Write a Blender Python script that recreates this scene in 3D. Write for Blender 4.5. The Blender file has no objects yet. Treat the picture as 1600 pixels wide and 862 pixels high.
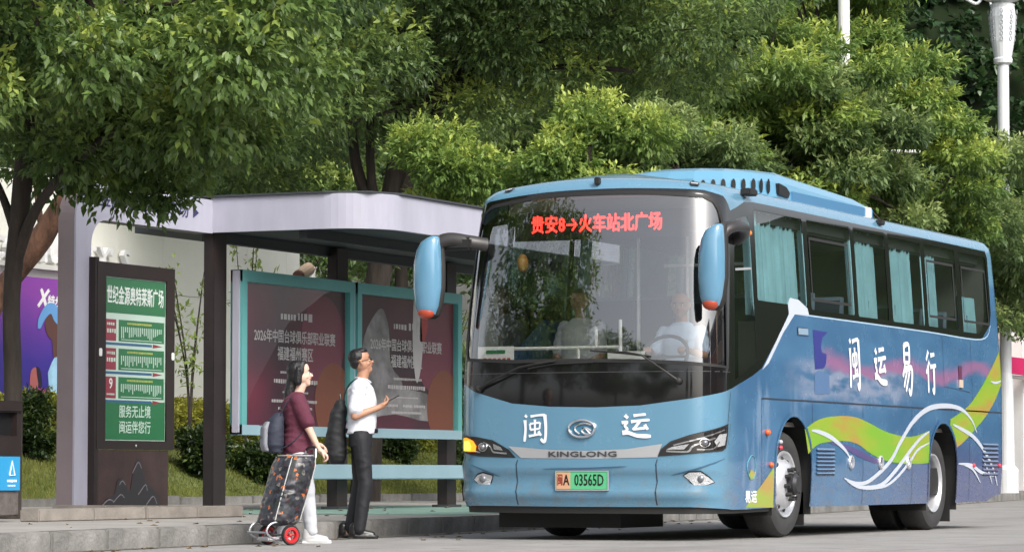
import bpy, bmesh, math, random
import numpy as np
from mathutils import Vector, Matrix
from mathutils.geometry import delaunay_2d_cdt

SC = bpy.context.scene
COL = SC.collection
PI = math.pi

# ---------------------------------------------------------------- camera
cam_data = bpy.data.cameras.new('camera')
cam = bpy.data.objects.new('camera', cam_data)
COL.objects.link(cam)
cam_data.sensor_width = 36.0
cam_data.lens = 36.0 * 5200 / 1600
cam_data.clip_start = 0.5
cam_data.clip_end = 1500
HEAD, TILT = math.radians(24.8), math.atan(309 / 5200)
_ca, _sa, _ct, _st = math.cos(HEAD), math.sin(HEAD), math.cos(TILT), math.sin(TILT)
_F = Vector((_ca * _ct, _sa * _ct, _st))
_R = Vector((_sa, -_ca, 0))
_U = Vector((-_ca * _st, -_sa * _st, _ct))
cam.matrix_world = Matrix(((_R.x, _U.x, -_F.x, 0), (_R.y, _U.y, -_F.y, 0), (_R.z, _U.z, -_F.z, 0.56), (0, 0, 0, 1)))
SC.camera = cam

# ---------------------------------------------------------------- daylight
SUN_EL, SUN_AZ = math.radians(41), math.radians(237)      # azimuth measured from +X towards +Y
world = bpy.data.worlds.new('World')
SC.world = world
world.use_nodes = True
wn = world.node_tree
wn.nodes.clear()
w_out = wn.nodes.new('ShaderNodeOutputWorld')
w_bg = wn.nodes.new('ShaderNodeBackground')
w_sky = wn.nodes.new('ShaderNodeTexSky')
w_sky.sky_type = 'NISHITA'
w_sky.sun_disc = False
w_sky.sun_elevation = SUN_EL
w_sky.sun_rotation = math.radians(90) - SUN_AZ
w_sky.air_density = 1.0
w_sky.dust_density = 4.0
w_sky.ozone_density = 1.0
# thin cloud cover: the blue is washed towards white everywhere alike
w_hsv = wn.nodes.new('ShaderNodeHueSaturation')
w_hsv.inputs['Saturation'].default_value = 0.35
w_bg.inputs['Strength'].default_value = 0.15
wn.links.new(w_sky.outputs[0], w_hsv.inputs['Color'])
wn.links.new(w_hsv.outputs[0], w_bg.inputs['Color'])
wn.links.new(w_bg.outputs[0], w_out.inputs['Surface'])

sun_data = bpy.data.lights.new('sun', 'SUN')
sun_data.energy = 1.6
sun_data.angle = math.radians(28)
sun_data.color = (1.0, 0.95, 0.88)
sun = bpy.data.objects.new('sun', sun_data)
COL.objects.link(sun)
sun_dir = Vector((math.cos(SUN_EL) * math.cos(SUN_AZ), math.cos(SUN_EL) * math.sin(SUN_AZ), math.sin(SUN_EL)))
sun.rotation_euler = sun_dir.to_track_quat('Z', 'Y').to_euler()
sun.location = (0, 0, 40)

SC.view_settings.view_transform = 'Standard'
SC.view_settings.look = 'None'
SC.view_settings.exposure = 0.75
SC.view_settings.gamma = 1.0
SC.render.engine = 'CYCLES'
SC.cycles.max_bounces = 8
SC.cycles.transparent_max_bounces = 12
SC.cycles.glossy_bounces = 4
SC.cycles.transmission_bounces = 6

# ---------------------------------------------------------------- materials
MATS = {}


def mat(name, color=(0.5, 0.5, 0.5), rough=0.6, metal=0.0, noise=0.0, nscale=5.0, bump=0.0, bscale=40.0,
        coat=0.0, emit=None, estr=0.0, spec=0.5, stretch=None, color2=None):
    if name in MATS:
        return MATS[name]
    m = bpy.data.materials.new(name)
    m.use_nodes = True
    nt = m.node_tree
    b = nt.nodes['Principled BSDF']
    b.inputs['Base Color'].default_value = (*color, 1)
    b.inputs['Roughness'].default_value = rough
    b.inputs['Metallic'].default_value = metal
    b.inputs['Specular IOR Level'].default_value = spec
    b.inputs['Coat Weight'].default_value = coat
    b.inputs['Coat Roughness'].default_value = 0.04
    if emit:
        b.inputs['Emission Color'].default_value = (*emit, 1)
        b.inputs['Emission Strength'].default_value = estr
    if noise > 0 or bump > 0 or color2:
        tc = nt.nodes.new('ShaderNodeTexCoord')
        mp = nt.nodes.new('ShaderNodeMapping')
        nt.links.new(tc.outputs['Object'], mp.inputs['Vector'])
        if stretch:
            mp.inputs['Scale'].default_value = stretch
    if noise > 0 or color2:
        n = nt.nodes.new('ShaderNodeTexNoise')
        n.inputs['Scale'].default_value = nscale
        n.inputs['Detail'].default_value = 6
        n.inputs['Roughness'].default_value = 0.65
        nt.links.new(mp.outputs[0], n.inputs['Vector'])
        r = nt.nodes.new('ShaderNodeValToRGB')
        r.color_ramp.elements[0].position = 0.32
        r.color_ramp.elements[1].position = 0.68
        c2 = color2 or color
        r.color_ramp.elements[0].color = (*[max(0, c * (1 - noise)) for c in color], 1)
        r.color_ramp.elements[1].color = (*[min(1, c * (1 + noise)) for c in c2], 1)
        nt.links.new(n.outputs['Fac'], r.inputs['Fac'])
        nt.links.new(r.outputs[0], b.inputs['Base Color'])
    if bump > 0:
        n2 = nt.nodes.new('ShaderNodeTexNoise')
        n2.inputs['Scale'].default_value = bscale
        n2.inputs['Detail'].default_value = 5
        nt.links.new(mp.outputs[0], n2.inputs['Vector'])
        bp = nt.nodes.new('ShaderNodeBump')
        bp.inputs['Strength'].default_value = bump
        bp.inputs['Distance'].default_value = 0.02
        nt.links.new(n2.outputs['Fac'], bp.inputs['Height'])
        nt.links.new(bp.outputs[0], b.inputs['Normal'])
    MATS[name] = m
    return m


def glass_mat(name, tint=(0.8, 0.85, 0.85), refl=0.12, rough=0.0):
    if name in MATS:
        return MATS[name]
    m = bpy.data.materials.new(name)
    m.use_nodes = True
    nt = m.node_tree
    nt.nodes.clear()
    o = nt.nodes.new('ShaderNodeOutputMaterial')
    t = nt.nodes.new('ShaderNodeBsdfTransparent')
    t.inputs['Color'].default_value = (*tint, 1)
    g = nt.nodes.new('ShaderNodeBsdfGlossy')
    g.inputs['Roughness'].default_value = rough
    g.inputs['Color'].default_value = (1, 1, 1, 1)
    fr = nt.nodes.new('ShaderNodeFresnel')
    geo = nt.nodes.new('ShaderNodeNewGeometry')      # a pane is one thin sheet: same reflection from either side
    io = nt.nodes.new('ShaderNodeMath')
    io.operation = 'MULTIPLY_ADD'
    io.inputs[1].default_value = 1 / 1.5 - 1.5
    io.inputs[2].default_value = 1.5
    nt.links.new(geo.outputs['Backfacing'], io.inputs[0])
    nt.links.new(io.outputs[0], fr.inputs['IOR'])
    ad = nt.nodes.new('ShaderNodeMath')
    ad.operation = 'ADD'
    ad.use_clamp = True
    ad.inputs[1].default_value = refl
    mx = nt.nodes.new('ShaderNodeMixShader')
    nt.links.new(fr.outputs[0], ad.inputs[0])
    nt.links.new(ad.outputs[0], mx.inputs[0])
    nt.links.new(t.outputs[0], mx.inputs[1])
    nt.links.new(g.outputs[0], mx.inputs[2])
    nt.links.new(mx.outputs[0], o.inputs['Surface'])
    MATS[name] = m
    return m


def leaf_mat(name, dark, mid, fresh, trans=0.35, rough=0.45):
    """leaf colour runs along a per-leaf value: dark to yellow-green, for young leaves and for top light painted into crowns"""
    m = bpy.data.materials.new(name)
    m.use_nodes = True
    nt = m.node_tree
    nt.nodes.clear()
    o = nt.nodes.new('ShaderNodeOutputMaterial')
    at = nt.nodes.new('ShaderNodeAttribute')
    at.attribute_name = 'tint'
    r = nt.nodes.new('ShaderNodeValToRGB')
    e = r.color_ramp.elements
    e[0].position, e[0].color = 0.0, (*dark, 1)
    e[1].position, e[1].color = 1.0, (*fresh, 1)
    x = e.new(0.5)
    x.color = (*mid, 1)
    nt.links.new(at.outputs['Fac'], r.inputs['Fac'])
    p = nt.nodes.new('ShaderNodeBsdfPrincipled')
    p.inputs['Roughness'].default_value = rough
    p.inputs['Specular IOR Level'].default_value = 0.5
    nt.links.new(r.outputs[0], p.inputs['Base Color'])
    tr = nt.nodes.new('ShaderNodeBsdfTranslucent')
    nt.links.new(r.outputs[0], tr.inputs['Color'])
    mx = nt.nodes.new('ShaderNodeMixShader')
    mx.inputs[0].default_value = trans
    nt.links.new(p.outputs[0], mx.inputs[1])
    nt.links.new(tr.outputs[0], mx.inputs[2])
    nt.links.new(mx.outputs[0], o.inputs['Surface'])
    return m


# ---------------------------------------------------------------- object helpers
def link(o, parent=None, loc=None, rot=None):
    COL.objects.link(o)
    if parent:
        o.parent = parent
    if loc is not None:
        o.location = loc
    if rot is not None:
        o.rotation_euler = rot
    return o


def tag(o, label=None, cat=None, group=None, kind=None):
    if label: o['label'] = label
    if cat: o['category'] = cat
    if group: o['group'] = group
    if kind: o['kind'] = kind
    return o


def thing(name, label, cat, loc=(0, 0, 0), rz=0.0, group=None):
    o = bpy.data.objects.new(name, None)
    o.empty_display_size = 0.2
    link(o, None, loc, (0, 0, rz))
    return tag(o, label, cat, group)


def raw(name, verts, faces, material, parent=None, smooth=False, loc=None, rot=None):
    me = bpy.data.meshes.new(name)
    me.from_pydata([tuple(v) for v in verts], [], [tuple(f) for f in faces])
    me.materials.append(material)
    if smooth:
        me.polygons.foreach_set('use_smooth', [True] * len(me.polygons))
    me.update()
    return link(bpy.data.objects.new(name, me), parent, loc, rot)


class MB:
    """collects simple shapes of ONE part and links them as one mesh object"""

    def __init__(self):
        self.v, self.f = [], []

    def add(self, vs, fs):
        n = len(self.v)
        self.v += [tuple(v) for v in vs]
        self.f += [tuple(i + n for i in f) for f in fs]
        return self

    def box(self, x0, x1, y0, y1, z0, z1, ch=0.0):
        if x0 > x1: x0, x1 = x1, x0
        if y0 > y1: y0, y1 = y1, y0
        if z0 > z1: z0, z1 = z1, z0
        if ch <= 0:
            vs = [(x, y, z) for z in (z0, z1) for x, y in ((x0, y0), (x1, y0), (x1, y1), (x0, y1))]
            return self.add(vs, [(3, 2, 1, 0), (4, 5, 6, 7), (0, 1, 5, 4), (1, 2, 6, 5), (2, 3, 7, 6), (3, 0, 4, 7)])
        bm = bmesh.new()
        bmesh.ops.create_cube(bm, size=1)
        for v in bm.verts:
            v.co = Vector(((x0 + x1) / 2 + v.co.x * (x1 - x0), (y0 + y1) / 2 + v.co.y * (y1 - y0), (z0 + z1) / 2 + v.co.z * (z1 - z0)))
        bmesh.ops.bevel(bm, geom=bm.edges[:], offset=ch, segments=2, affect='EDGES')
        bm.verts.index_update()
        self.add([v.co for v in bm.verts], [[v.index for v in f.verts] for f in bm.faces])
        bm.free()
        return self

    def tube(self, pts, rad, n=8, cap=True, flat=1.0):
        pts = [Vector(p) for p in pts]
        if not hasattr(rad, '__len__'): rad = [rad] * len(pts)
        vs, fs = [], []
        prev = None
        for i, p in enumerate(pts):
            t = (pts[min(i + 1, len(pts) - 1)] - pts[max(i - 1, 0)])
            t = t.normalized() if t.length > 1e-9 else Vector((0, 0, 1))
            if prev is None:
                a = Vector((0, 0, 1)) if abs(t.z) < 0.9 else Vector((1, 0, 0))
                u = t.cross(a).normalized()
            else:
                u = (prev - t * prev.dot(t)).normalized()
            prev = u
            w = t.cross(u)
            for k in range(n):
                a = 2 * PI * k / n
                vs.append(p + (u * math.cos(a) + w * math.sin(a) * flat) * rad[i])
        for i in range(len(pts) - 1):
            for k in range(n):
                a, b = i * n + k, i * n + (k + 1) % n
                fs.append((a, b, b + n, a + n))
        if cap:
            fs.append(tuple(range(n))[::-1])
            fs.append(tuple(range((len(pts) - 1) * n, len(pts) * n)))
        return self.add(vs, fs)

    def cyl(self, p0, p1, r, n=16, r2=None):
        return self.tube([p0, p1], [r, r if r2 is None else r2], n)

    def lathe(self, prof, axis='z', c=(0, 0, 0), n=24, cap=False):
        """prof: (radius, height along axis)"""
        vs, fs = [], []
        for r, h in prof:
            for k in range(n):
                a = 2 * PI * k / n
                x, y = r * math.cos(a), r * math.sin(a)
                p = {'z': (x, y, h), 'y': (x, h, y), 'x': (h, x, y)}[axis]
                vs.append((p[0] + c[0], p[1] + c[1], p[2] + c[2]))
        for i in range(len(prof) - 1):
            for k in range(n):
                a, b = i * n + k, i * n + (k + 1) % n
                fs.append((a, b, b + n, a + n) if axis != 'y' else (a + n, b + n, b, a))
        if cap:
            fs.append(tuple(range(n))[::-1])
            fs.append(tuple(range((len(prof) - 1) * n, len(prof) * n)))
        return self.add(vs, fs)

    def prism(self, poly, axis, a, b):
        """closed polygon extruded along an axis from a to b"""
        n = len(poly)

        def P(p, h): return {'z': (p[0], p[1], h), 'y': (p[0], h, p[1]), 'x': (h, p[0], p[1])}[axis]
        vs = [P(p, a) for p in poly] + [P(p, b) for p in poly]
        fs = [tuple(range(n))[::-1], tuple(range(n, 2 * n))] + [(i, (i + 1) % n, (i + 1) % n + n, i + n) for i in range(n)]
        return self.add(vs, fs)

    def ball(self, c, r, nu=16, nv=10):
        if not hasattr(r, '__len__'): r = (r, r, r)
        vs = [(c[0], c[1], c[2] - r[2])]
        for i in range(1, nv):
            p = -PI / 2 + PI * i / nv
            for k in range(nu):
                a = 2 * PI * k / nu
                vs.append((c[0] + r[0] * math.cos(p) * math.cos(a), c[1] + r[1] * math.cos(p) * math.sin(a), c[2] + r[2] * math.sin(p)))
        vs.append((c[0], c[1], c[2] + r[2]))
        fs = [(0, 1 + (k + 1) % nu, 1 + k) for k in range(nu)]
        for i in range(nv - 2):
            for k in range(nu):
                a, b = 1 + i * nu + k, 1 + i * nu + (k + 1) % nu
                fs.append((a, b, b + nu, a + nu))
        e = len(vs) - 1
        fs += [(1 + (nv - 2) * nu + k, 1 + (nv - 2) * nu + (k + 1) % nu, e) for k in range(nu)]
        return self.add(vs, fs)

    def build(self, name, material, parent=None, smooth=False, loc=None, rot=None):
        o = raw(name, self.v, self.f, material, parent, False, loc, rot)
        bm = bmesh.new()
        bm.from_mesh(o.data)
        bmesh.ops.recalc_face_normals(bm, faces=bm.faces)
        if smooth:
            for f in bm.faces: f.smooth = True
            for e in bm.edges:
                if len(e.link_faces) == 2 and e.calc_face_angle(0) > math.radians(38): e.smooth = False
        bm.to_mesh(o.data)
        bm.free()
        return o


def copy_tree(o, parent=None):
    c = o.copy()
    COL.objects.link(c)
    if parent: c.parent = parent
    for ch in list(o.children): copy_tree(ch, c)
    return c


def text_mesh(body, size=1.0, bold=0.0, squeeze=1.0, shear=0.0, extrude=0.0, align='CENTER', res=2):
    """vertices (x right, y up) and faces of a piece of lettering"""
    c = bpy.data.curves.new('lettering', 'FONT')
    c.body = body
    c.size = size
    c.shear = shear
    c.extrude = extrude
    c.resolution_u = res
    c.align_x = align
    c.align_y = 'CENTER'
    o = bpy.data.objects.new('lettering', c)
    COL.objects.link(o)
    dg = bpy.context.evaluated_depsgraph_get()
    me = bpy.data.meshes.new_from_object(o.evaluated_get(dg))
    vs = [(v.co.x * squeeze, v.co.y, v.co.z) for v in me.vertices]
    fs = [tuple(p.vertices) for p in me.polygons]
    bpy.data.objects.remove(o)
    bpy.data.curves.remove(c)
    bpy.data.meshes.remove(me)
    if bold > 0:        # heavier strokes: copies nudged round the outline, each a hair lower than the last
        v0, f0, n = list(vs), list(fs), len(vs)
        for k, (dx, dy) in enumerate(((1, 0), (-1, 0), (0, 1), (0, -1))):
            vs += [(x + dx * bold, y + dy * bold, z - 0.0002 * (k + 1)) for x, y, z in v0]
            fs += [tuple(i + n * (k + 1) for i in f) for f in f0]
    return vs, fs


def text_on(name, body, material, parent, origin, right, up, size, **kw):
    """lettering laid out from origin along the right and up directions"""
    vs, fs = text_mesh(body, size, **kw)
    o, r, u = Vector(origin), Vector(right).normalized(), Vector(up).normalized()
    nrm = r.cross(u)
    return raw(name, [o + r * v[0] + u * v[1] + nrm * v[2] for v in vs], fs, material, parent)


def smooth_pts(pts, n=6):
    """Catmull-Rom through 2-D or 3-D points"""
    out = []
    P = [Vector(p) for p in pts]
    for i in range(len(P) - 1):
        p0, p1, p2, p3 = P[max(i - 1, 0)], P[i], P[i + 1], P[min(i + 2, len(P) - 1)]
        for k in range(n):
            t = k / n
            out.append(0.5 * ((2 * p1) + (p2 - p0) * t + (2 * p0 - 5 * p1 + 4 * p2 - p3) * t * t + (3 * p1 - p0 - 3 * p2 + p3) * t ** 3))
    out.append(P[-1])
    return [tuple(p) for p in out]

# ================================================================ THE SETTING
M_road = mat('road_surface', (0.25, 0.242, 0.235), 0.85, noise=0.2, nscale=1.3, bump=0.35, bscale=60)
# worn tracks, stains and fine aggregate over the base grey
_nt = M_road.node_tree
_b = _nt.nodes['Principled BSDF']
_src = _b.inputs['Base Color'].links[0].from_socket
_tc = _nt.nodes.new('ShaderNodeTexCoord')
for _sc, _st, _lo, _hi, _col, _amt in ((0.5, (0.35, 1.6, 1), 0.50, 0.66, (0.17, 0.165, 0.16), 0.6), (90, (1, 1, 1), 0.52, 0.62, (0.40, 0.38, 0.36), 0.45), (3.5, (1, 1, 1), 0.62, 0.70, (0.12, 0.115, 0.11), 0.6)):
    _mp = _nt.nodes.new('ShaderNodeMapping')
    _mp.inputs['Scale'].default_value = _st
    _n = _nt.nodes.new('ShaderNodeTexNoise')
    _n.inputs['Scale'].default_value = _sc
    _n.inputs['Detail'].default_value = 5
    _mr = _nt.nodes.new('ShaderNodeMapRange')
    _mr.inputs['From Min'].default_value = _lo
    _mr.inputs['From Max'].default_value = _hi
    _mr.inputs['To Max'].default_value = _amt
    _mx = _nt.nodes.new('ShaderNodeMix')
    _mx.data_type = 'RGBA'
    _nt.links.new(_tc.outputs['Object'], _mp.inputs[0])
    _nt.links.new(_mp.outputs[0], _n.inputs['Vector'])
    _nt.links.new(_n.outputs['Fac'], _mr.inputs['Value'])
    _nt.links.new(_mr.outputs[0], _mx.inputs['Factor'])
    _nt.links.new(_src, _mx.inputs[6])
    _mx.inputs[7].default_value = (*_col, 1)
    _src = _mx.outputs[2]
_nt.links.new(_src, _b.inputs['Base Color'])
M_pave = mat('pavement_stone', (0.30, 0.285, 0.265), 0.85, noise=0.18, nscale=1.1, bump=0.25, bscale=50)
M_green_pave = mat('green_painted_pavement', (0.16, 0.26, 0.22), 0.75, noise=0.22, nscale=0.9, bump=0.2, bscale=50)
M_kerb = mat('kerb_granite', (0.20, 0.195, 0.185), 0.85, noise=0.42, nscale=2.6, bump=0.5, bscale=30)
M_soil = mat('lawn_soil', (0.10, 0.12, 0.035), 0.95, noise=0.4, nscale=2.0)
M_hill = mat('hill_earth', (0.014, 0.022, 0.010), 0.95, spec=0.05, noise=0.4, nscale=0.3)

KERB = [(-60, 4.6), (20.6, 13.03), (31.2, 14.14), (50, 16.9), (74, 21.0), (110, 27.5), (150, 35)]


def kerb_y(x):
    for (a, b), (c, d) in zip(KERB, KERB[1:]):
        if x <= c: return b + (d - b) * (x - a) / (c - a)
    return KERB[-1][1]


def ground_sheet():
    vs, fs = [], []
    n = 40
    for i in range(n + 1):
        for j in range(n + 1):
            vs.append((-500 + 1000 * i / n, -500 + 1000 * j / n, 0.0))
    for i in range(n):
        for j in range(n):
            a = i * (n + 1) + j
            fs.append((a, a + n + 1, a + n + 2, a + 1))
    return vs, fs


o = raw('road', *ground_sheet(), M_road)
tag(o, kind='structure')
# dark cracks and repaired joints across the road
M_tar = mat('tar_joint', (0.07, 0.068, 0.065), 0.7)
random.seed(5)
jb = MB()


def crack(p0, p1, wid, z=0.004, wob=0.05, n=26):
    p0, p1 = Vector(p0), Vector(p1)
    d = (p1 - p0).normalized()
    nn = Vector((-d.y, d.x))
    vs, fs = [], []
    off = 0
    for i in range(n + 1):
        off += random.uniform(-wob, wob)
        c = p0.lerp(p1, i / n) + nn * off
        w = wid * random.uniform(0.4, 1.2)
        vs += [(c.x + nn.x * w, c.y + nn.y * w, z), (c.x - nn.x * w, c.y - nn.y * w, z)]
    for i in range(n): fs.append((2 * i, 2 * i + 2, 2 * i + 3, 2 * i + 1))
    jb.add(vs, fs)


crack((28, 5.2), (60, 9.4), 0.02)
crack((36, 9), (72, 15.5), 0.03, wob=0.09)
crack((38, 7.4), (75, 18), 0.02, wob=0.1)
crack((16, 8.6), (34, 6.2), 0.012)
crack((20, 12.2), (23.5, 3.0), 0.012)
crack((52, 11), (56, 17), 0.03)
o = jb.build('road_joint', M_tar)
tag(o, kind='structure')

# dirt gathered in the gutter
gx = [14, 18, 22, 26, 30, 34, 38, 44, 52, 62, 74]
vs, fs = [], []
for i, x in enumerate(gx):
    vs += [(x, kerb_y(x) - 0.02, 0.004), (x, kerb_y(x) - random.uniform(0.10, 0.28), 0.004)]
    if i: fs.append((2 * i - 2, 2 * i - 1, 2 * i + 1, 2 * i))
o = raw('gutter_dirt', vs, fs, mat('gutter_dirt', (0.13, 0.12, 0.10), 0.95, noise=0.35, nscale=6))
tag(o, kind='structure')

# pavement slab behind the kerb
xs = [-60, 0, 20.6, 26, 31.2, 40, 50, 60, 74, 90, 110, 150]
vs, fs = [], []
for x in xs:
    k = kerb_y(x) + 0.16
    vs += [(x, k, 0.15), (x, max(k + 0.6, 23.0 + max(0, x - 60) * 0.16), 0.15)]
for i in range(len(xs) - 1): fs.append((2 * i, 2 * i + 2, 2 * i + 3, 2 * i + 1))
o = raw('pavement', vs, fs, M_pave)
tag(o, kind='structure')
vs, fs = [], []
for x in (29.6, 33, 40, 50, 60):
    vs += [(x + 0.3, kerb_y(x) + 0.5, 0.154), (x, 19.4, 0.154)]
for i in range(4): fs.append((2 * i, 2 * i + 2, 2 * i + 3, 2 * i + 1))
o = raw('painted_pavement', vs, fs, M_green_pave)
tag(o, kind='structure')

# kerb: single granite stones where the photograph shows them, one strip beyond
kerb = bpy.data.objects.new('kerb', None)
link(kerb)
tag(kerb, kind='structure')
stone = MB().box(0, 0.885, 0, 0.16, -0.1, 0.152, ch=0.012)
stone_me = None
random.seed(3)
x = 14.0
while x < 42:
    y = kerb_y(x)
    ang = math.atan2(kerb_y(x + 0.9) - y, 0.9)
    if stone_me is None:
        so = stone.build('kerb_stone', M_kerb, kerb)
        stone_me = so.data
    else:
        so = bpy.data.objects.new('kerb_stone', stone_me)
        link(so, kerb)
    so.location = (x, y + random.uniform(-0.006, 0.006), random.uniform(-0.006, 0.004))
    so.rotation_euler = (0, 0, ang)
    x += 0.9
mb = MB()
for a, b in ((-60, 13.98), (x, 50), (50, 60), (60, 74), (74, 110), (110, 150)):
    ya, yb = kerb_y(a), kerb_y(b)
    vs = [(a, ya, -0.1), (b, yb, -0.1), (b, yb, 0.15), (a, ya, 0.15), (a, ya + 0.16, -0.1), (b, yb + 0.16, -0.1), (b, yb + 0.16, 0.15), (a, ya + 0.16, 0.15)]
    mb.add(vs, [(0, 1, 2, 3), (3, 2, 6, 7), (0, 3, 7, 4), (1, 5, 6, 2)])
mb.build('kerb_strip', M_kerb, kerb)

# lawn bank behind the shelter, rising to the wall
def lawn_h(x, y):
    t = min(1, max(0, (y - 23.1) / 2.0))
    return 0.16 + 0.86 * t + 0.03 * math.sin(x * 1.7) * t + 0.03 * math.sin(x * 4.1 + y * 2) * t


vs, fs = [], []
nx, ny = 120, 20
for i in range(nx + 1):
    for j in range(ny + 1):
        X = 20 + 50 * i / nx
        Y = 23.1 + 4.5 * j / ny
        vs.append((X, Y, lawn_h(X, Y)))
for i in range(nx):
    for j in range(ny):
        a = i * (ny + 1) + j
        fs.append((a, a + ny + 1, a + ny + 2, a + 1))
o = raw('lawn', vs, fs, M_soil, smooth=True)
tag(o, kind='structure')
# lawn edging stones
edge = bpy.data.objects.new('lawn_edging', None)
link(edge)
tag(edge, kind='structure')
em = MB().box(0, 0.985, -0.1, 0.05, 0.1, 0.26, ch=0.01).build('edging_stone', M_kerb, edge)
em.location = (28, 23.05, 0)
for i in range(1, 32):
    e2 = em.copy()
    COL.objects.link(e2)
    e2.location = (28 + i, 23.05 + random.uniform(-0.01, 0.01), random.uniform(-0.01, 0.01))

# grass: short blades over the bank
rng = np.random.default_rng(7)


def np_mesh(name, V, F, material, tint=None, parent=None):
    """fast mesh from numpy arrays; F is (n, 3) or (n, 4)"""
    me = bpy.data.meshes.new(name)
    me.vertices.add(len(V))
    me.vertices.foreach_set('co', np.ascontiguousarray(V, dtype=np.float32).ravel())
    k = F.shape[1]
    me.loops.add(F.size)
    me.loops.foreach_set('vertex_index', np.ascontiguousarray(F, dtype=np.int32).ravel())
    me.polygons.add(len(F))
    me.polygons.foreach_set('loop_start', np.arange(0, F.size, k, dtype=np.int32))
    me.polygons.foreach_set('loop_total', np.full(len(F), k, dtype=np.int32))
    me.update(calc_edges=True)
    if tint is not None:
        a = me.attributes.new('tint', 'FLOAT', 'POINT')
        a.data.foreach_set('value', np.ascontiguousarray(tint, dtype=np.float32))
    me.materials.append(material)
    return link(bpy.data.objects.new(name, me), parent)


M_grass = leaf_mat('grass_blades', (0.09, 0.115, 0.02), (0.19, 0.22, 0.04), (0.32, 0.31, 0.08), 0.3, 0.6)


def grass(name, x0, x1, y0, y1, n, hgt, label):
    X = rng.uniform(x0, x1, n)
    Y = rng.uniform(y0, y1, n)
    Z = np.array([lawn_h(a, b) for a, b in zip(X, Y)])
    patch = 0.5 + 0.5 * np.sin(X * 0.9 + 2 * np.sin(Y * 1.3)) * np.sin(Y * 2.1 + X * 0.35)
    hh = hgt * rng.uniform(0.5, 1.2, n) * (0.6 + 0.6 * patch)
    a = rng.uniform(0, 2 * PI, n)
    w = 0.008
    lean = rng.uniform(-0.03, 0.03, (n, 2))
    P0 = np.stack([X - np.cos(a) * w, Y - np.sin(a) * w, Z], 1)
    P1 = np.stack([X + np.cos(a) * w, Y + np.sin(a) * w, Z], 1)
    P2 = np.stack([X + lean[:, 0], Y + lean[:, 1], Z + hh], 1)
    V = np.stack([P0, P1, P2], 1).reshape(-1, 3)
    F = np.arange(3 * n).reshape(-1, 3)
    t = np.clip(0.25 + 0.45 * patch + rng.normal(0, 0.16, n), 0, 1)
    o = np_mesh(name, V, F, M_grass, np.repeat(t, 3))
    tag(o, label, 'grass', kind='stuff')


grass('grass', 28, 54, 23.15, 26.4, 110000, 0.07, 'short grass on the bank behind the bus shelter')

# hillside that closes the view behind the trees
vs, fs = [], []
for i in range(61):
    for j in range(13):
        X = 40 + 140 * i / 60
        t = j / 12
        base = 34 + max(0, (X - 60)) * 0.02
        Y = base + 30 * t
        if X > 76:
            Y -= (X - 76) * 1.0
        Z = -0.3 + 26 * t ** 0.6 + 0.8 * math.sin(X * 0.31 + j) + 0.5 * math.sin(X * 0.83 - j * 1.7)
        vs.append((X, Y, max(-0.3, Z) if j else -0.3))
for i in range(60):
    for j in range(12):
        a = i * 13 + j
        fs.append((a, a + 13, a + 14, a + 1))
o = raw('hillside', vs, fs, M_hill, smooth=True)
tag(o, kind='structure')
HILL_V = np.array(vs)

# ---------------------------------------------------------------- building wall with lettering and poster
M_wall = mat('wall_panel_cream', (0.74, 0.74, 0.68), 0.6, noise=0.05, nscale=0.8)
M_wall2 = mat('wall_plaster_grey', (0.56, 0.56, 0.54), 0.8, noise=0.1, nscale=0.7)
M_letter = mat('sign_letter_white', (0.75, 0.75, 0.76), 0.35)
M_dark_gap = mat('wall_joint_dark', (0.12, 0.12, 0.12), 0.9)
wl = thing('building_wall', 'pale cream panelled wall of the low building behind the bus shelter', 'wall', (28, 26, 0))
MB().box(0, 19.9, 0.03, 4.0, 0, 4.85).build('wall_body', M_wall2, wl)
pw = 1.3
for i in range(16):
    for r, (za, zb) in enumerate(((0.2, 1.72), (1.73, 3.28), (3.29, 4.85))):
        a, b = i * pw + 0.003, min((i + 1) * pw - 0.003, 19.95)
        if b - a < 0.1: continue
        MB().box(a, b, -0.01, 0.028, za, zb).build('wall_panel', M_wall, wl)
MB().box(0, 13.2, -0.16, -0.012, 3.46, 3.53).build('ledge', M_wall2, wl)
word = "COMMUNITY'S"
lx = 14.35
for i, ch in enumerate(reversed(word)):
    if ch == "'":
        lx -= 0.05
        text_on('letter', ch, M_letter, wl, (lx, -0.1, 3.70), (1, 0, 0), (0, 0, 1), 0.40, bold=0.012, extrude=0.04)
        lx -= 0.22
    else:
        text_on('letter', ch, M_letter, wl, (lx, -0.1, 3.70), (1, 0, 0), (0, 0, 1), 0.42, bold=0.014, extrude=0.045)
        lx -= 0.36 if ch not in 'I' else 0.25
w2 = thing('rear_wall', 'plain grey wall set back beyond the corner of the cream building', 'wall', (48, 29.9, 0))
for i in range(9):
    MB().box(i * 1.8, i * 1.8 + 1.79, 0, 0.3, 0, 4.5).build('wall_panel', M_wall2, w2)
MB().box(0.4, 3.4, -0.9, -0.4, 4.75, 4.9).build('roof_edge', mat('orange_trim', (0.75, 0.28, 0.03), 0.5), w2)

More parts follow.
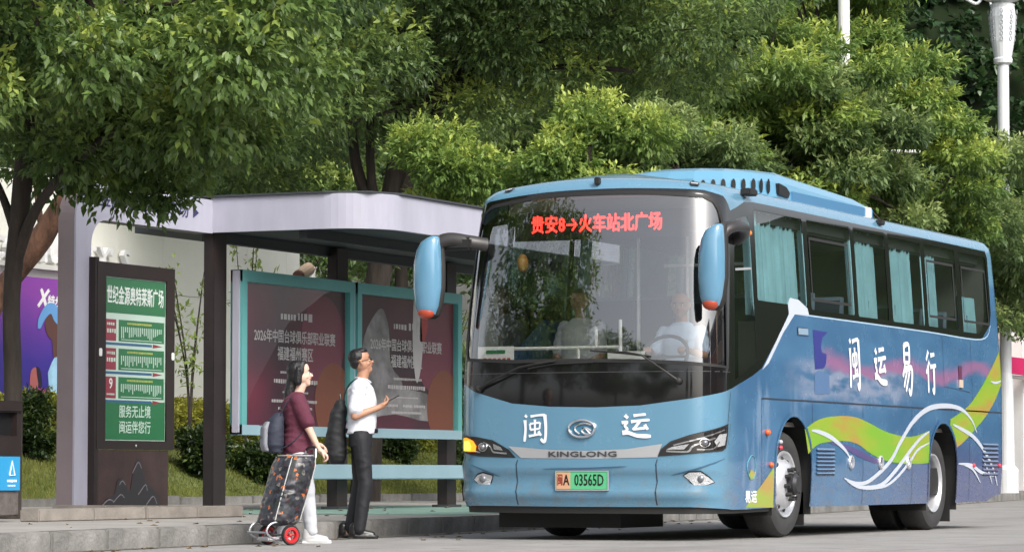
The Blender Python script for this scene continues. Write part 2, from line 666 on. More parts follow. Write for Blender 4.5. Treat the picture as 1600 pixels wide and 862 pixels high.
# advertising poster on the wall
def grad_mat(name, c0, c1, axis, lo, hi, rough=0.4, c2=None, mid=0.5, wob=0.0):
    m = bpy.data.materials.new(name)
    m.use_nodes = True
    nt = m.node_tree
    b = nt.nodes['Principled BSDF']
    b.inputs['Roughness'].default_value = rough
    tc = nt.nodes.new('ShaderNodeTexCoord')
    sp = nt.nodes.new('ShaderNodeSeparateXYZ')
    mr = nt.nodes.new('ShaderNodeMapRange')
    r = nt.nodes.new('ShaderNodeValToRGB')
    nt.links.new(tc.outputs['Object'], sp.inputs[0])
    src = sp.outputs[axis]
    if wob:
        n = nt.nodes.new('ShaderNodeTexNoise')
        n.inputs['Scale'].default_value = 1.2
        nt.links.new(tc.outputs['Object'], n.inputs['Vector'])
        a = nt.nodes.new('ShaderNodeMath')
        a.operation = 'MULTIPLY_ADD'
        a.inputs[1].default_value = wob
        nt.links.new(n.outputs['Fac'], a.inputs[0])
        nt.links.new(src, a.inputs[2])
        src = a.outputs[0]
    nt.links.new(src, mr.inputs['Value'])
    mr.inputs['From Min'].default_value = lo
    mr.inputs['From Max'].default_value = hi
    nt.links.new(mr.outputs[0], r.inputs['Fac'])
    r.color_ramp.elements[0].color = (*c0, 1)
    r.color_ramp.elements[1].color = (*c1, 1)
    if c2:
        e = r.color_ramp.elements.new(mid)
        e.color = (*c2, 1)
    nt.links.new(r.outputs[0], b.inputs['Base Color'])
    return m


ps = thing('sports_poster', 'purple and blue poster of a person in a cap on the cream wall', 'poster', (39.0, 25.9, 0))
MB().box(0, 4.2, -0.03, 0.03, 1.40, 3.34).build('poster_sheet', grad_mat('poster_purple', (0.02, 0.025, 0.24), (0.22, 0.05, 0.33), 2, 1.5, 3.4, wob=0.6, c2=(0.05, 0.03, 0.28), mid=0.55), ps)
text_on('lettering', 'X', M_letter, ps, (1.07, -0.035, 3.04), (1, 0, 0), (0, 0, 1), 0.34, bold=0.02, shear=0.3)
text_on('lettering', '特步', M_letter, ps, (1.38, -0.035, 3.0), (1, 0, 0), (0, 0, 1), 0.19, bold=0.006, shear=0.2)
text_on('lettering', '潮', M_letter, ps, (1.86, -0.035, 2.62), (1, 0, 0), (0, 0, 1), 0.5, bold=0.015, squeeze=0.8)


def flat_poly(name, pts, material, parent, y, sm=4):
    pp = smooth_pts(list(pts) + [pts[0]], sm)[:-1]
    V = [(p[0], y, p[1]) for p in pp]
    d = delaunay_2d_cdt([Vector((p[0], p[1])) for p in pp], [], [list(range(len(pp)))], 1, 1e-6)
    V = [(p.x, y, p.y) for p in d[0]]
    return raw(name, V, [tuple(f) for f in d[2]], material, parent)


M_pcap = mat('print_cap_blue', (0.12, 0.30, 0.60), 0.5)
M_pface = mat('print_face', (0.10, 0.045, 0.04), 0.5)
M_pshirt = mat('print_shirt', (0.32, 0.55, 0.75), 0.5, noise=0.2, nscale=3)
M_pskin2 = mat('print_face_pink', (0.40, 0.12, 0.12), 0.5)
M_pmag = mat('print_magenta', (0.35, 0.04, 0.22), 0.5)
M_pdark = mat('print_dark_hair', (0.02, 0.015, 0.04), 0.5)
flat_poly('printed_shirt', [(1.23, 2.0), (1.38, 2.2), (1.63, 2.36), (2.08, 2.3), (2.08, 1.45), (1.40, 1.45), (1.28, 1.7)], M_pshirt, ps, -0.034)
flat_poly('printed_face', [(1.16, 2.80), (1.23, 2.9), (1.50, 2.85), (1.60, 2.6), (1.64, 2.35), (1.38, 2.22), (1.33, 2.45), (1.22, 2.52), (1.14, 2.66)], M_pface, ps, -0.037)
flat_poly('printed_cap', [(0.94, 2.62), (0.98, 2.78), (1.18, 2.97), (1.40, 2.98), (1.54, 2.82), (1.52, 2.68), (1.38, 2.74), (1.28, 2.84), (1.12, 2.74), (1.02, 2.62)], M_pcap, ps, -0.040)
flat_poly('printed_second_face', [(0.76, 1.85), (0.80, 2.02), (0.94, 2.06), (1.00, 1.9), (0.94, 1.74), (0.80, 1.74)], M_pskin2, ps, -0.035)
flat_poly('printed_second_shirt', [(0.74, 1.45), (0.86, 1.72), (1.08, 1.78), (1.30, 1.7), (1.34, 1.45)], M_pmag, ps, -0.036)
flat_poly('printed_hair', [(0.92, 2.08), (1.02, 2.04), (1.08, 1.84), (1.02, 1.76), (0.96, 1.9)], M_pdark, ps, -0.038)

# ---------------------------------------------------------------- bus shelter
M_lav = mat('shelter_lavender_panel', (0.40, 0.395, 0.475), 0.35, noise=0.10, nscale=2.2, stretch=(1, 1, 0.35))
M_taupe = mat('shelter_taupe_side', (0.24, 0.19, 0.20), 0.5, noise=0.08, nscale=1.5)
M_post = mat('shelter_dark_brown', (0.018, 0.011, 0.011), 0.5, noise=0.3, nscale=3)
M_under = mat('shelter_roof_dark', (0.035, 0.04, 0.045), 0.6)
M_teal = mat('board_teal_frame', (0.10, 0.33, 0.33), 0.4, noise=0.06, nscale=2)
M_teal2 = mat('board_grey_blue_frame', (0.24, 0.36, 0.42), 0.4, noise=0.06, nscale=2)
M_board_glass = glass_mat('board_glass', (0.97, 0.98, 0.98), 0.0)
M_text_pale = mat('print_pale', (0.50, 0.46, 0.47), 0.5)
M_black = mat('black_trim', (0.012, 0.012, 0.013), 0.35)

SX, SY = 31.0, 18.0
sh = thing('bus_shelter', 'long bus shelter with lavender curved canopy, dark posts and teal poster boards', 'bus shelter', (SX, SY, 0.15))


def loc(x, y, z): return (x - SX, y - SY, z - 0.15)


# portal upright that bends into the fascia
def arc(cx, cy, r, a0, a1, n=8):
    return [(cx + r * math.cos(math.radians(a0 + (a1 - a0) * i / n)), cy + r * math.sin(math.radians(a0 + (a1 - a0) * i / n))) for i in range(n + 1)]


prof = [(28.46, 0.15), (28.75, 0.15), (28.75, 2.86)] + arc(29.02, 2.87, 0.27, 180, 90)[1:] + [(31.2, 3.15), (31.2, 3.51)] + arc(28.86, 3.11, 0.40, 90, 180)
prof = [(x - SX, z - 0.15) for x, z in prof]
MB().prism(prof, 'y', -0.02, 0.0).build('portal_front', M_lav, sh)
inner = [(x + (0.006 if i > 1 else 0), z) for i, (x, z) in enumerate(prof)]
MB().prism(prof, 'y', 0.002, 0.19).build('portal_side', M_taupe, sh)
# fascia band: plan line extruded, 0.05 thick
plan = [(31.2, 18.0), (31.2, 16.62)] + [(31.2 + 0.62 - 0.62 * math.cos(a), 16.62 - 0.62 * math.sin(a)) for a in [i * PI / 2 / 12 for i in range(1, 13)]] + [(37.7, 16.0)] + [(37.7 + 0.5 * math.sin(a), 16.5 - 0.5 * math.cos(a)) for a in [i * PI / 2 / 8 for i in range(1, 9)]] + [(38.2, 18.9)]
vs, fs = [], []
for i, (x, y) in enumerate(plan):
    a, b = plan[max(0, i - 1)], plan[min(len(plan) - 1, i + 1)]
    t = Vector((b[0] - a[0], b[1] - a[1])).normalized()
    n = Vector((-t.y, t.x)) * 0.06
    if i == 0: n = Vector((0.06, 0))
    for (px, py) in ((x, y), (x + n.x, y + n.y)):
        for z in (3.16, 3.535): vs.append(loc(px, py, z))
m = len(plan)
for i in range(m - 1):
    a = 4 * i
    fs += [(a, a + 4, a + 5, a + 1), (a + 2, a + 3, a + 7, a + 6), (a + 1, a + 5, a + 7, a + 3), (a, a + 2, a + 6, a + 4)]
fs += [(0, 1, 3, 2), (4 * m - 4, 4 * m - 2, 4 * m - 1, 4 * m - 3)]
fo = raw('fascia', vs, fs, M_lav, sh)
# roof deck with dark underside
rp = [(31.27, 19.0), (31.27, 16.66)] + [(31.27 + 0.58 - 0.58 * math.cos(a), 16.66 - 0.58 * math.sin(a)) for a in [i * PI / 2 / 10 for i in range(1, 11)]] + [(37.7, 16.08), (38.12, 16.5), (38.12, 19.0)]
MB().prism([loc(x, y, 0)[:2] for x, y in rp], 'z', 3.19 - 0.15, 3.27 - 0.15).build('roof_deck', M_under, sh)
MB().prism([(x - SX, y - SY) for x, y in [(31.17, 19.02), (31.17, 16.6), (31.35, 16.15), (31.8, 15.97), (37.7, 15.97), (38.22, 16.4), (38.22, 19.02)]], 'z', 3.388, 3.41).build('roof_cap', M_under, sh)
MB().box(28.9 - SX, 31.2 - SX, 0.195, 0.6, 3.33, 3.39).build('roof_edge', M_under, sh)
for yb in (16.9, 18.1):
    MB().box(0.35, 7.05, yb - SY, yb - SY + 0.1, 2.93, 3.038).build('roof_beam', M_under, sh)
for px_ in (31.27, 34.12, 37.03):
    p = MB().box(px_ - SX, px_ - SX + 0.28, 0.0, 0.13, 0.012, 3.02, ch=0.008).build('post', M_post, sh)
    MB().box(px_ - SX - 0.05, px_ - SX + 0.33, -0.05, 0.18, 0.0, 0.035, ch=0.006).build('base_plate', M_under, p)


def board(x0, x1, z0, z1):
    """teal framed poster box; returns the frame part"""
    f = MB()
    w = 0.11
    y0, y1 = -0.17, -0.02
    f.box(x0, x1, y0, y1, z1 - w * 1.15, z1)
    f.box(x0, x0 + w, y0 + 0.002, y1, z0, z1)
    f.box(x1 - w, x1, y0 + 0.002, y1, z0, z1)
    fr = f.build('board_frame', M_teal, sh)
    MB().box(x0, x1, y0 - 0.002, y1, z0 - 0.005, z0 + w * 0.95).build('lower_rail', M_teal2, fr)
    MB().box(x0 - 0.03, x0 - 0.002, y0 + 0.03, y0 + 0.11, z0 + 0.02, z1 - 0.01).build('side_cheek', M_lav, fr)
    return fr


bz0, bz1 = 0.84, 2.63
b1 = board(0.60, 3.24, bz0, bz1)
b2 = board(3.32, 6.12, bz0, bz1)


def poster_mat(name, seed, greyl):
    m = bpy.data.materials.new(name)
    m.use_nodes = True
    nt = m.node_tree
    b = nt.nodes['Principled BSDF']
    b.inputs['Roughness'].default_value = 0.35
    tc = nt.nodes.new('ShaderNodeTexCoord')
    n = nt.nodes.new('ShaderNodeTexNoise')
    n.inputs['Scale'].default_value = 0.9
    n.inputs['Detail'].default_value = 1
    mp = nt.nodes.new('ShaderNodeMapping')
    mp.inputs['Location'].default_value = (seed, 0, seed)
    nt.links.new(tc.outputs['Object'], mp.inputs[0])
    nt.links.new(mp.outputs[0], n.inputs['Vector'])
    r = nt.nodes.new('ShaderNodeValToRGB')
    e = r.color_ramp.elements
    e[0].position, e[0].color = 0.3, (0.03, 0.012, 0.024, 1)
    e[1].position, e[1].color = 0.75, (0.19, 0.022, 0.05, 1)
    k = e.new(0.52)
    k.color = (0.09, 0.014, 0.035, 1)
    nt.links.new(n.outputs['Fac'], r.inputs[0])
    nt.links.new(r.outputs[0], b.inputs['Base Color'])
    return m


def bars(name, parent, rows, material, y):
    """rows of tiny print, too small to read: short strokes"""
    mb = MB()
    for (x, z, length, h) in rows:
        q = x
        while q < x + length:
            w = random.uniform(0.4, 1.0) * h
            mb.box(q, q + w, y - 0.001, y, z - h / 2 * random.uniform(0.6, 1), z + h / 2)
            q += w + h * 0.35
    o_ = mb.build(name, material, parent)
    o_['kind'] = 'stuff'
    return o_


M_circle = mat('print_circle', (0.16, 0.03, 0.06), 0.4)
M_circle2 = mat('print_circle_orange', (0.18, 0.05, 0.03), 0.4)
M_grey_print = mat('print_grey', (0.22, 0.20, 0.21), 0.4, noise=0.5, nscale=3)
M_red_print = mat('print_red', (0.35, 0.03, 0.04), 0.4)
random.seed(11)
for bi, (fr, x0, x1) in enumerate(((b1, 0.71, 3.13), (b2, 3.43, 6.01))):
    MB().box(x0, x1, -0.10, -0.06, bz0 + 0.10, bz1 - 0.12).build('poster', poster_mat('poster_maroon_%s' % ('dark' if bi == 0 else 'grey'), bi * 3.3, 0), fr)
    xc = (x0 + x1) / 2
    if bi == 0:
        xc = x0 + 1.22
    yy = -0.104

    def disc(cx, cz, r, mt, y):
        pts = [(cx + r * math.cos(a), cz + r * math.sin(a)) for a in [i * 2 * PI / 40 for i in range(40)]]
        zlo, zhi = bz0 + 0.105, bz1 - 0.125
        pts = [(min(max(p[0], x0 + 0.01), x1 - 0.01), min(max(p[1], zlo), zhi)) for p in pts]
        MB().prism(pts, 'y', y - 0.001, y).build('printed_circle', mt, fr)
    disc(x1 - 0.55, 1.92, 0.52, M_circle, yy + 0.002)
    disc(x1 - 0.28, 1.22, 0.46, M_circle2, yy + 0.001)
    if bi == 1:
        flat_poly('printed_player', [(3.5, 1.5), (3.6, 2.0), (3.9, 2.3), (4.1, 2.35), (4.25, 2.1), (4.3, 1.7), (4.6, 1.5), (4.5, 1.2), (3.6, 1.1)], M_grey_print, fr, yy + 0.0005, 3)
        flat_poly('printed_flag', [(4.9, 2.5), (5.05, 2.48), (5.15, 1.9), (5.0, 1.5), (4.88, 1.9)], M_text_pale, fr, yy + 0.0003, 3)
        flat_poly('printed_ribbon', [(5.1, 2.42), (5.3, 2.40), (5.25, 2.1), (5.08, 2.0)], M_red_print, fr, yy + 0.0003, 3)
        flat_poly('printed_table', [(3.5, 1.02), (3.9, 1.35), (4.8, 1.42), (5.6, 1.3), (5.3, 1.05), (4.4, 1.12)], M_grey_print, fr, yy + 0.0004, 3)
    text_on('lettering', '2026年中国台球俱乐部职业联赛', M_text_pale, fr, (xc, yy - 0.001, 1.93), (1, 0, 0), (0, 0, 1), 0.155, bold=0.002, squeeze=0.88)
    text_on('lettering', '福建福州赛区', M_text_pale, fr, (xc, yy - 0.001, 1.74), (1, 0, 0), (0, 0, 1), 0.165, bold=0.002, squeeze=0.85)
    bars('small_print', fr, [(xc - 0.35, 2.16, 0.3, 0.07), (xc + 0.05, 2.17, 0.3, 0.09), (xc - 0.35, 1.54, 0.75, 0.03), (xc - 0.5, 1.44, 1.0, 0.05),
                             (xc - 0.3, 1.32, 0.6, 0.02), (xc - 0.55, 1.22, 0.3, 0.035), (xc - 0.1, 1.22, 0.25, 0.035), (xc + 0.2, 1.22, 0.3, 0.035),
                             (xc - 0.4, 1.14, 0.8, 0.03)], M_text_pale, yy - 0.001)
    MB().add([(x0, -0.13, bz0 + 0.10), (x1, -0.13, bz0 + 0.10), (x1, -0.13, bz1 - 0.12), (x0, -0.13, bz1 - 0.12)], [(0, 1, 2, 3)]).build('glass_pane', M_board_glass, fr)
MB().box(2.0, 6.3, -0.2, -0.02, 0.35, 0.52, ch=0.01).build('bench_rail', M_teal2, sh)
text_on('lettering', '世纪金源奥特莱斯广场', mat('print_navy', (0.03, 0.03, 0.10), 0.5), sh, (-1.43, -0.024, 3.20), (1, 0, 0), (0, 0, 1), 0.175, bold=0.004, squeeze=1.28)
MB().prism([(-0.22, 3.14), (-0.10, 3.20), (-0.22, 3.26)], 'y', -0.025, -0.021).build('arrow', mat('print_navy'), sh)

# ---------------------------------------------------------------- route sign stand
kx, ky = 28.75, 17.9
M_kf = mat('kiosk_dark_brown', (0.020, 0.012, 0.011), 0.45, noise=0.15, nscale=4)
M_kp = mat('kiosk_base_brown', (0.045, 0.024, 0.023), 0.55, noise=0.3, nscale=3, bump=0.1)
M_green = mat('print_green', (0.012, 0.16, 0.055), 0.35)
M_greenl = mat('print_pale_green', (0.55, 0.68, 0.60), 0.4)
M_kred = mat('print_dark_red', (0.28, 0.025, 0.05), 0.4)
M_kblue = mat('print_blue_arrow', (0.03, 0.12, 0.25), 0.4)
M_white = mat('print_white', (0.78, 0.80, 0.78), 0.45)
ks = thing('route_sign', 'dark brown route sign stand with green bus map panel beside the lavender upright', 'sign', (kx, ky, 0.15))
ks.scale = (0.98, 0.42, 1)
W = 1.56
fr = MB()
fr.box(0, W, 0, 0.2, 0.66, 0.75)
fr.box(0, 0.17, 0.002, 0.2, 0.66, 2.56)
fr.box(W - 0.16, W, 0.002, 0.2, 0.66, 2.56)
fr.box(0, W, 0, 0.2, 2.42, 2.56)
fr.box(0.02, W - 0.02, 0.12, 0.19, 0.70, 2.5)
fr.build('frame', M_kf, ks)
MB().box(0.04, W - 0.10, 0.03, 0.18, 0.05, 0.655).build('base_panel', M_kp, ks)
MB().box(-0.04, 0.035, 0.01, 0.19, 0.0, 2.6).build('side_cheek', M_kf, ks)
M_rel = mat('kiosk_relief', (0.025, 0.02, 0.024), 0.4)
hl = MB()
hl.prism(smooth_pts([(0.10, 0.07), (0.22, 0.16), (0.36, 0.20), (0.42, 0.33), (0.52, 0.37), (0.60, 0.28), (0.68, 0.25), (0.74, 0.44), (0.84, 0.56), (0.93, 0.47), (0.98, 0.36), (1.10, 0.28), (1.22, 0.20), (1.30, 0.07)], 3), 'y', 0.012, 0.031)
hl.build('mountain_relief', M_rel, ks)
hl = MB()
for pts in ([(0.12, 0.09), (0.25, 0.15), (0.36, 0.13)], [(0.34, 0.12), (0.48, 0.2), (0.56, 0.17)], [(0.72, 0.42), (0.83, 0.53), (0.9, 0.47)], [(0.84, 0.2), (0.98, 0.3), (1.02, 0.24)], [(1.0, 0.09), (1.14, 0.18), (1.22, 0.1)], [(0.46, 0.3), (0.52, 0.34), (0.58, 0.3)]):
    hl.tube([(p[0], 0.012, p[1]) for p in smooth_pts(pts, 4)], 0.006, 5)
hl.build('relief_line', mat('relief_highlight', (0.16, 0.14, 0.16), 0.4), ks)['kind'] = 'stuff'
for fx in (0.08, 1.28):
    MB().prism([(fx, 0.0), (fx + 0.18, 0.0), (fx + 0.15, 0.06), (fx + 0.03, 0.06)], 'y', -0.03, 0.22).build('foot', M_black, ks)
pn = MB().box(0.172, W - 0.162, 0.05, 0.10, 0.752, 2.418).build('map_panel', M_greenl, ks)
y = 0.046
MB().box(0.18, W - 0.17, y, 0.049, 2.05, 2.41).build('heading_field', M_green, pn)
MB().box(0.18, W - 0.17, y, 0.049, 0.76, 1.155).build('footer_field', M_green, pn)
cx = W / 2 + 0.005
text_on('lettering', '世纪金源奥特莱斯广场', M_white, pn, (cx, y - 0.002, 2.22), (1, 0, 0), (0, 0, 1), 0.20, bold=0.003, squeeze=0.575)
text_on('lettering', '服务无止境', M_greenl, pn, (cx, y - 0.002, 1.04), (1, 0, 0), (0, 0, 1), 0.135, bold=0.002, squeeze=0.95)
text_on('lettering', '闽运伴您行', M_greenl, pn, (cx, y - 0.002, 0.88), (1, 0, 0), (0, 0, 1), 0.135, bold=0.002, squeeze=0.95)
random.seed(2)
for i, z1 in enumerate((1.985, 1.69, 1.40)):
    MB().box(0.20, 0.40, y, 0.049, z1 - 0.22, z1).build('route_number_field', M_kred, pn)
    MB().box(0.45, W - 0.19, y, 0.049, z1 - 0.22, z1).build('route_field', M_green, pn)
    rows = [(0.62, z1 - 0.035, 0.5, 0.022)]
    mb = MB()
    for q in range(22):
        xx = 0.5 + q * 0.038
        mb.box(xx, xx + 0.016, y - 0.002, y - 0.001, z1 - 0.07 - random.uniform(0.05, 0.12), z1 - 0.07)
    mb.box(0.5, 1.32, y - 0.002, y - 0.001, z1 - 0.205, z1 - 0.198)
    mb.build('stop_names', M_greenl, pn)
    bars('small_print', pn, rows, mat('print_yellow', (0.5, 0.5, 0.1), 0.4), y - 0.001)
    MB().prism([(0.18, z1 - 0.262), (1.12, z1 - 0.262), (1.12, z1 - 0.27), (1.12, z1 - 0.236), (0.18, z1 - 0.236)], 'y', y - 0.001, y + 0.002).build('direction_bar', M_kblue, pn)
    MB().prism([(1.14, z1 - 0.272), (1.34, z1 - 0.25), (1.14, z1 - 0.23)], 'y', y - 0.001, y + 0.002).build('direction_arrow', M_kred, pn)
    if i == 2:
        text_on('lettering', '9', M_white, pn, (0.30, y - 0.002, z1 - 0.075), (1, 0, 0), (0, 0, 1), 0.15, bold=0.003)
        bars('small_print', pn, [(0.22, z1 - 0.18, 0.15, 0.02)], M_greenl, y - 0.001)
    else:
        bars('small_print', pn, [(0.22, z1 - 0.05, 0.15, 0.03), (0.22, z1 - 0.12, 0.15, 0.045)], M_greenl, y - 0.001)
MB().add([(0.172, 0.02, 0.752), (W - 0.162, 0.02, 0.752), (W - 0.162, 0.02, 2.418), (0.172, 0.02, 2.418)], [(0, 1, 2, 3)]).build('glass_pane', M_board_glass, ks)
for cxx in (0.06, W - 0.04):
    MB().box(cxx - 0.03, cxx + 0.03, -0.02, 0.0, 1.60, 1.68, ch=0.008).build('latch', M_white, ks)
MB().ball((W / 2, -0.002, 0.70), 0.014, 8, 6).build('lock', mat('brushed_metal', (0.5, 0.5, 0.5), 0.3, 0.9), ks)

# ---------------------------------------------------------------- litter bin at the left edge
M_bin = mat('bin_dark_brown', (0.018, 0.012, 0.011), 0.5, noise=0.3, nscale=5)
bn = thing('litter_bin', 'dark brown litter bin with a blue recycling label at the left edge', 'litter bin', (23.99, 16.18, 0.15))
MB().box(-0.45, 0.42, -0.2, 0.2, 0.05, 0.52, ch=0.01).build('bin_body', mat('bin_stone_brown', (0.11, 0.095, 0.09), 0.7, noise=0.3, nscale=8, bump=0.3), bn)
MB().box(-0.43, 0.44, -0.21, 0.2, 0.52, 0.74, ch=0.01).build('bin_door', M_bin, bn)
op = MB().box(-0.40, 0.40, -0.14, 0.19, 0.74, 0.94).build('opening', M_black, bn)
MB().box(-0.45, -0.38, -0.2, 0.2, 0.74, 0.96).box(0.38, 0.45, -0.2, 0.2, 0.74, 0.96).box(-0.45, 0.45, -0.22, 0.22, 0.94, 1.04, ch=0.012).build('lid', M_bin, bn)
lb = MB().box(-0.05, 0.40, -0.222, -0.212, 0.27, 0.56).build('label_plate', mat('print_sky_blue', (0.03, 0.28, 0.55), 0.4), bn)
MB().tube([(0.235, -0.225, 0.40), (0.275, -0.225, 0.52), (0.315, -0.225, 0.40), (0.235, -0.225, 0.40)], 0.007, 5).build('recycling_triangle', M_white, lb)
random.seed(4)
bars('small_print', lb, [(0.20, 0.35, 0.13, 0.025), (0.21, 0.31, 0.11, 0.014)], M_white, -0.223)

# tree pit edging stones on the pavement
M_step = mat('pit_stone', (0.25, 0.225, 0.20), 0.85, noise=0.2, nscale=4, bump=0.3)
pit = thing('tree_pit_edging', 'low stone edging round the foot of the left tree', 'stone edging', (25.6, 16.4, 0.15))
for i in range(4):
    MB().box(-1.3 + i * 0.9, -0.42 + i * 0.9, -0.7 + 0.01 * (i % 2), -0.5, 0, 0.11, ch=0.01).build('edging_stone', M_step, pit)
for i in range(3):
    MB().box(2.0 + 0.01 * i, 2.2, -0.49 + i * 0.6, 0.1 + i * 0.6, 0, 0.108, ch=0.01).build('edging_stone', M_step, pit)

# ---------------------------------------------------------------- security camera above the board
sc_ = thing('security_camera', 'tan bullet security camera on a short white post above the left poster board', 'security camera', (36.3, 19.6, 0.15))
M_wm = mat('white_painted_metal', (0.72, 0.72, 0.70), 0.35)
MB().cyl((0.2, 0, 0), (0.2, 0, 2.98), 0.035, 10).build('post', M_wm, sc_)
MB().tube([(0.2, 0, 2.72), (0.05, -0.05, 2.70), (-0.15, -0.08, 2.78)], 0.02, 8).build('bracket', M_wm, sc_)
MB().tube([(-0.02, -0.06, 2.94), (-0.42, -0.14, 2.83)], [0.085, 0.075], 12).build('housing', mat('camera_tan', (0.38, 0.28, 0.20), 0.5), sc_)
MB().tube([(-0.42, -0.14, 2.83), (-0.46, -0.148, 2.82)], [0.078, 0.07], 12).build('lens_ring', mat('camera_brown', (0.10, 0.04, 0.03), 0.5), sc_)
MB().tube([(0.2, 0, 2.95), (0.35, -0.02, 2.7), (0.55, -0.04, 2.45)], 0.008, 6).build('cable', M_wm, sc_)

# ---------------------------------------------------------------- lamps on the right
lp = thing('ornate_lamp_post', 'tall pale grey ornate lamp post with vase shaped collar at the right edge', 'lamp post', (70.0, 20.55, 0.15))
M_lamp = mat('lamp_pale_grey', (0.62, 0.64, 0.66), 0.35)
M_lamp_d = mat('lamp_engraving', (0.30, 0.32, 0.34), 0.5)
MB().lathe([(0.26, 0), (0.26, 0.5), (0.18, 0.6), (0.17, 1.3), (0.16, 2.4), (0.13, 2.6), (0.125, 9.35)], n=20).build('shaft', M_lamp, lp)
MB().lathe([(0.13, 9.3), (0.20, 9.34), (0.21, 9.42), (0.19, 9.46), (0.25, 9.8), (0.29, 10.35), (0.26, 10.55), (0.27, 10.62), (0.2, 10.66)], n=20).build('collar', M_lamp, lp)
MB().lathe([(0.2, 10.66), (0.42, 10.74), (0.42, 10.95), (0.3, 11.0), (0.3, 11.4)], n=20, cap=True).build('bowl', M_lamp, lp)
eg = MB()
for k in range(8):
    a = k * PI / 4 + 0.2
    for z in np.linspace(9.85, 10.45, 6):
        r = 0.215 + (z - 9.46) * 0.085 + 0.012
        c = Vector((r * math.cos(a), r * math.sin(a), z))
        t = Vector((-math.sin(a), math.cos(a), 0))
        eg.tube([c + t * 0.03 * math.cos(q) + Vector((0, 0, 0.045 * math.sin(q))) for q in [i * PI / 4 for i in range(9)]], 0.008, 4)
eg.build('engraving', M_lamp_d, lp)['kind'] = 'stuff'
for k in range(4):
    a = k * PI / 2 + math.radians(115)
    dx, dy = math.cos(a), math.sin(a)
    pts = smooth_pts([(0.4 * dx, 0.4 * dy, 10.9), (0.55 * dx, 0.55 * dy, 10.65), (0.8 * dx, 0.8 * dy, 10.75), (1.2 * dx, 1.2 * dy, 10.95), (1.5 * dx, 1.5 * dy, 10.78), (1.75 * dx, 1.75 * dy, 10.95), (1.65 * dx, 1.65 * dy, 11.2)], 5)
    MB().tube(pts, 0.035, 7).build('scroll_bracket', M_lamp, lp)

sl = thing('street_lamp', 'slender white street lamp pole rising through the trees with a slim flat head', 'street lamp', (60.9, 21.05, 0.15))
MB().tube([(0, 0, 0), (0, 0, 6.8), (0, 0, 6.81), (0, 0, 12.5)], [0.11, 0.075, 0.11, 0.115], 14).build('pole', M_wm, sl)
MB().tube([(0, 0, 6.55), (0.3, -0.7, 6.62)], 0.035, 8).build('arm', M_wm, sl)
MB().box(-0.1, 0.1, -1.45, -0.65, 6.59, 6.65, ch=0.015).build('lamp_head', M_wm, sl, rot=(0, 0, math.radians(22)))

# ---------------------------------------------------------------- shop front far right behind the bus
bd = thing('shop_front', 'white pillared shop front with a crimson sign band behind the bus tail', 'shop', (72.0, 23.2, 0))
M_pil = mat('pillar_white_tile', (0.70, 0.70, 0.70), 0.5, noise=0.08, nscale=2)
M_pk = mat('shop_beige', (0.50, 0.40, 0.34), 0.7, noise=0.1, nscale=2)
MB().box(-8, 12, 0.5, 4, 0, 5.2).build('wall', M_pk, bd)
for i in range(6):
    p_ = MB().box(-7.0 + i * 3.1, -6.45 + i * 3.1, 0.0, 0.49, 0, 5.2).build('pillar', M_pil, bd)
for i in range(5):
    wf = MB().box(-6.3 + i * 3.1, -4.1 + i * 3.1, 0.40, 0.49, 0.3, 2.6).build('window', mat('shop_glass_dark', (0.05, 0.06, 0.07), 0.08), bd)
    MB().box(-5.24 + i * 3.1, -5.16 + i * 3.1, 0.37, 0.399, 0.3, 2.6).build('mullion', M_pil, wf)
sg = MB().box(-7.5, 9.0, -0.45, -0.30, 2.98, 3.38).build('sign_band', mat('sign_crimson', (0.55, 0.02, 0.12), 0.4), bd)
for i in range(4):
    text_on('lettering', '我想你', M_white, sg, (-5.6 + i * 2.0, -0.455, 3.18), (1, 0, 0), (0, 0, 1), 0.34, bold=0.008, squeeze=1.3)
MB().box(-7.5, 9.0, -0.3, 0.0, 2.90, 2.96).build('canopy_edge', M_pil, bd)
for i, (bx_, by_) in enumerate(((66.3, 21.9), (68.2, 22.4))):
    bo = thing('bollard', ('red and white bollard nearer the bus tail', 'red and white bollard farther along behind the bus tail')[i], 'bollard', (bx_, by_, 0.15), group='bollards by the shop front')
    MB().cyl((0, 0, 0), (0, 0, 0.95), 0.07, 12).build('post', M_wm, bo)
    MB().cyl((0, 0, 0.62), (0, 0, 0.9), 0.074, 12).build('red_band', mat('band_red', (0.5, 0.03, 0.02), 0.5), bo)
pt = thing('flower_pot', 'terracotta pot with a leafy plant at the right edge behind the bus', 'flower pot', (60.8, 19.15, 0.15))
MB().lathe([(0.05, 0.0), (0.16, 0.0), (0.25, 0.25), (0.27, 0.45), (0.24, 0.55), (0.27, 0.60), (0.24, 0.60), (0.2, 0.5)], n=20).build('pot', mat('terracotta', (0.42, 0.14, 0.07), 0.7, noise=0.15, nscale=5), pt, smooth=True)

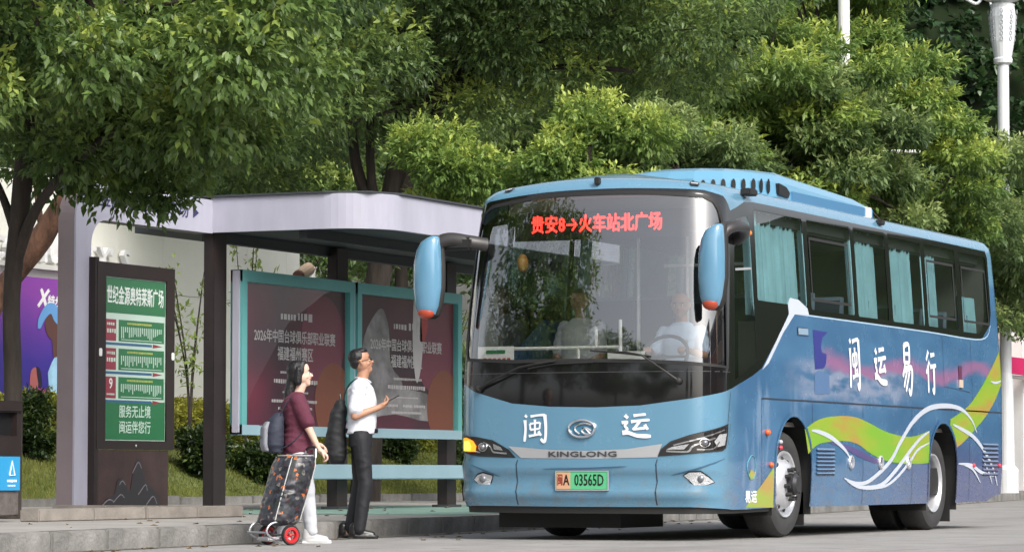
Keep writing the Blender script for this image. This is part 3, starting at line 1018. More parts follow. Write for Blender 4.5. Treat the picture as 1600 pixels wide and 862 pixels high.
# ---------------------------------------------------------------- buildings across the street (mirrored in the coach)
M_bei = mat('facade_beige', (0.52, 0.40, 0.30), 0.8, noise=0.1, nscale=0.6)
M_brk = mat('facade_terracotta', (0.38, 0.17, 0.11), 0.8, noise=0.15, nscale=0.6)
M_win = mat('facade_glass', (0.03, 0.04, 0.05), 0.1)
for i, (x0, wd, hh, mt, lab) in enumerate(((2, 17, 10.5, M_bei, 'three storey beige building across the street, nearest the photographer'), (21, 15, 9.0, M_brk, 'terracotta building across the street opposite the coach'),
                                           (38, 20, 11.5, M_bei, 'tall beige building across the street beyond the terracotta one'), (60, 22, 8.5, M_pil, 'low white building at the far end of the opposite side'))):
    bdg = thing('street_building', lab, 'building', (x0, -27, 0), 0, 'buildings across the street')
    MB().box(0, wd, -9, 0, 0, hh).build('facade', mt, bdg)
    MB().box(-0.2, wd + 0.2, -9.2, 0.3, hh, hh + 0.35).build('cornice', M_pil, bdg)
    wme = None
    for fl in range(int(hh // 3)):
        for k in range(int(wd // 2.6)):
            if wme is None:
                wo = MB().box(0, 1.5, 0.0, 0.06, 0, 1.7).build('window', M_win, bdg)
                fo_ = MB().box(-0.08, 0, 0.0, 0.12, -0.08, 1.78).box(1.5, 1.58, 0.0, 0.12, -0.08, 1.78).box(-0.08, 1.58, 0.0, 0.121, 1.7, 1.78).box(-0.08, 1.58, 0.0, 0.121, -0.08, 0).build('frame', M_pil, wo)
                wme = wo
            else:
                wo = copy_tree(wme, bdg)
            wo.location = (0.7 + k * 2.6, 0.002, 0.9 + fl * 3.1)

# ---------------------------------------------------------------- fallen leaves and grit by the kerb
random.seed(31)
fl = MB()
for k in range(150):
    x = random.uniform(19, 38)
    if random.random() < 0.55:
        y, z = kerb_y(x) - abs(random.gauss(0, 0.5)) - 0.03, 0.006
    else:
        y, z = kerb_y(x) + random.uniform(0.2, 4.5), 0.158
    a = random.uniform(0, 2 * PI)
    s_ = random.uniform(0.02, 0.045)
    c, n_ = Vector((x, y, z)), Vector((math.cos(a), math.sin(a), 0))
    t_ = Vector((-n_.y, n_.x, 0))
    fl.add([c - n_ * s_, c + t_ * s_ * 0.45 + Vector((0, 0, 0.012)), c + n_ * s_, c - t_ * s_ * 0.45 + Vector((0, 0, 0.008))], [(0, 1, 2), (0, 2, 3)])
o = fl.build('fallen_leaves', mat('dead_leaf', (0.16, 0.10, 0.04), 0.8, noise=0.5, nscale=20))
tag(o, 'scattered dry fallen leaves along the kerb and pavement', 'leaves', kind='stuff')

# ================================================================ THE COACH
BX, BY = 25.80, 11.325
BW, BL,BR,BB=1.215,8.78,.26,.14
S1=BW-BR; S2=S1+BR*math.pi/2; SIDE=BL-BB-2*BR-.04
def lerp(a,b,t): return a+(b-a)*t
def sstep(a,b,x):
    t=min(1,max(0,(x-a)/(b-a))); return t*t*(3-2*t)
def bus_surface(s,v):
    sg=1 if s>=0 else -1; q=abs(s)
    if q<S1: x,y=BB,q
    elif q<S2:
        a=(q-S1)/BR; x=BB+BR*(1-math.cos(a)); y=S1+BR*math.sin(a)
    elif q<S2+SIDE: x=BB+BR+q-S2; y=BW
    elif q<S2+SIDE+BR*math.pi/2:
        a=(q-S2-SIDE)/BR; x=BL-.04-BR+BR*math.sin(a); y=S1+BR*math.cos(a)
    else: x=BL-.04; y=S1-(q-S2-SIDE-BR*math.pi/2)
    inset=0; fin=0
    if v<=2.90: z=v
    elif v<=3.10:
        a=(v-2.90)/.20*math.pi/2; inset=.13*(1-math.cos(a)); fin=.22*(1-math.cos(a)); z=2.90+.13*math.sin(a)
    else:
        k=min(1,(v-3.10)); inset=.13+(BW-.13)*k; fin=.22+.8*k; z=3.03+.09*(1-(1-k)**2)
    # tumblehome above the waist
    tb=.085*(max(0,min(z,2.95)-1.35)/1.6)**1.4+.02*max(0,(.75-z)/.5)**2
    w=BW-tb
    yy=y/BW
    fw=1-sstep(.25,1.7,x); rw=sstep(BL-1.6,BL-.2,x)
    x2=x-BB*(1-yy*yy)*fw+.05*(1-yy*yy)*rw
    # front rake, rear rake
    rk=.02*max(0,z-1.2)+.20*(max(0,z-1.25)/1.7)**1.8
    # bumper relief
    rel=0
    if z<1.1:
        rel=-.035*sstep(.69,.655,z)+.035*sstep(.62,.50,z)-.035*sstep(.455,.42,z)+.06*sstep(.40,.27,z)
    x2+=(rk+rel)*fw-(.04+.10*(max(0,z-1.5)/1.4)**1.5)*rw+fin*fw-fin*.8*rw-.03*rw*max(0,(.7-z)/.4)
    y2=yy*(w-inset)
    z+=.075*(1-yy*yy)*sstep(2.2,2.95,z)
    if v>3.10:
        k=min(1,(v-3.10)); y2=yy*(w-.13)*(1-k)
    return (x2,-sg*y2,z)
def sx(x):  # near-side surface parameter for a body x
    return S2+(x-BB-BR)


def S(s, v, off=0.0):
    p = Vector(bus_surface(s, v))
    if off:
        p = p + SN(s, v) * off
    return p


def SN(s, v):
    e = 0.004
    a = Vector(bus_surface(s + e, v)) - Vector(bus_surface(s - e, v))
    b = Vector(bus_surface(s, v + e)) - Vector(bus_surface(s, v - e))
    n = a.cross(b)
    return n.normalized() if n.length > 1e-12 else Vector((0, 0, 1))


SMAX = S2 + SIDE + BR * PI / 2 + S1 - 0.002


def in_poly(x, y, poly):
    c = False
    j = len(poly) - 1
    for i in range(len(poly)):
        xi, yi = poly[i]
        xj, yj = poly[j]
        if (yi > y) != (yj > y) and x < (xj - xi) * (y - yi) / (yj - yi) + xi: c = not c
        j = i
    return c


def resample(poly, res, closed=True):
    out = []
    n = len(poly)
    for i in range(n if closed else n - 1):
        a, b = Vector(poly[i][:2]), Vector(poly[(i + 1) % n][:2])
        k = max(1, int(math.ceil((b - a).length / res)))
        for q in range(k): out.append(tuple(a.lerp(b, q / k)))
    if not closed: out.append(tuple(poly[-1][:2]))
    return out


def patch(name, outer, holes, material, parent, off=0.0, res=0.07, smooth=True, wave=None):
    """a sheet cut from the coach surface: outline and openings given in surface coordinates"""
    loops = [resample(outer, res)] + [resample(h, res) for h in holes]
    pts, edges = [], []
    for lp_ in loops:
        n0 = len(pts)
        pts += [Vector(p) for p in lp_]
        edges += [(n0 + i, n0 + (i + 1) % len(lp_)) for i in range(len(lp_))]
    x0, x1 = min(p[0] for p in loops[0]), max(p[0] for p in loops[0])
    y0, y1 = min(p[1] for p in loops[0]), max(p[1] for p in loops[0])
    near = set()
    for p in pts:
        near.add((round(p.x / res), round(p.y / res)))
    ii, jj = int(math.floor(x0 / res)), int(math.floor(y0 / res))
    for i in range(ii, int(x1 / res) + 2):
        for j in range(jj, int(y1 / res) + 2):
            if (i, j) in near: continue
            X, Y = i * res, j * res
            if in_poly(X, Y, loops[0]) and not any(in_poly(X, Y, h) for h in loops[1:]):
                pts.append(Vector((X, Y)))
    d = delaunay_2d_cdt(pts, edges, [], 0, 1e-7)
    P, F = d[0], []
    for f in d[2]:
        cx_ = sum(P[i].x for i in f) / len(f)
        cy_ = sum(P[i].y for i in f) / len(f)
        if in_poly(cx_, cy_, loops[0]) and not any(in_poly(cx_, cy_, h) for h in loops[1:]):
            F.append(tuple(f))
    V = [S(p.x, p.y, off + (wave(p.x, p.y) if wave else 0)) for p in P]
    me = bpy.data.meshes.new(name)
    me.from_pydata([tuple(v) for v in V], [], F)
    me.materials.append(material)
    if smooth:
        me.polygons.foreach_set('use_smooth', [True] * len(me.polygons))
        me.update()
        if not wave:
            me.normals_split_custom_set_from_vertices([tuple(SN(p.x, p.y)) for p in P])
    return link(bpy.data.objects.new(name, me), parent)


def surf_text(name, body, s0, v0, size, material, parent, off=0.006, **kw):
    vs, fs = text_mesh(body, size, **kw)
    return raw(name, [S(s0 + v[0], v0 + v[1], off + v[2]) for v in vs], fs, material, parent)


def surf_strip(pts, wid, off=0.006, n=6, taper=True):
    """a brush stroke on the surface: points (s, v), width at the middle"""
    pp = smooth_pts(pts, n)
    vs, fs = [], []
    m = len(pp)
    for i, p in enumerate(pp):
        a, b = Vector(pp[max(0, i - 1)]), Vector(pp[min(m - 1, i + 1)])
        t = (b - a).normalized()
        nn = Vector((-t.y, t.x))
        w = wid / 2 * ((math.sin(PI * (0.04 + 0.92 * i / (m - 1))) ** 0.7) if taper else 1)
        c = Vector(p)
        for q in (c + nn * w, c - nn * w): vs.append(S(q.x, q.y, off))
        if i: fs.append((2 * i - 2, 2 * i, 2 * i + 1, 2 * i - 1))
    return vs, fs


def strip(name, pts, wid, material, parent, off=0.006, taper=True, n=6):
    return raw(name, *surf_strip(pts, wid, off, n, taper), material, parent)


def paint_material():
    """the coach's printed livery: cyan front and roof, deep blue side with pink dusk band, grey hills and violet foot"""
    m = bpy.data.materials.new('coach_livery_paint')
    m.use_nodes = True
    nt = m.node_tree
    L = nt.links
    b = nt.nodes['Principled BSDF']
    b.inputs['Roughness'].default_value = 0.28
    b.inputs['Coat Weight'].default_value = 0.6
    b.inputs['Coat Roughness'].default_value = 0.05
    tc = nt.nodes.new('ShaderNodeTexCoord')
    sp = nt.nodes.new('ShaderNodeSeparateXYZ')
    L.new(tc.outputs['Object'], sp.inputs[0])

    def noise(scale, detail, st):
        mp = nt.nodes.new('ShaderNodeMapping')
        mp.inputs['Scale'].default_value = st
        n = nt.nodes.new('ShaderNodeTexNoise')
        n.inputs['Scale'].default_value = scale
        n.inputs['Detail'].default_value = detail
        L.new(tc.outputs['Object'], mp.inputs[0])
        L.new(mp.outputs[0], n.inputs['Vector'])
        return n.outputs['Fac']

    def math_(op, a, bb, c=None):
        n = nt.nodes.new('ShaderNodeMath')
        n.operation = op
        for i, q in enumerate((a, bb, c)):
            if q is None: continue
            if isinstance(q, (int, float)): n.inputs[i].default_value = q
            else: L.new(q, n.inputs[i])
        return n.outputs[0]

    def ramp(v, lo, hi):
        n = nt.nodes.new('ShaderNodeMapRange')
        n.interpolation_type = 'SMOOTHSTEP'
        L.new(v, n.inputs['Value'])
        n.inputs['From Min'].default_value = lo
        n.inputs['From Max'].default_value = hi
        return n.outputs[0]

    def mix(f, a, c):
        n = nt.nodes.new('ShaderNodeMix')
        n.data_type = 'RGBA'
        L.new(f, n.inputs['Factor'])
        for i, q in ((6, a), (7, c)):
            if isinstance(q, tuple): n.inputs[i].default_value = (*q, 1)
            else: L.new(q, n.inputs[i])
        return n.outputs[2]

    X, Z = sp.outputs['X'], sp.outputs['Z']
    wob = noise(1.0, 4, (0.8, 1, 2.2))
    zw = math_('MULTIPLY_ADD', wob, 0.5, math_('SUBTRACT', Z, 0.25))
    front = (0.112, 0.250, 0.362)
    blue = (0.042, 0.125, 0.255)
    blue2 = (0.062, 0.165, 0.31)
    pink = (0.32, 0.13, 0.27)
    grey = (0.23, 0.28, 0.40)
    violet = (0.055, 0.070, 0.185)
    c = mix(ramp(noise(1.7, 3, (0.5, 1, 1.5)), 0.35, 0.65), blue, blue2)
    # grey misty hills between z 1.25 and 1.5 in the front half
    f1 = math_('MULTIPLY', ramp(zw, 1.12, 1.3), ramp(zw, 1.62, 1.5))
    f1 = math_('MULTIPLY', f1, math_('MULTIPLY', ramp(X, 1.6, 2.8), ramp(X, 6.0, 4.6)))
    c = mix(math_('MULTIPLY', f1, ramp(noise(5, 6, (0.5, 1, 2)), 0.3, 0.6)), c, grey)
    # pink dusk band
    f2 = math_('MULTIPLY', ramp(zw, 1.50, 1.57), ramp(zw, 1.72, 1.58))
    f2 = math_('MULTIPLY', f2, ramp(X, 2.6, 3.1))
    c = mix(math_('MULTIPLY', f2, 0.85), c, pink)
    # violet foot, stronger towards the tail
    f3 = math_('MULTIPLY', ramp(zw, 1.0, 0.6), ramp(X, 3.0, 7.2))
    c = mix(math_('MULTIPLY', f3, 0.9), c, violet)
    # pale streaks on the lower front flank
    f4 = math_('MULTIPLY', ramp(noise(2.2, 5, (2.6, 1, 0.7)), 0.50, 0.66), math_('MULTIPLY', ramp(X, 0.45, 0.9), ramp(X, 2.6, 1.8)))
    c = mix(math_('MULTIPLY', math_('MULTIPLY', f4, 0.55), ramp(Z, 1.5, 1.2)), c, (0.20, 0.30, 0.44))
    # front and roof colour
    fr_ = math_('MAXIMUM', ramp(X, 0.75, 0.25), ramp(Z, 2.5, 2.6))
    c = mix(fr_, c, front)
    # road grime thrown up on the skirt, in uneven splashes
    gsp = math_('MULTIPLY', ramp(noise(9, 7, (0.6, 1, 1.6)), 0.46, 0.68), ramp(Z, 0.75, 0.28))
    c = mix(math_('MULTIPLY', gsp, 0.40), c, (0.17, 0.16, 0.15))
    L.new(c, b.inputs['Base Color'])
    rg = math_('MULTIPLY_ADD', ramp(noise(4, 5, (1, 1, 1)), 0.4, 0.7), 0.10, 0.20)
    rg2 = math_('MULTIPLY_ADD', gsp, 0.3, rg)
    L.new(rg2, b.inputs['Roughness'])
    # pressed sheet never lies quite flat
    bp = nt.nodes.new('ShaderNodeBump')
    bp.inputs['Strength'].default_value = 0.25
    bp.inputs['Distance'].default_value = 0.02
    L.new(noise(1.6, 1, (1, 1, 1)), bp.inputs['Height'])
    L.new(bp.outputs[0], b.inputs['Coat Normal'])
    L.new(bp.outputs[0], b.inputs['Normal'])
    return m


M_paint = paint_material()
M_bluep = mat('mirror_blue_paint', (0.11, 0.26, 0.39), 0.2, coat=0.8)
M_gloss = mat('gloss_black', (0.008, 0.008, 0.009), 0.08, coat=0.5)
M_rubber = mat('rubber_black', (0.015, 0.015, 0.015), 0.6)
M_tyre = mat('tyre_rubber', (0.035, 0.035, 0.036), 0.75, noise=0.15, nscale=12, bump=0.2, bscale=60)
M_chrome = mat('chrome', (0.75, 0.76, 0.78), 0.12, 1.0)
M_silver = mat('silver_trim', (0.60, 0.61, 0.63), 0.28, 0.6)
M_rim = mat('wheel_rim_silver', (0.62, 0.63, 0.66), 0.3, 0.55, noise=0.1, nscale=6)
M_ws = glass_mat('windscreen_glass', (0.74, 0.75, 0.74), 0.18, 0.01)
M_sg = glass_mat('side_window_glass', (0.58, 0.64, 0.64), 0.11, 0.01)
M_lens = glass_mat('lamp_lens', (0.95, 0.95, 0.95), 0.05, 0.02)
M_int = mat('interior_grey', (0.24, 0.22, 0.21), 0.8)
M_intl = mat('interior_light_lining', (0.45, 0.43, 0.41), 0.8)
M_curt = mat('curtain_light_blue', (0.42, 0.70, 0.77), 0.85, noise=0.12, nscale=3)
M_seat = mat('seat_dark_blue', (0.03, 0.04, 0.07), 0.85)
M_green_l = None

bus = thing('coach', 'light blue single deck coach with green and white livery waves, pulled up at the kerb', 'bus', (BX, BY, 0))

nearb = [(S2 + x - 0.40, z) for x, z in ((0.5, 1.28), (1.0, 1.40), (1.23, 1.47), (1.66, 1.745), (1.97, 1.97), (2.4, 1.975), (5.0, 1.97), (7.85, 1.955), (8.22, 2.12), (8.30, 2.25), (8.36, 2.84), (8.30, 2.905), (6.0, 2.91), (3.0, 2.915), (1.2, 2.915), (0.9, 2.90), (0.66, 2.84))]
farb = [(-(S2 + x - 0.40), z) for x, z in ((0.66, 2.84), (0.9, 2.90), (1.2, 2.915), (8.30, 2.905), (8.36, 2.84), (8.22, 2.12), (7.85, 1.955), (1.97, 1.97), (1.0, 1.45), (0.5, 1.36))]
glaz = ([(-1.149, 1.334), (-0.994, 1.264), (-0.613, 1.161), (-0.24, 1.130), (0.176, 1.121), (0.573, 1.134), (1.008, 1.19), (1.447, 1.277)] + nearb +
        [(1.455, 2.80), (1.40, 2.85), (1.30, 2.915), (1.10, 2.945), (0.64, 2.925), (0.088, 2.912), (-0.435, 2.910), (-1.04, 2.90), (-1.18, 2.87), (-1.32, 2.76), (-1.40, 2.74)] + farb)
nearb_bottom = [(S2 + x - 0.40, z) for x, z in ((1.58, 0.255),)]


def xs_(l): return [(S2 + x - 0.40, z) for x, z in l]


def arch(cx_, top=1.065, hw=0.455, zlow=0.27):
    pts = [(cx_ - hw * 0.98, zlow), (cx_ - hw, 0.6)]
    for i in range(1, 16):
        a = PI - PI * i / 16
        pts.append((cx_ + hw * math.cos(a), 0.62 + (top - 0.62) * math.sin(a)))
    return pts + [(cx_ + hw, 0.6), (cx_ + hw * 0.98, zlow)]


sk = 0.268
low_near = [(-SMAX, 0.50)] + [(-(S2 + x - 0.4), sk) for x in (8.2, 0.6)] + [(-1.0, 0.29), (0, 0.285), (1.0, 0.285), (1.5, 0.26)] + xs_([(0.87, 0.26)] + arch(2.03) + [(3.0, 0.268)] + arch(6.41) + [(8.0, 0.275), (8.35, 0.34)]) + [(SMAX, 0.42)]
body = patch('body_shell', low_near + [(SMAX, 4.08), (-SMAX, 4.08)], [glaz], M_paint, bus, 0, 0.07)

ws = [(-1.10, 1.545), (-0.62, 1.522), (0, 1.523), (0.571, 1.511), (0.954, 1.491), (1.344, 1.458), (1.345, 1.96), (1.32, 2.395), (1.275, 2.70), (1.235, 2.80), (1.187, 2.855), (1.10, 2.885), (0.64, 2.882), (0.092, 2.872), (-0.429, 2.872), (-0.983, 2.845), (-1.08, 2.80), (-1.12, 2.72), (-1.16, 2.5), (-1.165, 2.0), (-1.13, 1.60)]
drv = xs_([(0.58, 1.36), (1.12, 1.53), (1.03, 2.72), (0.98, 2.78), (0.64, 2.74), (0.60, 2.66)])
panes = [(1.19, 2.47, 2.06), (2.59, 3.78, 2.04), (3.90, 4.80, 2.035), (4.93, 5.92, 2.03), (6.05, 7.06, 2.03)]
wins = [xs_([(a + 0.02, zb), (b - 0.02, zb), (b, zb + 0.02), (b, 2.83), (b - 0.02, 2.85), (a + 0.02, 2.85), (a, 2.83), (a, zb + 0.02)]) for a, b, zb in panes]
rearw = xs_([(7.22, 2.02), (7.80, 2.02), (8.17, 2.17), (8.24, 2.3), (8.28, 2.80), (8.24, 2.84), (7.24, 2.84), (7.22, 2.82)])
fdrv = [(-a, b) for a, b in drv]
fwins = [[(-a, b) for a, b in w] for w in wins] + [[(-a, b) for a, b in rearw]]
band = patch('window_band', glaz, [ws, drv, rearw, fdrv] + wins + fwins, M_gloss, bus, 0.0, 0.08)


def offset_frame(poly, d):
    """outline grown by d about its centre line"""
    n = len(poly)
    out = []
    area = sum(poly[i][0] * poly[(i + 1) % n][1] - poly[(i + 1) % n][0] * poly[i][1] for i in range(n))
    sgn = 1 if area > 0 else -1
    for i in range(n):
        a, b, c = Vector(poly[i - 1]), Vector(poly[i]), Vector(poly[(i + 1) % n])
        t1, t2 = (b - a).normalized(), (c - b).normalized()
        nn = (Vector((t1.y, -t1.x)) + Vector((t2.y, -t2.x)))
        nn = nn.normalized() if nn.length > 1e-6 else Vector((t1.y, -t1.x))
        out.append(tuple(b + nn * d * sgn))
    return out


gws = patch('windscreen', ws, [], M_ws, bus, -0.004, 0.09)
patch('windscreen_seal', offset_frame(ws, 0.018), [offset_frame(ws, -0.012)], M_rubber, gws, 0.004, 0.06)
dw = patch('driver_window', drv, [], M_sg, bus, -0.004, 0.1)
strip('window_rail', xs_([(0.62, 2.30), (1.05, 2.33)]), 0.02, M_silver, dw, 0.0, False)
for i, w in enumerate(wins + [rearw] + [fdrv] + fwins):
    g = patch('side_window', w, [], M_sg, bus, -0.004, 0.12)
    if i in (1, 4, 5):      # sliding sash frames
        a = min(p[0] for p in w)
        b = max(p[0] for p in w)
        patch('sash_frame', [(a + 0.03, 2.12), (b - 0.08, 2.12), (b - 0.08, 2.70), (a + 0.03, 2.70)], [[(a + 0.055, 2.145), (b - 0.105, 2.145), (b - 0.105, 2.675), (a + 0.055, 2.675)]], M_rubber, g, 0.002, 0.1)
patch('windscreen_lower_seam', [(-1.15, 1.415), (1.42, 1.415), (1.42, 1.421), (-1.15, 1.421)], [], mat('seam_dark', (0.05, 0.05, 0.055), 0.4), bus, 0.002, 0.1)
# pale edging along the belt
strip('belt_edging', xs_([(1.97, 1.985), (2.4, 1.982), (4.2, 1.978), (6.0, 1.97), (7.84, 1.962), (8.24, 2.12)]), 0.014, mat('edging_pale_blue', (0.35, 0.5, 0.65), 0.3), bus, 0.003, False)
M_wh = mat('livery_white', (0.56, 0.61, 0.70), 0.25, coat=0.5)
patch('livery_white_fin', xs_([(1.23, 1.455), (1.40, 1.52), (1.80, 1.80), (2.12, 1.975), (2.50, 1.985), (2.47, 2.045), (2.25, 2.11), (2.02, 2.12), (1.96, 2.06), (1.97, 1.97), (1.66, 1.755)]), [], M_wh, bus, 0.004, 0.06)

# ---- livery graphics
g_up = [(2.31, 0.96), (2.68, 1.05), (3.17, 1.09), (3.67, 1.09), (4.1, 1.04), (4.55, 0.97), (5.02, 0.93), (5.49, 0.93), (6.07, 1.01), (6.53, 1.09), (7.01, 1.19), (7.36, 1.29), (7.83, 1.5), (8.22, 1.7), (8.50, 1.86)]
g_lo = [(8.56, 1.56), (8.3, 1.36), (7.9, 1.16), (7.44, 1.0), (7.0, 0.86), (6.69, 0.81), (6.3, 0.73), (5.89, 0.67), (5.33, 0.66), (4.86, 0.67), (4.47, 0.7), (4.1, 0.76), (3.81, 0.83), (3.52, 0.86), (3.16, 0.86), (2.68, 0.83), (2.4, 0.74)]


def green_material():
    m = bpy.data.materials.new('livery_green_ribbon')
    m.use_nodes = True
    nt = m.node_tree
    L = nt.links
    b = nt.nodes['Principled BSDF']
    b.inputs['Roughness'].default_value = 0.28
    b.inputs['Coat Weight'].default_value = 0.5
    tc = nt.nodes.new('ShaderNodeTexCoord')
    mp = nt.nodes.new('ShaderNodeMapping')
    mp.inputs['Scale'].default_value = (0.55, 1, 2.2)
    mp.inputs['Location'].default_value = (0.3, 0, 0.2)
    n = nt.nodes.new('ShaderNodeTexNoise')
    n.inputs['Scale'].default_value = 1.6
    n.inputs['Detail'].default_value = 3
    L.new(tc.outputs['Object'], mp.inputs[0])
    L.new(mp.outputs[0], n.inputs['Vector'])
    r = nt.nodes.new('ShaderNodeValToRGB')
    e = r.color_ramp.elements
    e[0].position, e[0].color = 0.40, (0.20, 0.42, 0.03, 1)
    e[1].position, e[1].color = 0.66, (0.42, 0.28, 0.06, 1)
    k = e.new(0.54)
    k.color = (0.30, 0.40, 0.035, 1)
    L.new(n.outputs['Fac'], r.inputs[0])
    L.new(r.outputs[0], b.inputs['Base Color'])
    return m


M_ribbon = green_material()


def cut_arch(poly, a):
    return poly


def clip_below_arch(poly):
    return poly


# the ribbon is cut by the rear wheel arch: build it as a front and a rear sheet
ra = [(x, z) for x, z in arch(6.41)]
up_f = [p for p in smooth_pts(g_up, 4) if p[0] < 5.93]
lo_f = [p for p in smooth_pts(g_lo, 4) if p[0] < 5.93]
patch('livery_green_ribbon', xs_(up_f + [(5.95, 0.99), (5.95, 0.67)] + lo_f), [], M_ribbon, bus, 0.003, 0.07)
up_r = [p for p in smooth_pts(g_up, 4) if p[0] > 6.60]
lo_r = [p for p in smooth_pts(g_lo, 4) if p[0] > 6.90]
arc_r = [(6.41 + 0.47 * math.cos(a), 0.62 + 0.46 * math.sin(a)) for a in [math.radians(q) for q in (26, 40, 52, 62)]]
patch('livery_green_ribbon', xs_(up_r + lo_r + arc_r), [], M_ribbon, bus, 0.003, 0.07)
patch('livery_green_ribbon', xs_([(0.84, 0.275), (1.13, 0.42), (1.52, 0.62), (1.54, 0.27)]), [], M_ribbon, bus, 0.003, 0.06)
M_viol = mat('livery_violet', (0.085, 0.065, 0.20), 0.3, noise=0.2, nscale=2, coat=0.5)
patch('livery_violet_wave', xs_(smooth_pts([(2.9, 0.85), (3.3, 0.84), (3.7, 0.80), (4.1, 0.73), (4.5, 0.68), (4.3, 0.66), (3.8, 0.72), (3.4, 0.79), (2.9, 0.85)], 4)[:-1]), [], M_viol, bus, 0.0035, 0.08)
for pts, w in (([(3.38, 0.52), (3.74, 0.475), (4.11, 0.5), (4.7, 0.68), (5.01, 0.86), (5.42, 1.07), (5.91, 1.205), (6.49, 1.245), (7.01, 1.22), (7.36, 1.12), (7.55, 0.99)], 0.062),
               ([(3.45, 0.50), (3.82, 0.44), (4.41, 0.45), (4.86, 0.59), (5.33, 0.79), (5.65, 0.91), (5.94, 0.98)], 0.055),
               ([(4.2, 0.42), (4.6, 0.45), (4.95, 0.54), (5.33, 0.69), (5.57, 0.80), (5.94, 0.87)], 0.04),
               ([(2.48, 0.95), (2.68, 0.94), (3.02, 0.89), (3.37, 0.79), (3.55, 0.70)], 0.05),
               ([(6.72, 1.06), (7.0, 1.02), (7.44, 0.94), (7.8, 0.81), (8.16, 0.62), (8.35, 0.44)], 0.055),
               ([(6.9, 0.665), (7.35, 0.65), (7.71, 0.58), (8.2, 0.54)], 0.045),
               ([(7.05, 0.66), (7.4, 0.61), (7.70, 0.47)], 0.035),
               ([(7.75, 0.72), (8.0, 0.58), (8.15, 0.46)], 0.03),
               ([(8.1, 1.53), (8.3, 1.52), (8.5, 1.545)], 0.03)):
    strip('livery_white_wave', xs_(pts), w * 0.88, M_wh, bus, 0.0065)
M_twr = mat('livery_dark_blue', (0.03, 0.035, 0.22), 0.3, coat=0.4)
M_twr2 = mat('livery_mid_blue', (0.09, 0.17, 0.33), 0.3, coat=0.4)
patch('livery_tower', xs_([(2.59, 1.86), (2.98, 1.85), (2.84, 1.80), (2.78, 1.72), (2.80, 1.66), (2.93, 1.65), (2.90, 1.56), (2.84, 1.52), (2.6, 1.50)]), [], M_twr, bus, 0.003, 0.08)
patch('livery_tower', xs_([(2.58, 1.47), (2.72, 1.50), (2.98, 1.46), (2.98, 1.29), (2.58, 1.28)]), [], M_twr2, bus, 0.003, 0.08)

# ---- brush lettering: strokes drawn in a unit square (x right, y up), (points, width)
GLYPH = {
    '闽': [([(0.10, 0.98), (0.18, 0.90)], .09), ([(0.10, 0.80), (0.12, 0.45), (0.08, 0.02)], .10), ([(0.32, 0.93), (0.6, 0.97), (0.9, 0.99)], .08),
          ([(0.88, 0.99), (0.92, 0.5), (0.88, 0.03), (0.72, 0.12)], .11), ([(0.30, 0.66), (0.50, 0.69), (0.70, 0.71)], .07), ([(0.30, 0.66), (0.32, 0.44)], .07),
          ([(0.70, 0.71), (0.68, 0.48)], .07), ([(0.32, 0.45), (0.68, 0.49)], .07), ([(0.50, 0.82), (0.50, 0.24)], .08), ([(0.26, 0.22), (0.50, 0.26), (0.72, 0.30)], .08), ([(0.64, 0.40), (0.74, 0.24)], .09)],
    '运': [([(0.42, 0.90), (0.62, 0.93), (0.82, 0.95)], .09), ([(0.34, 0.66), (0.62, 0.70), (0.94, 0.73)], .09), ([(0.62, 0.68), (0.48, 0.44), (0.42, 0.36), (0.66, 0.39), (0.84, 0.42)], .09),
          ([(0.78, 0.54), (0.88, 0.34)], .10), ([(0.14, 0.92), (0.24, 0.80)], .11), ([(0.04, 0.62), (0.22, 0.65), (0.14, 0.50), (0.22, 0.36), (0.08, 0.20)], .09),
          ([(0.06, 0.22), (0.26, 0.22), (0.55, 0.10), (0.98, 0.08)], .13)],
    '易': [([(0.32, 0.97), (0.30, 0.60)], .09), ([(0.32, 0.95), (0.68, 0.97), (0.68, 0.62)], .09), ([(0.32, 0.79), (0.66, 0.80)], .07), ([(0.32, 0.62), (0.68, 0.63)], .07),
          ([(0.36, 0.58), (0.16, 0.34)], .09), ([(0.30, 0.48), (0.82, 0.52), (0.80, 0.20), (0.70, 0.02), (0.58, 0.12)], .10), ([(0.46, 0.46), (0.22, 0.14)], .08), ([(0.66, 0.47), (0.36, 0.06)], .08)],
    '行': [([(0.32, 0.97), (0.10, 0.76)], .09), ([(0.38, 0.74), (0.06, 0.46)], .09), ([(0.24, 0.60), (0.24, 0.03)], .10), ([(0.50, 0.88), (0.86, 0.91)], .09),
          ([(0.44, 0.62), (0.96, 0.66)], .09), ([(0.74, 0.64), (0.74, 0.06), (0.60, 0.14)], .11)],
}


def brush(name, ch, s0, v0, w, h, material, off=0.007, fat=1.0):
    vs, fs = [], []
    k = 0
    for pts, wd in GLYPH[ch]:
        pp = smooth_pts(pts, 5)
        m_ = len(pp)
        n0 = len(vs)
        for i, p in enumerate(pp):
            a, b = Vector(pp[max(0, i - 1)]), Vector(pp[min(m_ - 1, i + 1)])
            t = Vector(((b - a).x * w, (b - a).y * h)).normalized()
            nn = Vector((-t.y, t.x))
            f_ = i / (m_ - 1)
            wid = wd * (0.55 + 0.45 * (w / h)) * h * 0.5 * fat * (1.15 - 0.5 * math.sin(PI * f_) * 0.6) * (1 if f_ < 0.85 else 1 - (f_ - 0.85) * 3)
            c = Vector((s0 + p[0] * w, v0 + p[1] * h))
            for q in (c + nn * wid, c - nn * wid): vs.append(S(q.x, q.y, off + k * 0.0004))
            if i: fs.append((n0 + 2 * i - 2, n0 + 2 * i, n0 + 2 * i + 1, n0 + 2 * i - 1))
        k += 1
    return raw(name, vs, fs, material, bus)


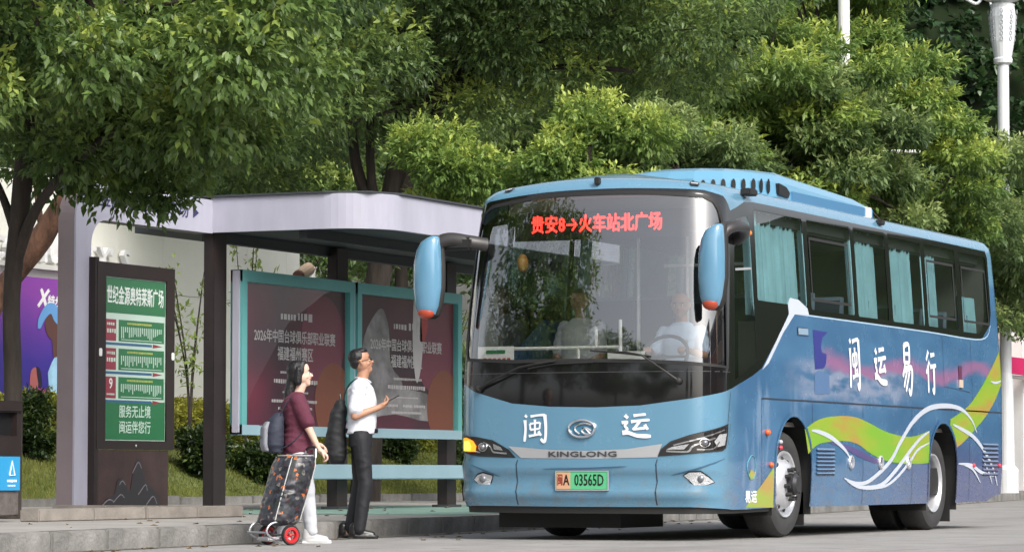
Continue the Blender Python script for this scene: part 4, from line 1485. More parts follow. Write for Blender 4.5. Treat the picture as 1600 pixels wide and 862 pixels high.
M_char = mat('lettering_white', (0.80, 0.83, 0.88), 0.3)
brush('lettering', '闽', -0.505, 0.83, 0.245, 0.235, M_char, fat=1.15)
brush('lettering', '运', 0.405, 0.86, 0.27, 0.21, M_char, fat=1.15)
for ch, x0, z0, w, h in (('闽', 3.54, 1.35, 0.31, 0.47), ('运', 4.24, 1.40, 0.40, 0.37), ('易', 5.05, 1.33, 0.42, 0.50), ('行', 5.84, 1.35, 0.36, 0.44)):
    brush('lettering', ch, S2 + x0 - 0.4, z0, w, h, M_char, fat=1.25)
surf_text('lettering', '易运', S2 + 0.98 - 0.4, 0.36, 0.11, M_char, bus, 0.006, squeeze=1.3, bold=0.004)
gl = MB()
gl.tube([S(S2 + 0.98 - 0.4 + 0.10 * math.cos(a), 0.62 + 0.10 * math.sin(a), 0.004) for a in [i * PI / 8 for i in range(17)]], 0.004, 4)
gl.build('livery_leaf_emblem', mat('livery_teal_line', (0.10, 0.35, 0.40), 0.3), bus)
patch('livery_leaf', xs_([(0.90, 0.55), (0.97, 0.60), (1.07, 0.57), (1.03, 0.52), (0.95, 0.51)]), [], M_ribbon, bus, 0.005, 0.05)

# ---- seams
M_seam = mat('panel_seam', (0.02, 0.03, 0.05), 0.5)
strip('body_seam', xs_([(1.22, 1.212), (3.0, 1.212), (5.0, 1.21), (8.5, 1.208)]), 0.014, M_seam, bus, 0.003, False)
for pts in ([(1.215, 1.21), (1.22, 0.9), (1.23, 0.3)], [(6.46, 1.95), (6.46, 1.46)], [(6.46, 1.44), (7.32, 1.40)], [(2.52, 1.20), (2.52, 0.28)], [(7.42, 1.95), (7.42, 1.22)], [(3.92, 1.20), (3.92, 0.28)], [(5.40, 1.20), (5.40, 0.28)], [(7.30, 1.20), (7.30, 0.30)]):
    strip('panel_gap', xs_(pts), 0.006, M_seam, bus, 0.0025, False)
strip('panel_gap', [(-0.552, 0.69), (-0.565, 0.30)], 0.009, M_seam, bus, 0.003, False)
strip('panel_gap', [(0.724, 0.69), (0.723, 0.30)], 0.009, M_seam, bus, 0.003, False)
strip('panel_gap', [(1.371, 0.985), (1.40, 1.1), (1.44, 1.25)], 0.006, M_seam, bus, 0.003, False)
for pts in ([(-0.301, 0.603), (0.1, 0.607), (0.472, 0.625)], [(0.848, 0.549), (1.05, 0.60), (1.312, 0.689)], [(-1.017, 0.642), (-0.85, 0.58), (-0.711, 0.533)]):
    strip('painted_crease_shade', pts, 0.013, mat('crease_shadow_line', (0.04, 0.10, 0.17), 0.4), bus, 0.003)  # shade along the bumper creases, painted as dark strips
patch('lower_lip', [(-SMAX * 0.3, 0.235), (1.5, 0.225), (S2 + 1.1, 0.235), (S2 + 1.15, 0.268), (1.5, 0.262), (1.0, 0.285), (0, 0.285), (-1.0, 0.29), (-SMAX * 0.3, 0.27)], [], M_rubber, bus, -0.02, 0.08)

# ---- front trim, badge and plate
patch('front_trim', [(-0.645, 0.797), (-0.24, 0.765), (0.117, 0.756), (0.461, 0.770), (0.765, 0.812), (0.723, 0.700), (0.132, 0.688), (-0.52, 0.696)], [], M_silver, bus, 0.008, 0.03)
surf_text('lettering', 'KINGLONG', 0.06, 0.725, 0.062, mat('badge_dark_grey', (0.06, 0.06, 0.07), 0.3), bus, 0.016, squeeze=1.95, bold=0.003)
eb = MB()
ring = [S(0.06 + 0.118 * math.cos(a), 0.943 + 0.072 * math.sin(a), 0.016) for a in [i * 2 * PI / 32 for i in range(33)]]
eb.tube(ring, 0.012, 8, cap=False)
ebo = eb.build('maker_emblem', M_chrome, bus, smooth=True)
ei = MB()
ei.tube([S(0.06 + a, 0.943 + b, 0.014) for a, b in smooth_pts([(0.085, -0.02), (0.03, 0.005), (0.0, -0.02), (0.03, -0.045), (0.085, -0.05)], 4)], 0.011, 6)
ei.tube([S(0.06 + a, 0.943 + b, 0.014) for a, b in smooth_pts([(0.09, 0.03), (0.02, 0.045), (-0.05, 0.025), (-0.06, -0.015), (-0.02, -0.045)], 4)], 0.009, 6)
ei.tube([S(0.06 + a, 0.943 + b, 0.014) for a, b in ((0.03, 0.005), (0.075, -0.045))], 0.010, 6)
ei.build('emblem_mark', M_chrome, ebo, smooth=True)
patch('emblem_field', [(0.06 + 0.108 * math.cos(a), 0.943 + 0.064 * math.sin(a)) for a in [i * 2 * PI / 24 for i in range(24)]], [], mat('emblem_blue', (0.05, 0.17, 0.27), 0.2), ebo, 0.008, 0.04)

pc = S(0.07, 0.508, 0.03)
pr = MB().box(-0.012, 0.0, -0.235, 0.235, -0.075, 0.075, ch=0.003)
pt_ = thing  # noqa
plate = pr.build('number_plate', mat('plate_green', (0.10, 0.46, 0.22), 0.4), bus, loc=(pc.x, pc.y, pc.z))
MB().box(-0.0135, -0.0125, 0.105, 0.232, -0.070, 0.070).build('plate_province_field', mat('plate_ochre', (0.60, 0.33, 0.20), 0.4), plate)
MB().box(-0.016, 0.002, -0.242, 0.242, 0.076, 0.084).box(-0.016, 0.002, -0.242, 0.242, -0.084, -0.076).box(-0.016, 0.002, 0.236, 0.244, -0.0755, 0.0755).box(-0.016, 0.002, -0.244, -0.236, -0.0755, 0.0755).build('plate_frame', M_silver, plate)
M_pb = mat('plate_black', (0.01, 0.01, 0.01), 0.4)
M_pr = mat('plate_red_brown', (0.25, 0.05, 0.03), 0.4)
text_on('lettering', '闽', M_pr, plate, (-0.0145, 0.200, 0.0), (0, -1, 0), (0, 0, 1), 0.105, bold=0.003, squeeze=0.5)
text_on('lettering', 'A', M_pb, plate, (-0.0145, 0.142, 0.0), (0, -1, 0), (0, 0, 1), 0.125, bold=0.003, squeeze=0.65)
text_on('lettering', '03565D', M_pb, plate, (-0.0145, -0.068, 0.0), (0, -1, 0), (0, 0, 1), 0.135, bold=0.002, squeeze=0.62)

# ---- lamps
M_hous = mat('headlamp_housing', (0.02, 0.02, 0.022), 0.15)
M_refl = mat('headlamp_reflector', (0.70, 0.71, 0.73), 0.15, 0.9)
M_amb = mat('indicator_amber', (0.8, 0.25, 0.03), 0.3)
M_ambl = mat('indicator_lit', (1.0, 0.35, 0.02), 0.3, emit=(1.0, 0.24, 0.012), estr=1.25)
M_ambh = mat('indicator_lit_core', (1.0, 0.6, 0.1), 0.3, emit=(1.0, 0.50, 0.06), estr=2.0)
M_opal = mat('lens_opal', (0.55, 0.56, 0.58), 0.35, bump=1.0, bscale=90)


def headlamp(pts, strokes, facets, proj_c, lit):
    h = patch('headlight', pts, [], M_hous, bus, 0.004, 0.04)
    for q, w in strokes: strip('light_strip', q, w, M_refl, h, 0.010, False, 4)
    for q in facets: patch('reflector', q, [], M_opal if not lit else M_refl, h, 0.009, 0.03)
    c = S(proj_c[0], proj_c[1], 0.012)
    n_ = SN(*proj_c)
    ring_ = [S(proj_c[0] + 0.040 * math.cos(a), proj_c[1] + 0.034 * math.sin(a), 0.013) for a in [i * 2 * PI / 20 for i in range(21)]]
    MB().tube(ring_, 0.006, 6, cap=False).build('projector_ring', M_chrome, h, smooth=True)
    MB().ball(c, 0.030, 12, 8).build('projector', mat('projector_glass', (0.25, 0.26, 0.28), 0.05, 0.6), h, smooth=True)
    patch('lens_cover', pts, [], M_lens, h, 0.030, 0.05)
    patch('lens_rim', offset_frame(pts, 0.008), [offset_frame(pts, -0.006)], M_rubber, h, 0.0062, 0.05)
    return h


hr = [(0.719, 0.712), (0.76, 0.765), (0.836, 0.825), (1.0, 0.88), (1.371, 0.979), (1.345, 0.86), (1.319, 0.785), (1.275, 0.762), (0.901, 0.728)]
headlamp(hr, [([(0.80, 0.752), (0.93, 0.745), (0.99, 0.752), (1.03, 0.80), (1.2, 0.86)], 0.016), ([(0.86, 0.80), (1.05, 0.85), (1.30, 0.93)], 0.012), ([(1.05, 0.765), (1.18, 0.77), (1.24, 0.83)], 0.012)],
         [[(0.80, 0.765), (0.95, 0.765), (0.99, 0.81), (0.86, 0.79)], [(1.22, 0.785), (1.30, 0.80), (1.335, 0.90), (1.24, 0.89), (1.19, 0.83)]], (1.11, 0.82), False)
hl_ = [(-1.145, 0.885), (-0.97, 0.870), (-0.806, 0.842), (-0.645, 0.762), (-0.577, 0.700), (-0.963, 0.722), (-1.14, 0.750)]
h2 = headlamp(hl_, [([(-0.66, 0.735), (-0.75, 0.742), (-0.80, 0.752), (-0.83, 0.80), (-0.90, 0.83)], 0.014), ([(-0.93, 0.745), (-1.0, 0.76)], 0.012)],
              [[(-0.79, 0.77), (-0.70, 0.76), (-0.72, 0.79), (-0.80, 0.82)]], (-0.90, 0.79), True)
patch('lit_indicator', [(-1.14, 0.87), (-1.08, 0.872), (-1.0, 0.845), (-0.965, 0.80), (-0.975, 0.752), (-1.06, 0.752), (-1.14, 0.76)], [], M_ambl, h2, 0.016, 0.03)
patch('lit_bulb', [(-1.12, 0.84), (-1.05, 0.845), (-1.02, 0.80), (-1.03, 0.762), (-1.12, 0.765)], [], M_ambh, h2, 0.020, 0.03)
for pts in ([(0.956, 0.549), (1.0, 0.575), (1.09, 0.578), (1.15, 0.53), (1.192, 0.492), (1.12, 0.468), (1.036, 0.466)], [(-0.997, 0.516), (-0.95, 0.555), (-0.893, 0.571), (-0.80, 0.549), (-0.835, 0.467), (-0.95, 0.475)]):
    fg = patch('fog_light', offset_frame(pts, 0.012), [], M_hous, bus, 0.004, 0.03)
    patch('fog_reflector', pts, [], M_opal, fg, 0.010, 0.03)
    cx_ = sum(p[0] for p in pts) / len(pts)
    cz_ = sum(p[1] for p in pts) / len(pts)
    MB().ball(S(cx_, cz_, 0.008), (0.02, 0.034, 0.034), 12, 8).build('fog_lens', mat('projector_glass'), fg, smooth=True)
for s_, v_ in ((-0.864, 2.985), (1.021, 3.00)):
    patch('roof_marker_lamp', [(s_ - 0.045 + 0.09 * a, v_ + b) for a, b in ((0, 0), (0.15, 0.025), (0.85, 0.025), (1, 0), (0.85, -0.025), (0.15, -0.025))], [], M_hous, bus, 0.006, 0.04)
    patch('marker_lens', [(s_ - 0.03, v_ - 0.008), (s_ + 0.03, v_ - 0.008), (s_ + 0.03, v_ + 0.008), (s_ - 0.03, v_ + 0.008)], [], M_opal, bus, 0.010, 0.04)
p = S(0.10, 2.975, 0.01)
MB().box(p.x - 0.05, p.x + 0.02, p.y - 0.02, p.y + 0.02, p.z - 0.03, p.z + 0.035, ch=0.008).build('front_camera', M_rubber, bus)
p = S(S2 + 0.95 - 0.4, 2.97, 0.0)
MB().box(p.x - 0.10, p.x + 0.10, p.y - 0.09, p.y + 0.0, p.z - 0.01, p.z + 0.05, ch=0.01).build('corner_camera', M_rubber, bus)
p = S(S2 + 4.75 - 0.4, 2.99, 0.0)
MB().box(p.x - 0.05, p.x + 0.07, p.y - 0.05, p.y + 0.01, p.z - 0.03, p.z + 0.02, ch=0.008).build('side_camera', M_rubber, bus)
for (x, z, mt, r) in ((1.34, 0.92, 'amb', 0.028), (1.43, 0.64, 'amb', 0.024), (1.66, 0.84, 'w', 0.02), (7.42, 0.65, 'r', 0.022), (8.38, 0.65, 'r', 0.022), (1.66, 0.79, 'r', 0.02)):
    m_ = {'amb': mat('marker_orange', (0.75, 0.12, 0.03), 0.25), 'r': mat('marker_red', (0.6, 0.05, 0.08), 0.25), 'w': M_opal}[mt]
    q = S(S2 + x - 0.4, z, 0.012)
    MB().ball(q, (r * 1.3, r, r), 12, 8).build('side_marker_lamp', m_, bus, smooth=True)
for x in (3.56, 4.42, 5.26):
    q = S(S2 + x - 0.4, 0.67, 0.0)
    bz = MB().lathe([(0.062, 0.03), (0.066, -0.012), (0.058, -0.022), (0.046, -0.02), (0.042, 0.02)], 'y', (q.x, q.y, q.z), 18).build('port_ring', M_silver, bus, smooth=True)
    MB().lathe([(0.043, 0.012), (0.001, 0.010)], 'y', (q.x, q.y, q.z), 14).build('port_cap', mat('port_dark', (0.05, 0.05, 0.06), 0.5), bz)
M_louv = mat('louvre_dark', (0.015, 0.02, 0.05), 0.5)
for (xa, xb, za, zb, n_) in ((2.62, 3.10, 0.54, 0.79, 7), (7.78, 8.34, 0.53, 0.88, 8)):
    for k in range(n_):
        z = za + (zb - za) * (k + 0.5) / n_
        q0, q1 = S(S2 + xa - 0.4, z), S(S2 + xb - 0.4, z)
        lo = patch('louvre', xs_([(xa, z - 0.008), (xb, z - 0.008), (xb, z + 0.008), (xa, z + 0.008)]), [], M_louv, bus, 0.009, 0.15)
        MB().prism([(q0.y + 0.004, z + 0.010), (q0.y - 0.016, z + 0.004), (q0.y - 0.004, z + 0.022)], 'x', q0.x, q1.x).build('louvre_blade', M_paint, lo)
fd = patch('fuel_flap', xs_([(2.17, 1.79), (2.46, 1.795), (2.46, 1.87), (2.17, 1.865)]), [], M_seam, bus, 0.003, 0.08)
patch('flap_lid', xs_([(2.185, 1.80), (2.445, 1.803), (2.445, 1.862), (2.185, 1.857)]), [], mat('flap_grey_blue', (0.22, 0.32, 0.42), 0.3), fd, 0.008, 0.08)
q = S(S2 + 7.0 - 0.4, 1.55)
hd = MB().box(q.x - 0.05, q.x + 0.06, q.y - 0.006, q.y - 0.002, 1.46, 1.66).build('hatch_lock', mat('hatch_plum', (0.10, 0.02, 0.06), 0.4), bus)
MB().box(q.x - 0.05, q.x + 0.06, q.y - 0.02, q.y - 0.006, 1.44, 1.52).build('hatch_handle', mat('handle_cream', (0.55, 0.45, 0.35), 0.4), hd)

# ---- wheel arches, wheels
for cx_ in (2.03, 6.41):
    for sd in (-1, 1):
        yo, yi = sd * 1.19, sd * 0.72
        vs, fs = [], []
        pr_ = [(cx_ - 0.50, 0.2), (cx_ - 0.50, 0.6)] + [(cx_ + 0.50 * math.cos(PI - PI * i / 12), 0.62 + 0.50 * math.sin(PI * i / 12)) for i in range(1, 12)] + [(cx_ + 0.50, 0.6), (cx_ + 0.50, 0.2)]
        for x, z in pr_: vs += [(x, yo, z), (x, yi, z)]
        for i in range(len(pr_) - 1): fs.append((2 * i, 2 * i + 1, 2 * i + 3, 2 * i + 2))
        n0 = len(vs)
        fs.append(tuple(range(1, n0, 2)))
        raw('wheel_housing', vs, fs, M_rubber, bus)
    lipp = [(x, z) for x, z in arch(cx_, 1.085, 0.475, 0.30)]
    strip('arch_lip', xs_(lipp), 0.035, M_paint, bus, 0.008, False, 2)


def wheel(cx_, sd, front):
    yo = sd * (1.135 if front else 1.11)
    def Y(d): return yo - sd * d
    t = MB().lathe([(0.29, Y(0.02)), (0.33, Y(0.0)), (0.40, Y(-0.005)), (0.445, Y(0.01)), (0.466, Y(0.045)), (0.472, Y(0.09)), (0.472, Y(0.20)), (0.466, Y(0.25)), (0.43, Y(0.28)), (0.28, Y(0.28))], 'y', (cx_, 0, 0.47), 40)
    w = t.build('wheel', M_tyre, bus, smooth=True)
    gr = MB()
    for k in (0.115, 0.145, 0.175): gr.lathe([(0.4735, Y(k - 0.005)), (0.474, Y(k + 0.005))], 'y', (cx_, 0, 0.47), 40)
    gr.build('tread_groove', M_black, w)
    if front:
        MB().lathe([(0.30, Y(0.03)), (0.292, Y(0.0)), (0.275, Y(0.005)), (0.262, Y(0.03)), (0.235, Y(0.045)), (0.21, Y(0.0)), (0.175, Y(-0.035)), (0.13, Y(-0.045)), (0.10, Y(-0.045))], 'y', (cx_, 0, 0.47), 36).build('rim', M_rim, w, smooth=True)
        MB().lathe([(0.10, Y(-0.04)), (0.095, Y(-0.10)), (0.07, Y(-0.125)), (0.001, Y(-0.13))], 'y', (cx_, 0, 0.47), 20).build('hub', mat('hub_dark', (0.05, 0.05, 0.055), 0.4, 0.5), w, smooth=True)
        for k in range(10):
            a = 2 * PI * k / 10 + 0.1
            c = (cx_ + 0.135 * math.cos(a), 0, 0.47 + 0.135 * math.sin(a))
            MB().cyl((c[0], Y(-0.04), c[2]), (c[0], Y(-0.095), c[2]), 0.019, 7).build('wheel_bolt', mat('bolt_dark', (0.06, 0.06, 0.06), 0.4, 0.6), w)
            c = (cx_ + 0.222 * math.cos(a + 0.3), 0, 0.47 + 0.222 * math.sin(a + 0.3))
            MB().ball((c[0], Y(0.024), c[2]), (0.026, 0.012, 0.026), 8, 6).build('rim_hole', M_black, w)
    else:
        MB().lathe([(0.30, Y(0.03)), (0.292, Y(0.0)), (0.278, Y(0.004)), (0.262, Y(0.03)), (0.245, Y(0.09)), (0.235, Y(0.15)), (0.10, Y(0.165)), (0.001, Y(0.165))], 'y', (cx_, 0, 0.47), 36).build('rim', M_rim, w, smooth=True)
        MB().lathe([(0.11, Y(0.164)), (0.10, Y(0.06)), (0.06, Y(0.04)), (0.001, Y(0.04))], 'y', (cx_, 0, 0.47), 18).build('hub', mat('hub_dark'), w, smooth=True)
        inner_ = MB().lathe([(0.28, Y(0.31)), (0.466, Y(0.34)), (0.472, Y(0.38)), (0.466, Y(0.55)), (0.28, Y(0.57))], 'y', (cx_, 0, 0.47), 32).build('inner_tyre', M_tyre, w, smooth=True)


for sd in (-1, 1):
    wheel(2.03, sd, True)
    wheel(6.41, sd, False)
MB().box(0.35, 8.3, -1.08, 1.08, 0.36, 0.62).box(0.5, 1.45, -0.2, 0.95, 0.10, 0.36).box(2.65, 5.8, -0.95, 0.95, 0.29, 0.37).box(6.9, 8.0, -0.7, 0.7, 0.26, 0.37).build('chassis', M_rubber, bus)
MB().cyl((2.03, -1.0, 0.47), (2.03, 1.0, 0.47), 0.09, 12).cyl((6.41, -1.0, 0.47), (6.41, 1.0, 0.47), 0.13, 12).build('axle', M_rubber, bus)
MB().tube([(0.5, 0.7, 0.30), (0.45, -0.2, 0.245), (0.5, -1.0, 0.30)], 0.02, 8).build('tow_bar', mat('dull_steel', (0.3, 0.3, 0.3), 0.5, 0.7), bus)
MB().box(6.90, 6.92, -1.12, -0.75, 0.08, 0.40).box(2.53, 2.55, -1.12, -0.80, 0.10, 0.40).build('mud_flap', M_rubber, bus)

# ---- roof air conditioner
nose = [(3.05, -0.82), (2.75, -0.80), (2.45, -0.70), (2.2, -0.50), (2.08, -0.25), (2.05, 0.0), (2.08, 0.25), (2.2, 0.50), (2.45, 0.70), (2.75, 0.80), (3.05, 0.82)]
vs, fs = [], []
tailx = 5.45
n_n = len(nose)
levels = [(0.0, 3.02, 0.0, 0.0), (0.02, 3.22, 0.0, 0.0), (0.10, 3.30, 0.10, 0.18), (0.22, 3.345, 0.35, 0.4)]
loopn = n_n + 2
for (ins, z, fsh, tsh) in levels:
    for x, y in nose:
        vs.append((x + fsh * (1 if x < 3.0 else 0.3), y * (1 - ins / 0.82 * 0.9), z))
    vs.append((tailx - tsh * 2.2, 0.82 - ins * 0.9, z - (0.06 if z > 3.1 else 0)))
    vs.append((tailx - tsh * 2.2, -(0.82 - ins * 0.9), z - (0.06 if z > 3.1 else 0)))
for L_ in range(len(levels) - 1):
    for k in range(loopn):
        a, b = L_ * loopn + k, L_ * loopn + (k + 1) % loopn
        fs.append((a, b, b + loopn, a + loopn))
fs.append(tuple(range(3 * loopn, 4 * loopn)))
mbac = MB()
mbac.add(vs, fs)
ac = mbac.build('roof_air_conditioner', mat('roof_unit_paint', (0.12, 0.30, 0.44), 0.3, coat=0.4), bus)
sl_ = MB()
for i in range(12):
    t = i / 11
    # slots follow the rounded nose on the near half
    k = 5.0 - t * 3.6
    i0 = int(k)
    p0, p1 = Vector(nose[i0]), Vector(nose[min(i0 + 1, n_n - 1)])
    c = p0.lerp(p1, k - i0)
    d = (p1 - p0).normalized()
    nn = Vector((d.y, -d.x))
    if nn.x > 0: nn = -nn
    c = c + nn * 0.004
    hh = 0.035 + 0.035 * t
    w_ = 0.022
    zc = 3.155 + 0.02 * t
    ring_ = []
    for a_ in range(10):
        an = 2 * PI * a_ / 10
        q2 = c + d * (w_ * math.cos(an))
        ring_.append((q2.x, q2.y, zc + hh * math.sin(an)))
    back = [(x + nn.x * 0.004, y + nn.y * 0.004, z) for x, y, z in ring_]
    sl_.add(ring_ + back, [tuple(range(10)), tuple(range(10, 20))] + [(q_, (q_ + 1) % 10, (q_ + 1) % 10 + 10, q_ + 10) for q_ in range(10)])
sl_.build('vent_slots', M_black, ac)
MB().prism([(2.76, 3.11), (3.00, 3.09), (3.05, 3.14), (2.95, 3.19), (2.76, 3.21)], 'y', -0.822, -0.775).build('vent_opening', M_black, ac)
rb = MB()
for k in range(5):
    rb.box(3.35 + k * 0.16, 3.43 + k * 0.16, -0.5, 0.5, 3.335 - 0.01 * k, 3.36 - 0.01 * k, ch=0.006)
rb.build('roof_rib', mat('roof_unit_paint'), ac)
MB().box(5.18, 5.34, -0.835, -0.80, 3.07, 3.17).build('unit_label', M_white, ac)
MB().box(3.1, 5.4, -0.828, -0.81, 3.03, 3.16).build('lower_skirt', mat('roof_unit_skirt', (0.07, 0.20, 0.36), 0.3, coat=0.4), ac)
MB().box(2.4, 2.55, -0.35, -0.05, 3.15, 3.16).build('unit_plate', M_white, ac)

# ---- mirrors
def mirror(sd, c, arm):
    """teardrop head: blue shell to the front, black glass housing to the rear"""
    cx0, cy0, cz0 = c
    # (height, half width, depth, drift towards the coach)
    secs = [(-0.36, 0.035, 0.05, 0.00), (-0.335, 0.085, 0.075, 0.0), (-0.26, 0.118, 0.095, 0.0), (-0.1, 0.142, 0.11, 0.004), (0.10, 0.140, 0.11, 0.006), (0.22, 0.122, 0.105, 0.016), (0.29, 0.096, 0.09, 0.034), (0.325, 0.060, 0.07, 0.058), (0.34, 0.03, 0.05, 0.07)]
    vs, fs = [], []
    n = 20
    wk = 0.80 if sd < 0 else 0.90
    secs = [(z, hw_ * wk, dp, sh_) for z, hw_, dp, sh_ in secs]
    for (z, hw_, dp, sh_) in secs:
        for k in range(n):
            a = PI * k / (n - 1)
            y = hw_ * math.cos(a)
            x = -dp * math.sin(a) ** 0.8
            vs.append((cx0 + x, cy0 + y - sh_ * sd * -sd * -1, cz0 + z))
    for i in range(len(secs) - 1):
        for k in range(n - 1):
            a = i * n + k
            fs.append((a, a + 1, a + n + 1, a + n))
    fs += [tuple(range(n)), tuple(range((len(secs) - 1) * n, len(secs) * n))]
    h = MB().add(vs, fs).build('mirror', M_bluep, bus, smooth=True)
    hb = []
    hf = []
    for (z, hw_, dp, sh_) in secs:
        for k in range(n):
            a = 2 * PI * k / n
            hb.append((cx0 + 0.045 + 0.06 * math.sin(a), cy0 - sh_ + (hw_ + 0.016) * math.cos(a), cz0 + z * 1.03))
    for i in range(len(secs) - 1):
        for k in range(n):
            a, b = i * n + k, i * n + (k + 1) % n
            hf.append((a, b, b + n, a + n))
    hf += [tuple(range(n)), tuple(range((len(secs) - 1) * n, len(secs) * n))]
    MB().add(hb, hf).build('mirror_housing', M_rubber, h, smooth=True)
    MB().ball((cx0 - 0.028, cy0, cz0 - 0.315), (0.060, 0.088 * wk, 0.060), 16, 10).build('mirror_indicator', mat('mirror_red_orange', (0.40, 0.06, 0.03), 0.3), h, smooth=True)
    MB().tube(smooth_pts(arm, 6), [0.062] * len(smooth_pts(arm, 6)), 12, flat=0.75).build('mirror_arm', mat('arm_grey_black', (0.03, 0.028, 0.028), 0.4), h, smooth=True)
    return h


m1 = mirror(-1, (-0.04, -1.25, 2.29), [(0.0, -1.30, 2.45), (0.02, -1.33, 2.57), (0.14, -1.38, 2.625), (0.40, -1.36, 2.63), (0.68, -1.25, 2.60), (0.78, -1.15, 2.56)])
MB().ball((0.62, -1.335, 2.60), (0.05, 0.02, 0.025), 10, 6).build('mirror_amber_lamp', M_amb, m1, smooth=True)
m2 = mirror(1, (0.0, 1.40, 2.27), [(0.03, 1.34, 2.42), (0.03, 1.32, 2.54), (0.06, 1.22, 2.585), (0.12, 1.05, 2.56), (0.22, 0.94, 2.54)])
MB().box(0.05, 0.14, 1.02, 1.30, 2.49, 2.60, ch=0.02).build('arm_bracket', M_rubber, m2)

# ---- wipers
def wiper(pts, pivot):
    w = MB().tube([S(a, b, o_) for a, b, o_ in pts], [0.016] + [0.009] * (len(pts) - 1), 6).build('wiper', M_rubber, bus)
    MB().ball(S(pivot[0], pivot[1], 0.02), 0.032, 10, 8).build('wiper_pivot', M_rubber, w, smooth=True)
    return w


w1 = wiper([(-0.939, 1.286, 0.03), (-0.74, 1.37, 0.06), (-0.52, 1.461, 0.06), (-0.35, 1.49, 0.06), (-0.186, 1.515, 0.03)], (-0.939, 1.286))
MB().tube([S(-0.45, 1.452, 0.02), S(-0.2, 1.49, 0.02), S(0.16, 1.50, 0.02)], 0.008, 5).build('wiper_blade', M_rubber, w1)
w2_ = wiper([(0.905, 1.336, 0.03), (0.78, 1.43, 0.06), (0.60, 1.55, 0.06), (0.47, 1.575, 0.06), (0.30, 1.585, 0.03)], (0.905, 1.336))
MB().tube([S(0.13, 1.60, 0.02), S(0.40, 1.575, 0.02), S(0.66, 1.545, 0.02)], 0.008, 5).build('wiper_blade', M_rubber, w2_)

# ---- interior
MB().box(0.5, 8.5, -1.1, 1.1, 0.98, 1.02).build('cabin_floor', M_int, bus)
MB().prism([(0.22, 1.36), (0.95, 1.36), (0.95, 1.42), (0.62, 1.50), (0.34, 1.47)], 'y', -1.02, 1.02).build('dashboard', mat('dashboard_black', (0.03, 0.03, 0.032), 0.6), bus)
MB().box(8.2, 8.25, -1.1, 1.1, 1.0, 2.9).build('rear_bulkhead', M_int, bus)
MB().prism([(0.82, 2.95), (0.82, 2.86), (1.1, 2.76), (1.3, 2.80), (1.3, 2.95)], 'y', -1.0, 1.0).build('header_lining', M_intl, bus)
for yy0, yy1 in ((-1.08, -0.75), (0.75, 1.08)):
    MB().box(1.5, 8.1, yy0, yy1, 2.74, 2.86, ch=0.02).build('luggage_rack', mat('rack_dark', (0.07, 0.07, 0.07), 0.7), bus)
MB().box(0.6, 8.1, -0.74, 0.74, 2.95, 2.97).build('cabin_ceiling', M_intl, bus)
def wv(s, v): return 0.02 * math.sin(s * 55) + 0.012 * math.sin(s * 23 + 1)
for (a, b, zb, zt) in ((1.17, 2.48, 2.04, 2.86), (2.57, 2.72, 2.04, 2.86), (3.92, 4.74, 2.04, 2.86), (5.10, 5.80, 2.04, 2.84), (6.2, 6.62, 2.04, 2.82), (7.3, 8.0, 2.12, 2.40)):
    patch('curtain', xs_([(a, zb - 0.1), (b, zb - 0.1), (b, zt), (a, zt)]), [], M_curt, bus, -0.09, 0.035, wave=wv)
    if a > 2.5: patch('curtain', [(-q[0], q[1]) for q in xs_([(a, zb - 0.1), (b, zb - 0.1), (b, zt), (a, zt)])], [], M_curt, bus, -0.09, 0.05, wave=wv)
MB().box(1.62, 1.80, -1.15, -0.85, 1.3, 1.9).build('cab_panel', M_int, bus)
rl = MB()
for a, b in (((0.85, 1.0, 1.66), (0.85, -0.05, 1.66)), ((0.85, -0.05, 1.66), (0.85, -0.05, 1.05)), ((0.85, 0.35, 1.66), (0.85, 0.35, 1.05)), ((1.5, 0.05, 1.4), (1.5, 0.05, 2.72)),
             ((1.5, -0.42, 1.0), (1.5, -0.42, 2.72)), ((1.5, -0.2, 2.40), (1.5, -1.0, 2.40)), ((0.85, 0.18, 1.66), (0.85, 0.18, 1.84)), ((0.85, -0.05, 1.66), (0.85, -0.05, 1.90))):
    rl.cyl(a, b, 0.016, 8)
rl.build('handrail', M_white, bus)
M_seatc = mat('seat_head_cover', (0.20, 0.26, 0.34), 0.8)
st0 = None
for rx in (2.3, 3.1, 3.9, 4.7, 5.5, 6.3, 7.1):
    for yy in (-0.88, -0.46, 0.46, 0.88):
        if st0 is None:
            st0 = MB().box(0, 0.45, -0.2, 0.2, 1.40, 1.50, ch=0.02).prism([(0.40, 1.45), (0.52, 1.45), (0.68, 2.12), (0.66, 2.2), (0.58, 2.2)], 'y', -0.2, 0.2).build('seat', M_seat, bus, loc=(rx, yy, 0))
            hc = MB().prism([(0.545, 2.0), (0.58, 2.21), (0.67, 2.21), (0.66, 2.0)], 'y', -0.205, 0.205).build('head_cover', M_seatc, st0)
        else:
            s_ = st0.copy()
            COL.objects.link(s_)
            s_.location = (rx, yy, 0)
            h_ = hc.copy()
            COL.objects.link(h_)
            h_.parent = s_
MB().box(1.15, 1.65, -0.66, -0.22, 1.28, 1.38, ch=0.03).prism([(1.52, 1.4), (1.66, 1.4), (1.78, 1.9), (1.68, 1.93)], 'y', -0.66, -0.22).build('driver_seat', M_seat, bus)
sw = MB()
c0 = Vector((0.86, -0.45, 1.57))
ux, uy = Vector((0.55, 0, 0.83)).normalized(), Vector((0, 1, 0))
sw.tube([c0 + ux * 0.22 * math.cos(a) + uy * 0.22 * math.sin(a) for a in [i * 2 * PI / 28 for i in range(29)]], 0.016, 8, cap=False)
sw.tube([c0 + uy * 0.21, c0 - uy * 0.21], 0.014, 6).tube([c0, c0 - ux * 0.21], 0.014, 6)
sw.tube([c0, (0.66, -0.45, 1.45)], 0.03, 8)
sw.build('steering_wheel', M_rubber, bus)
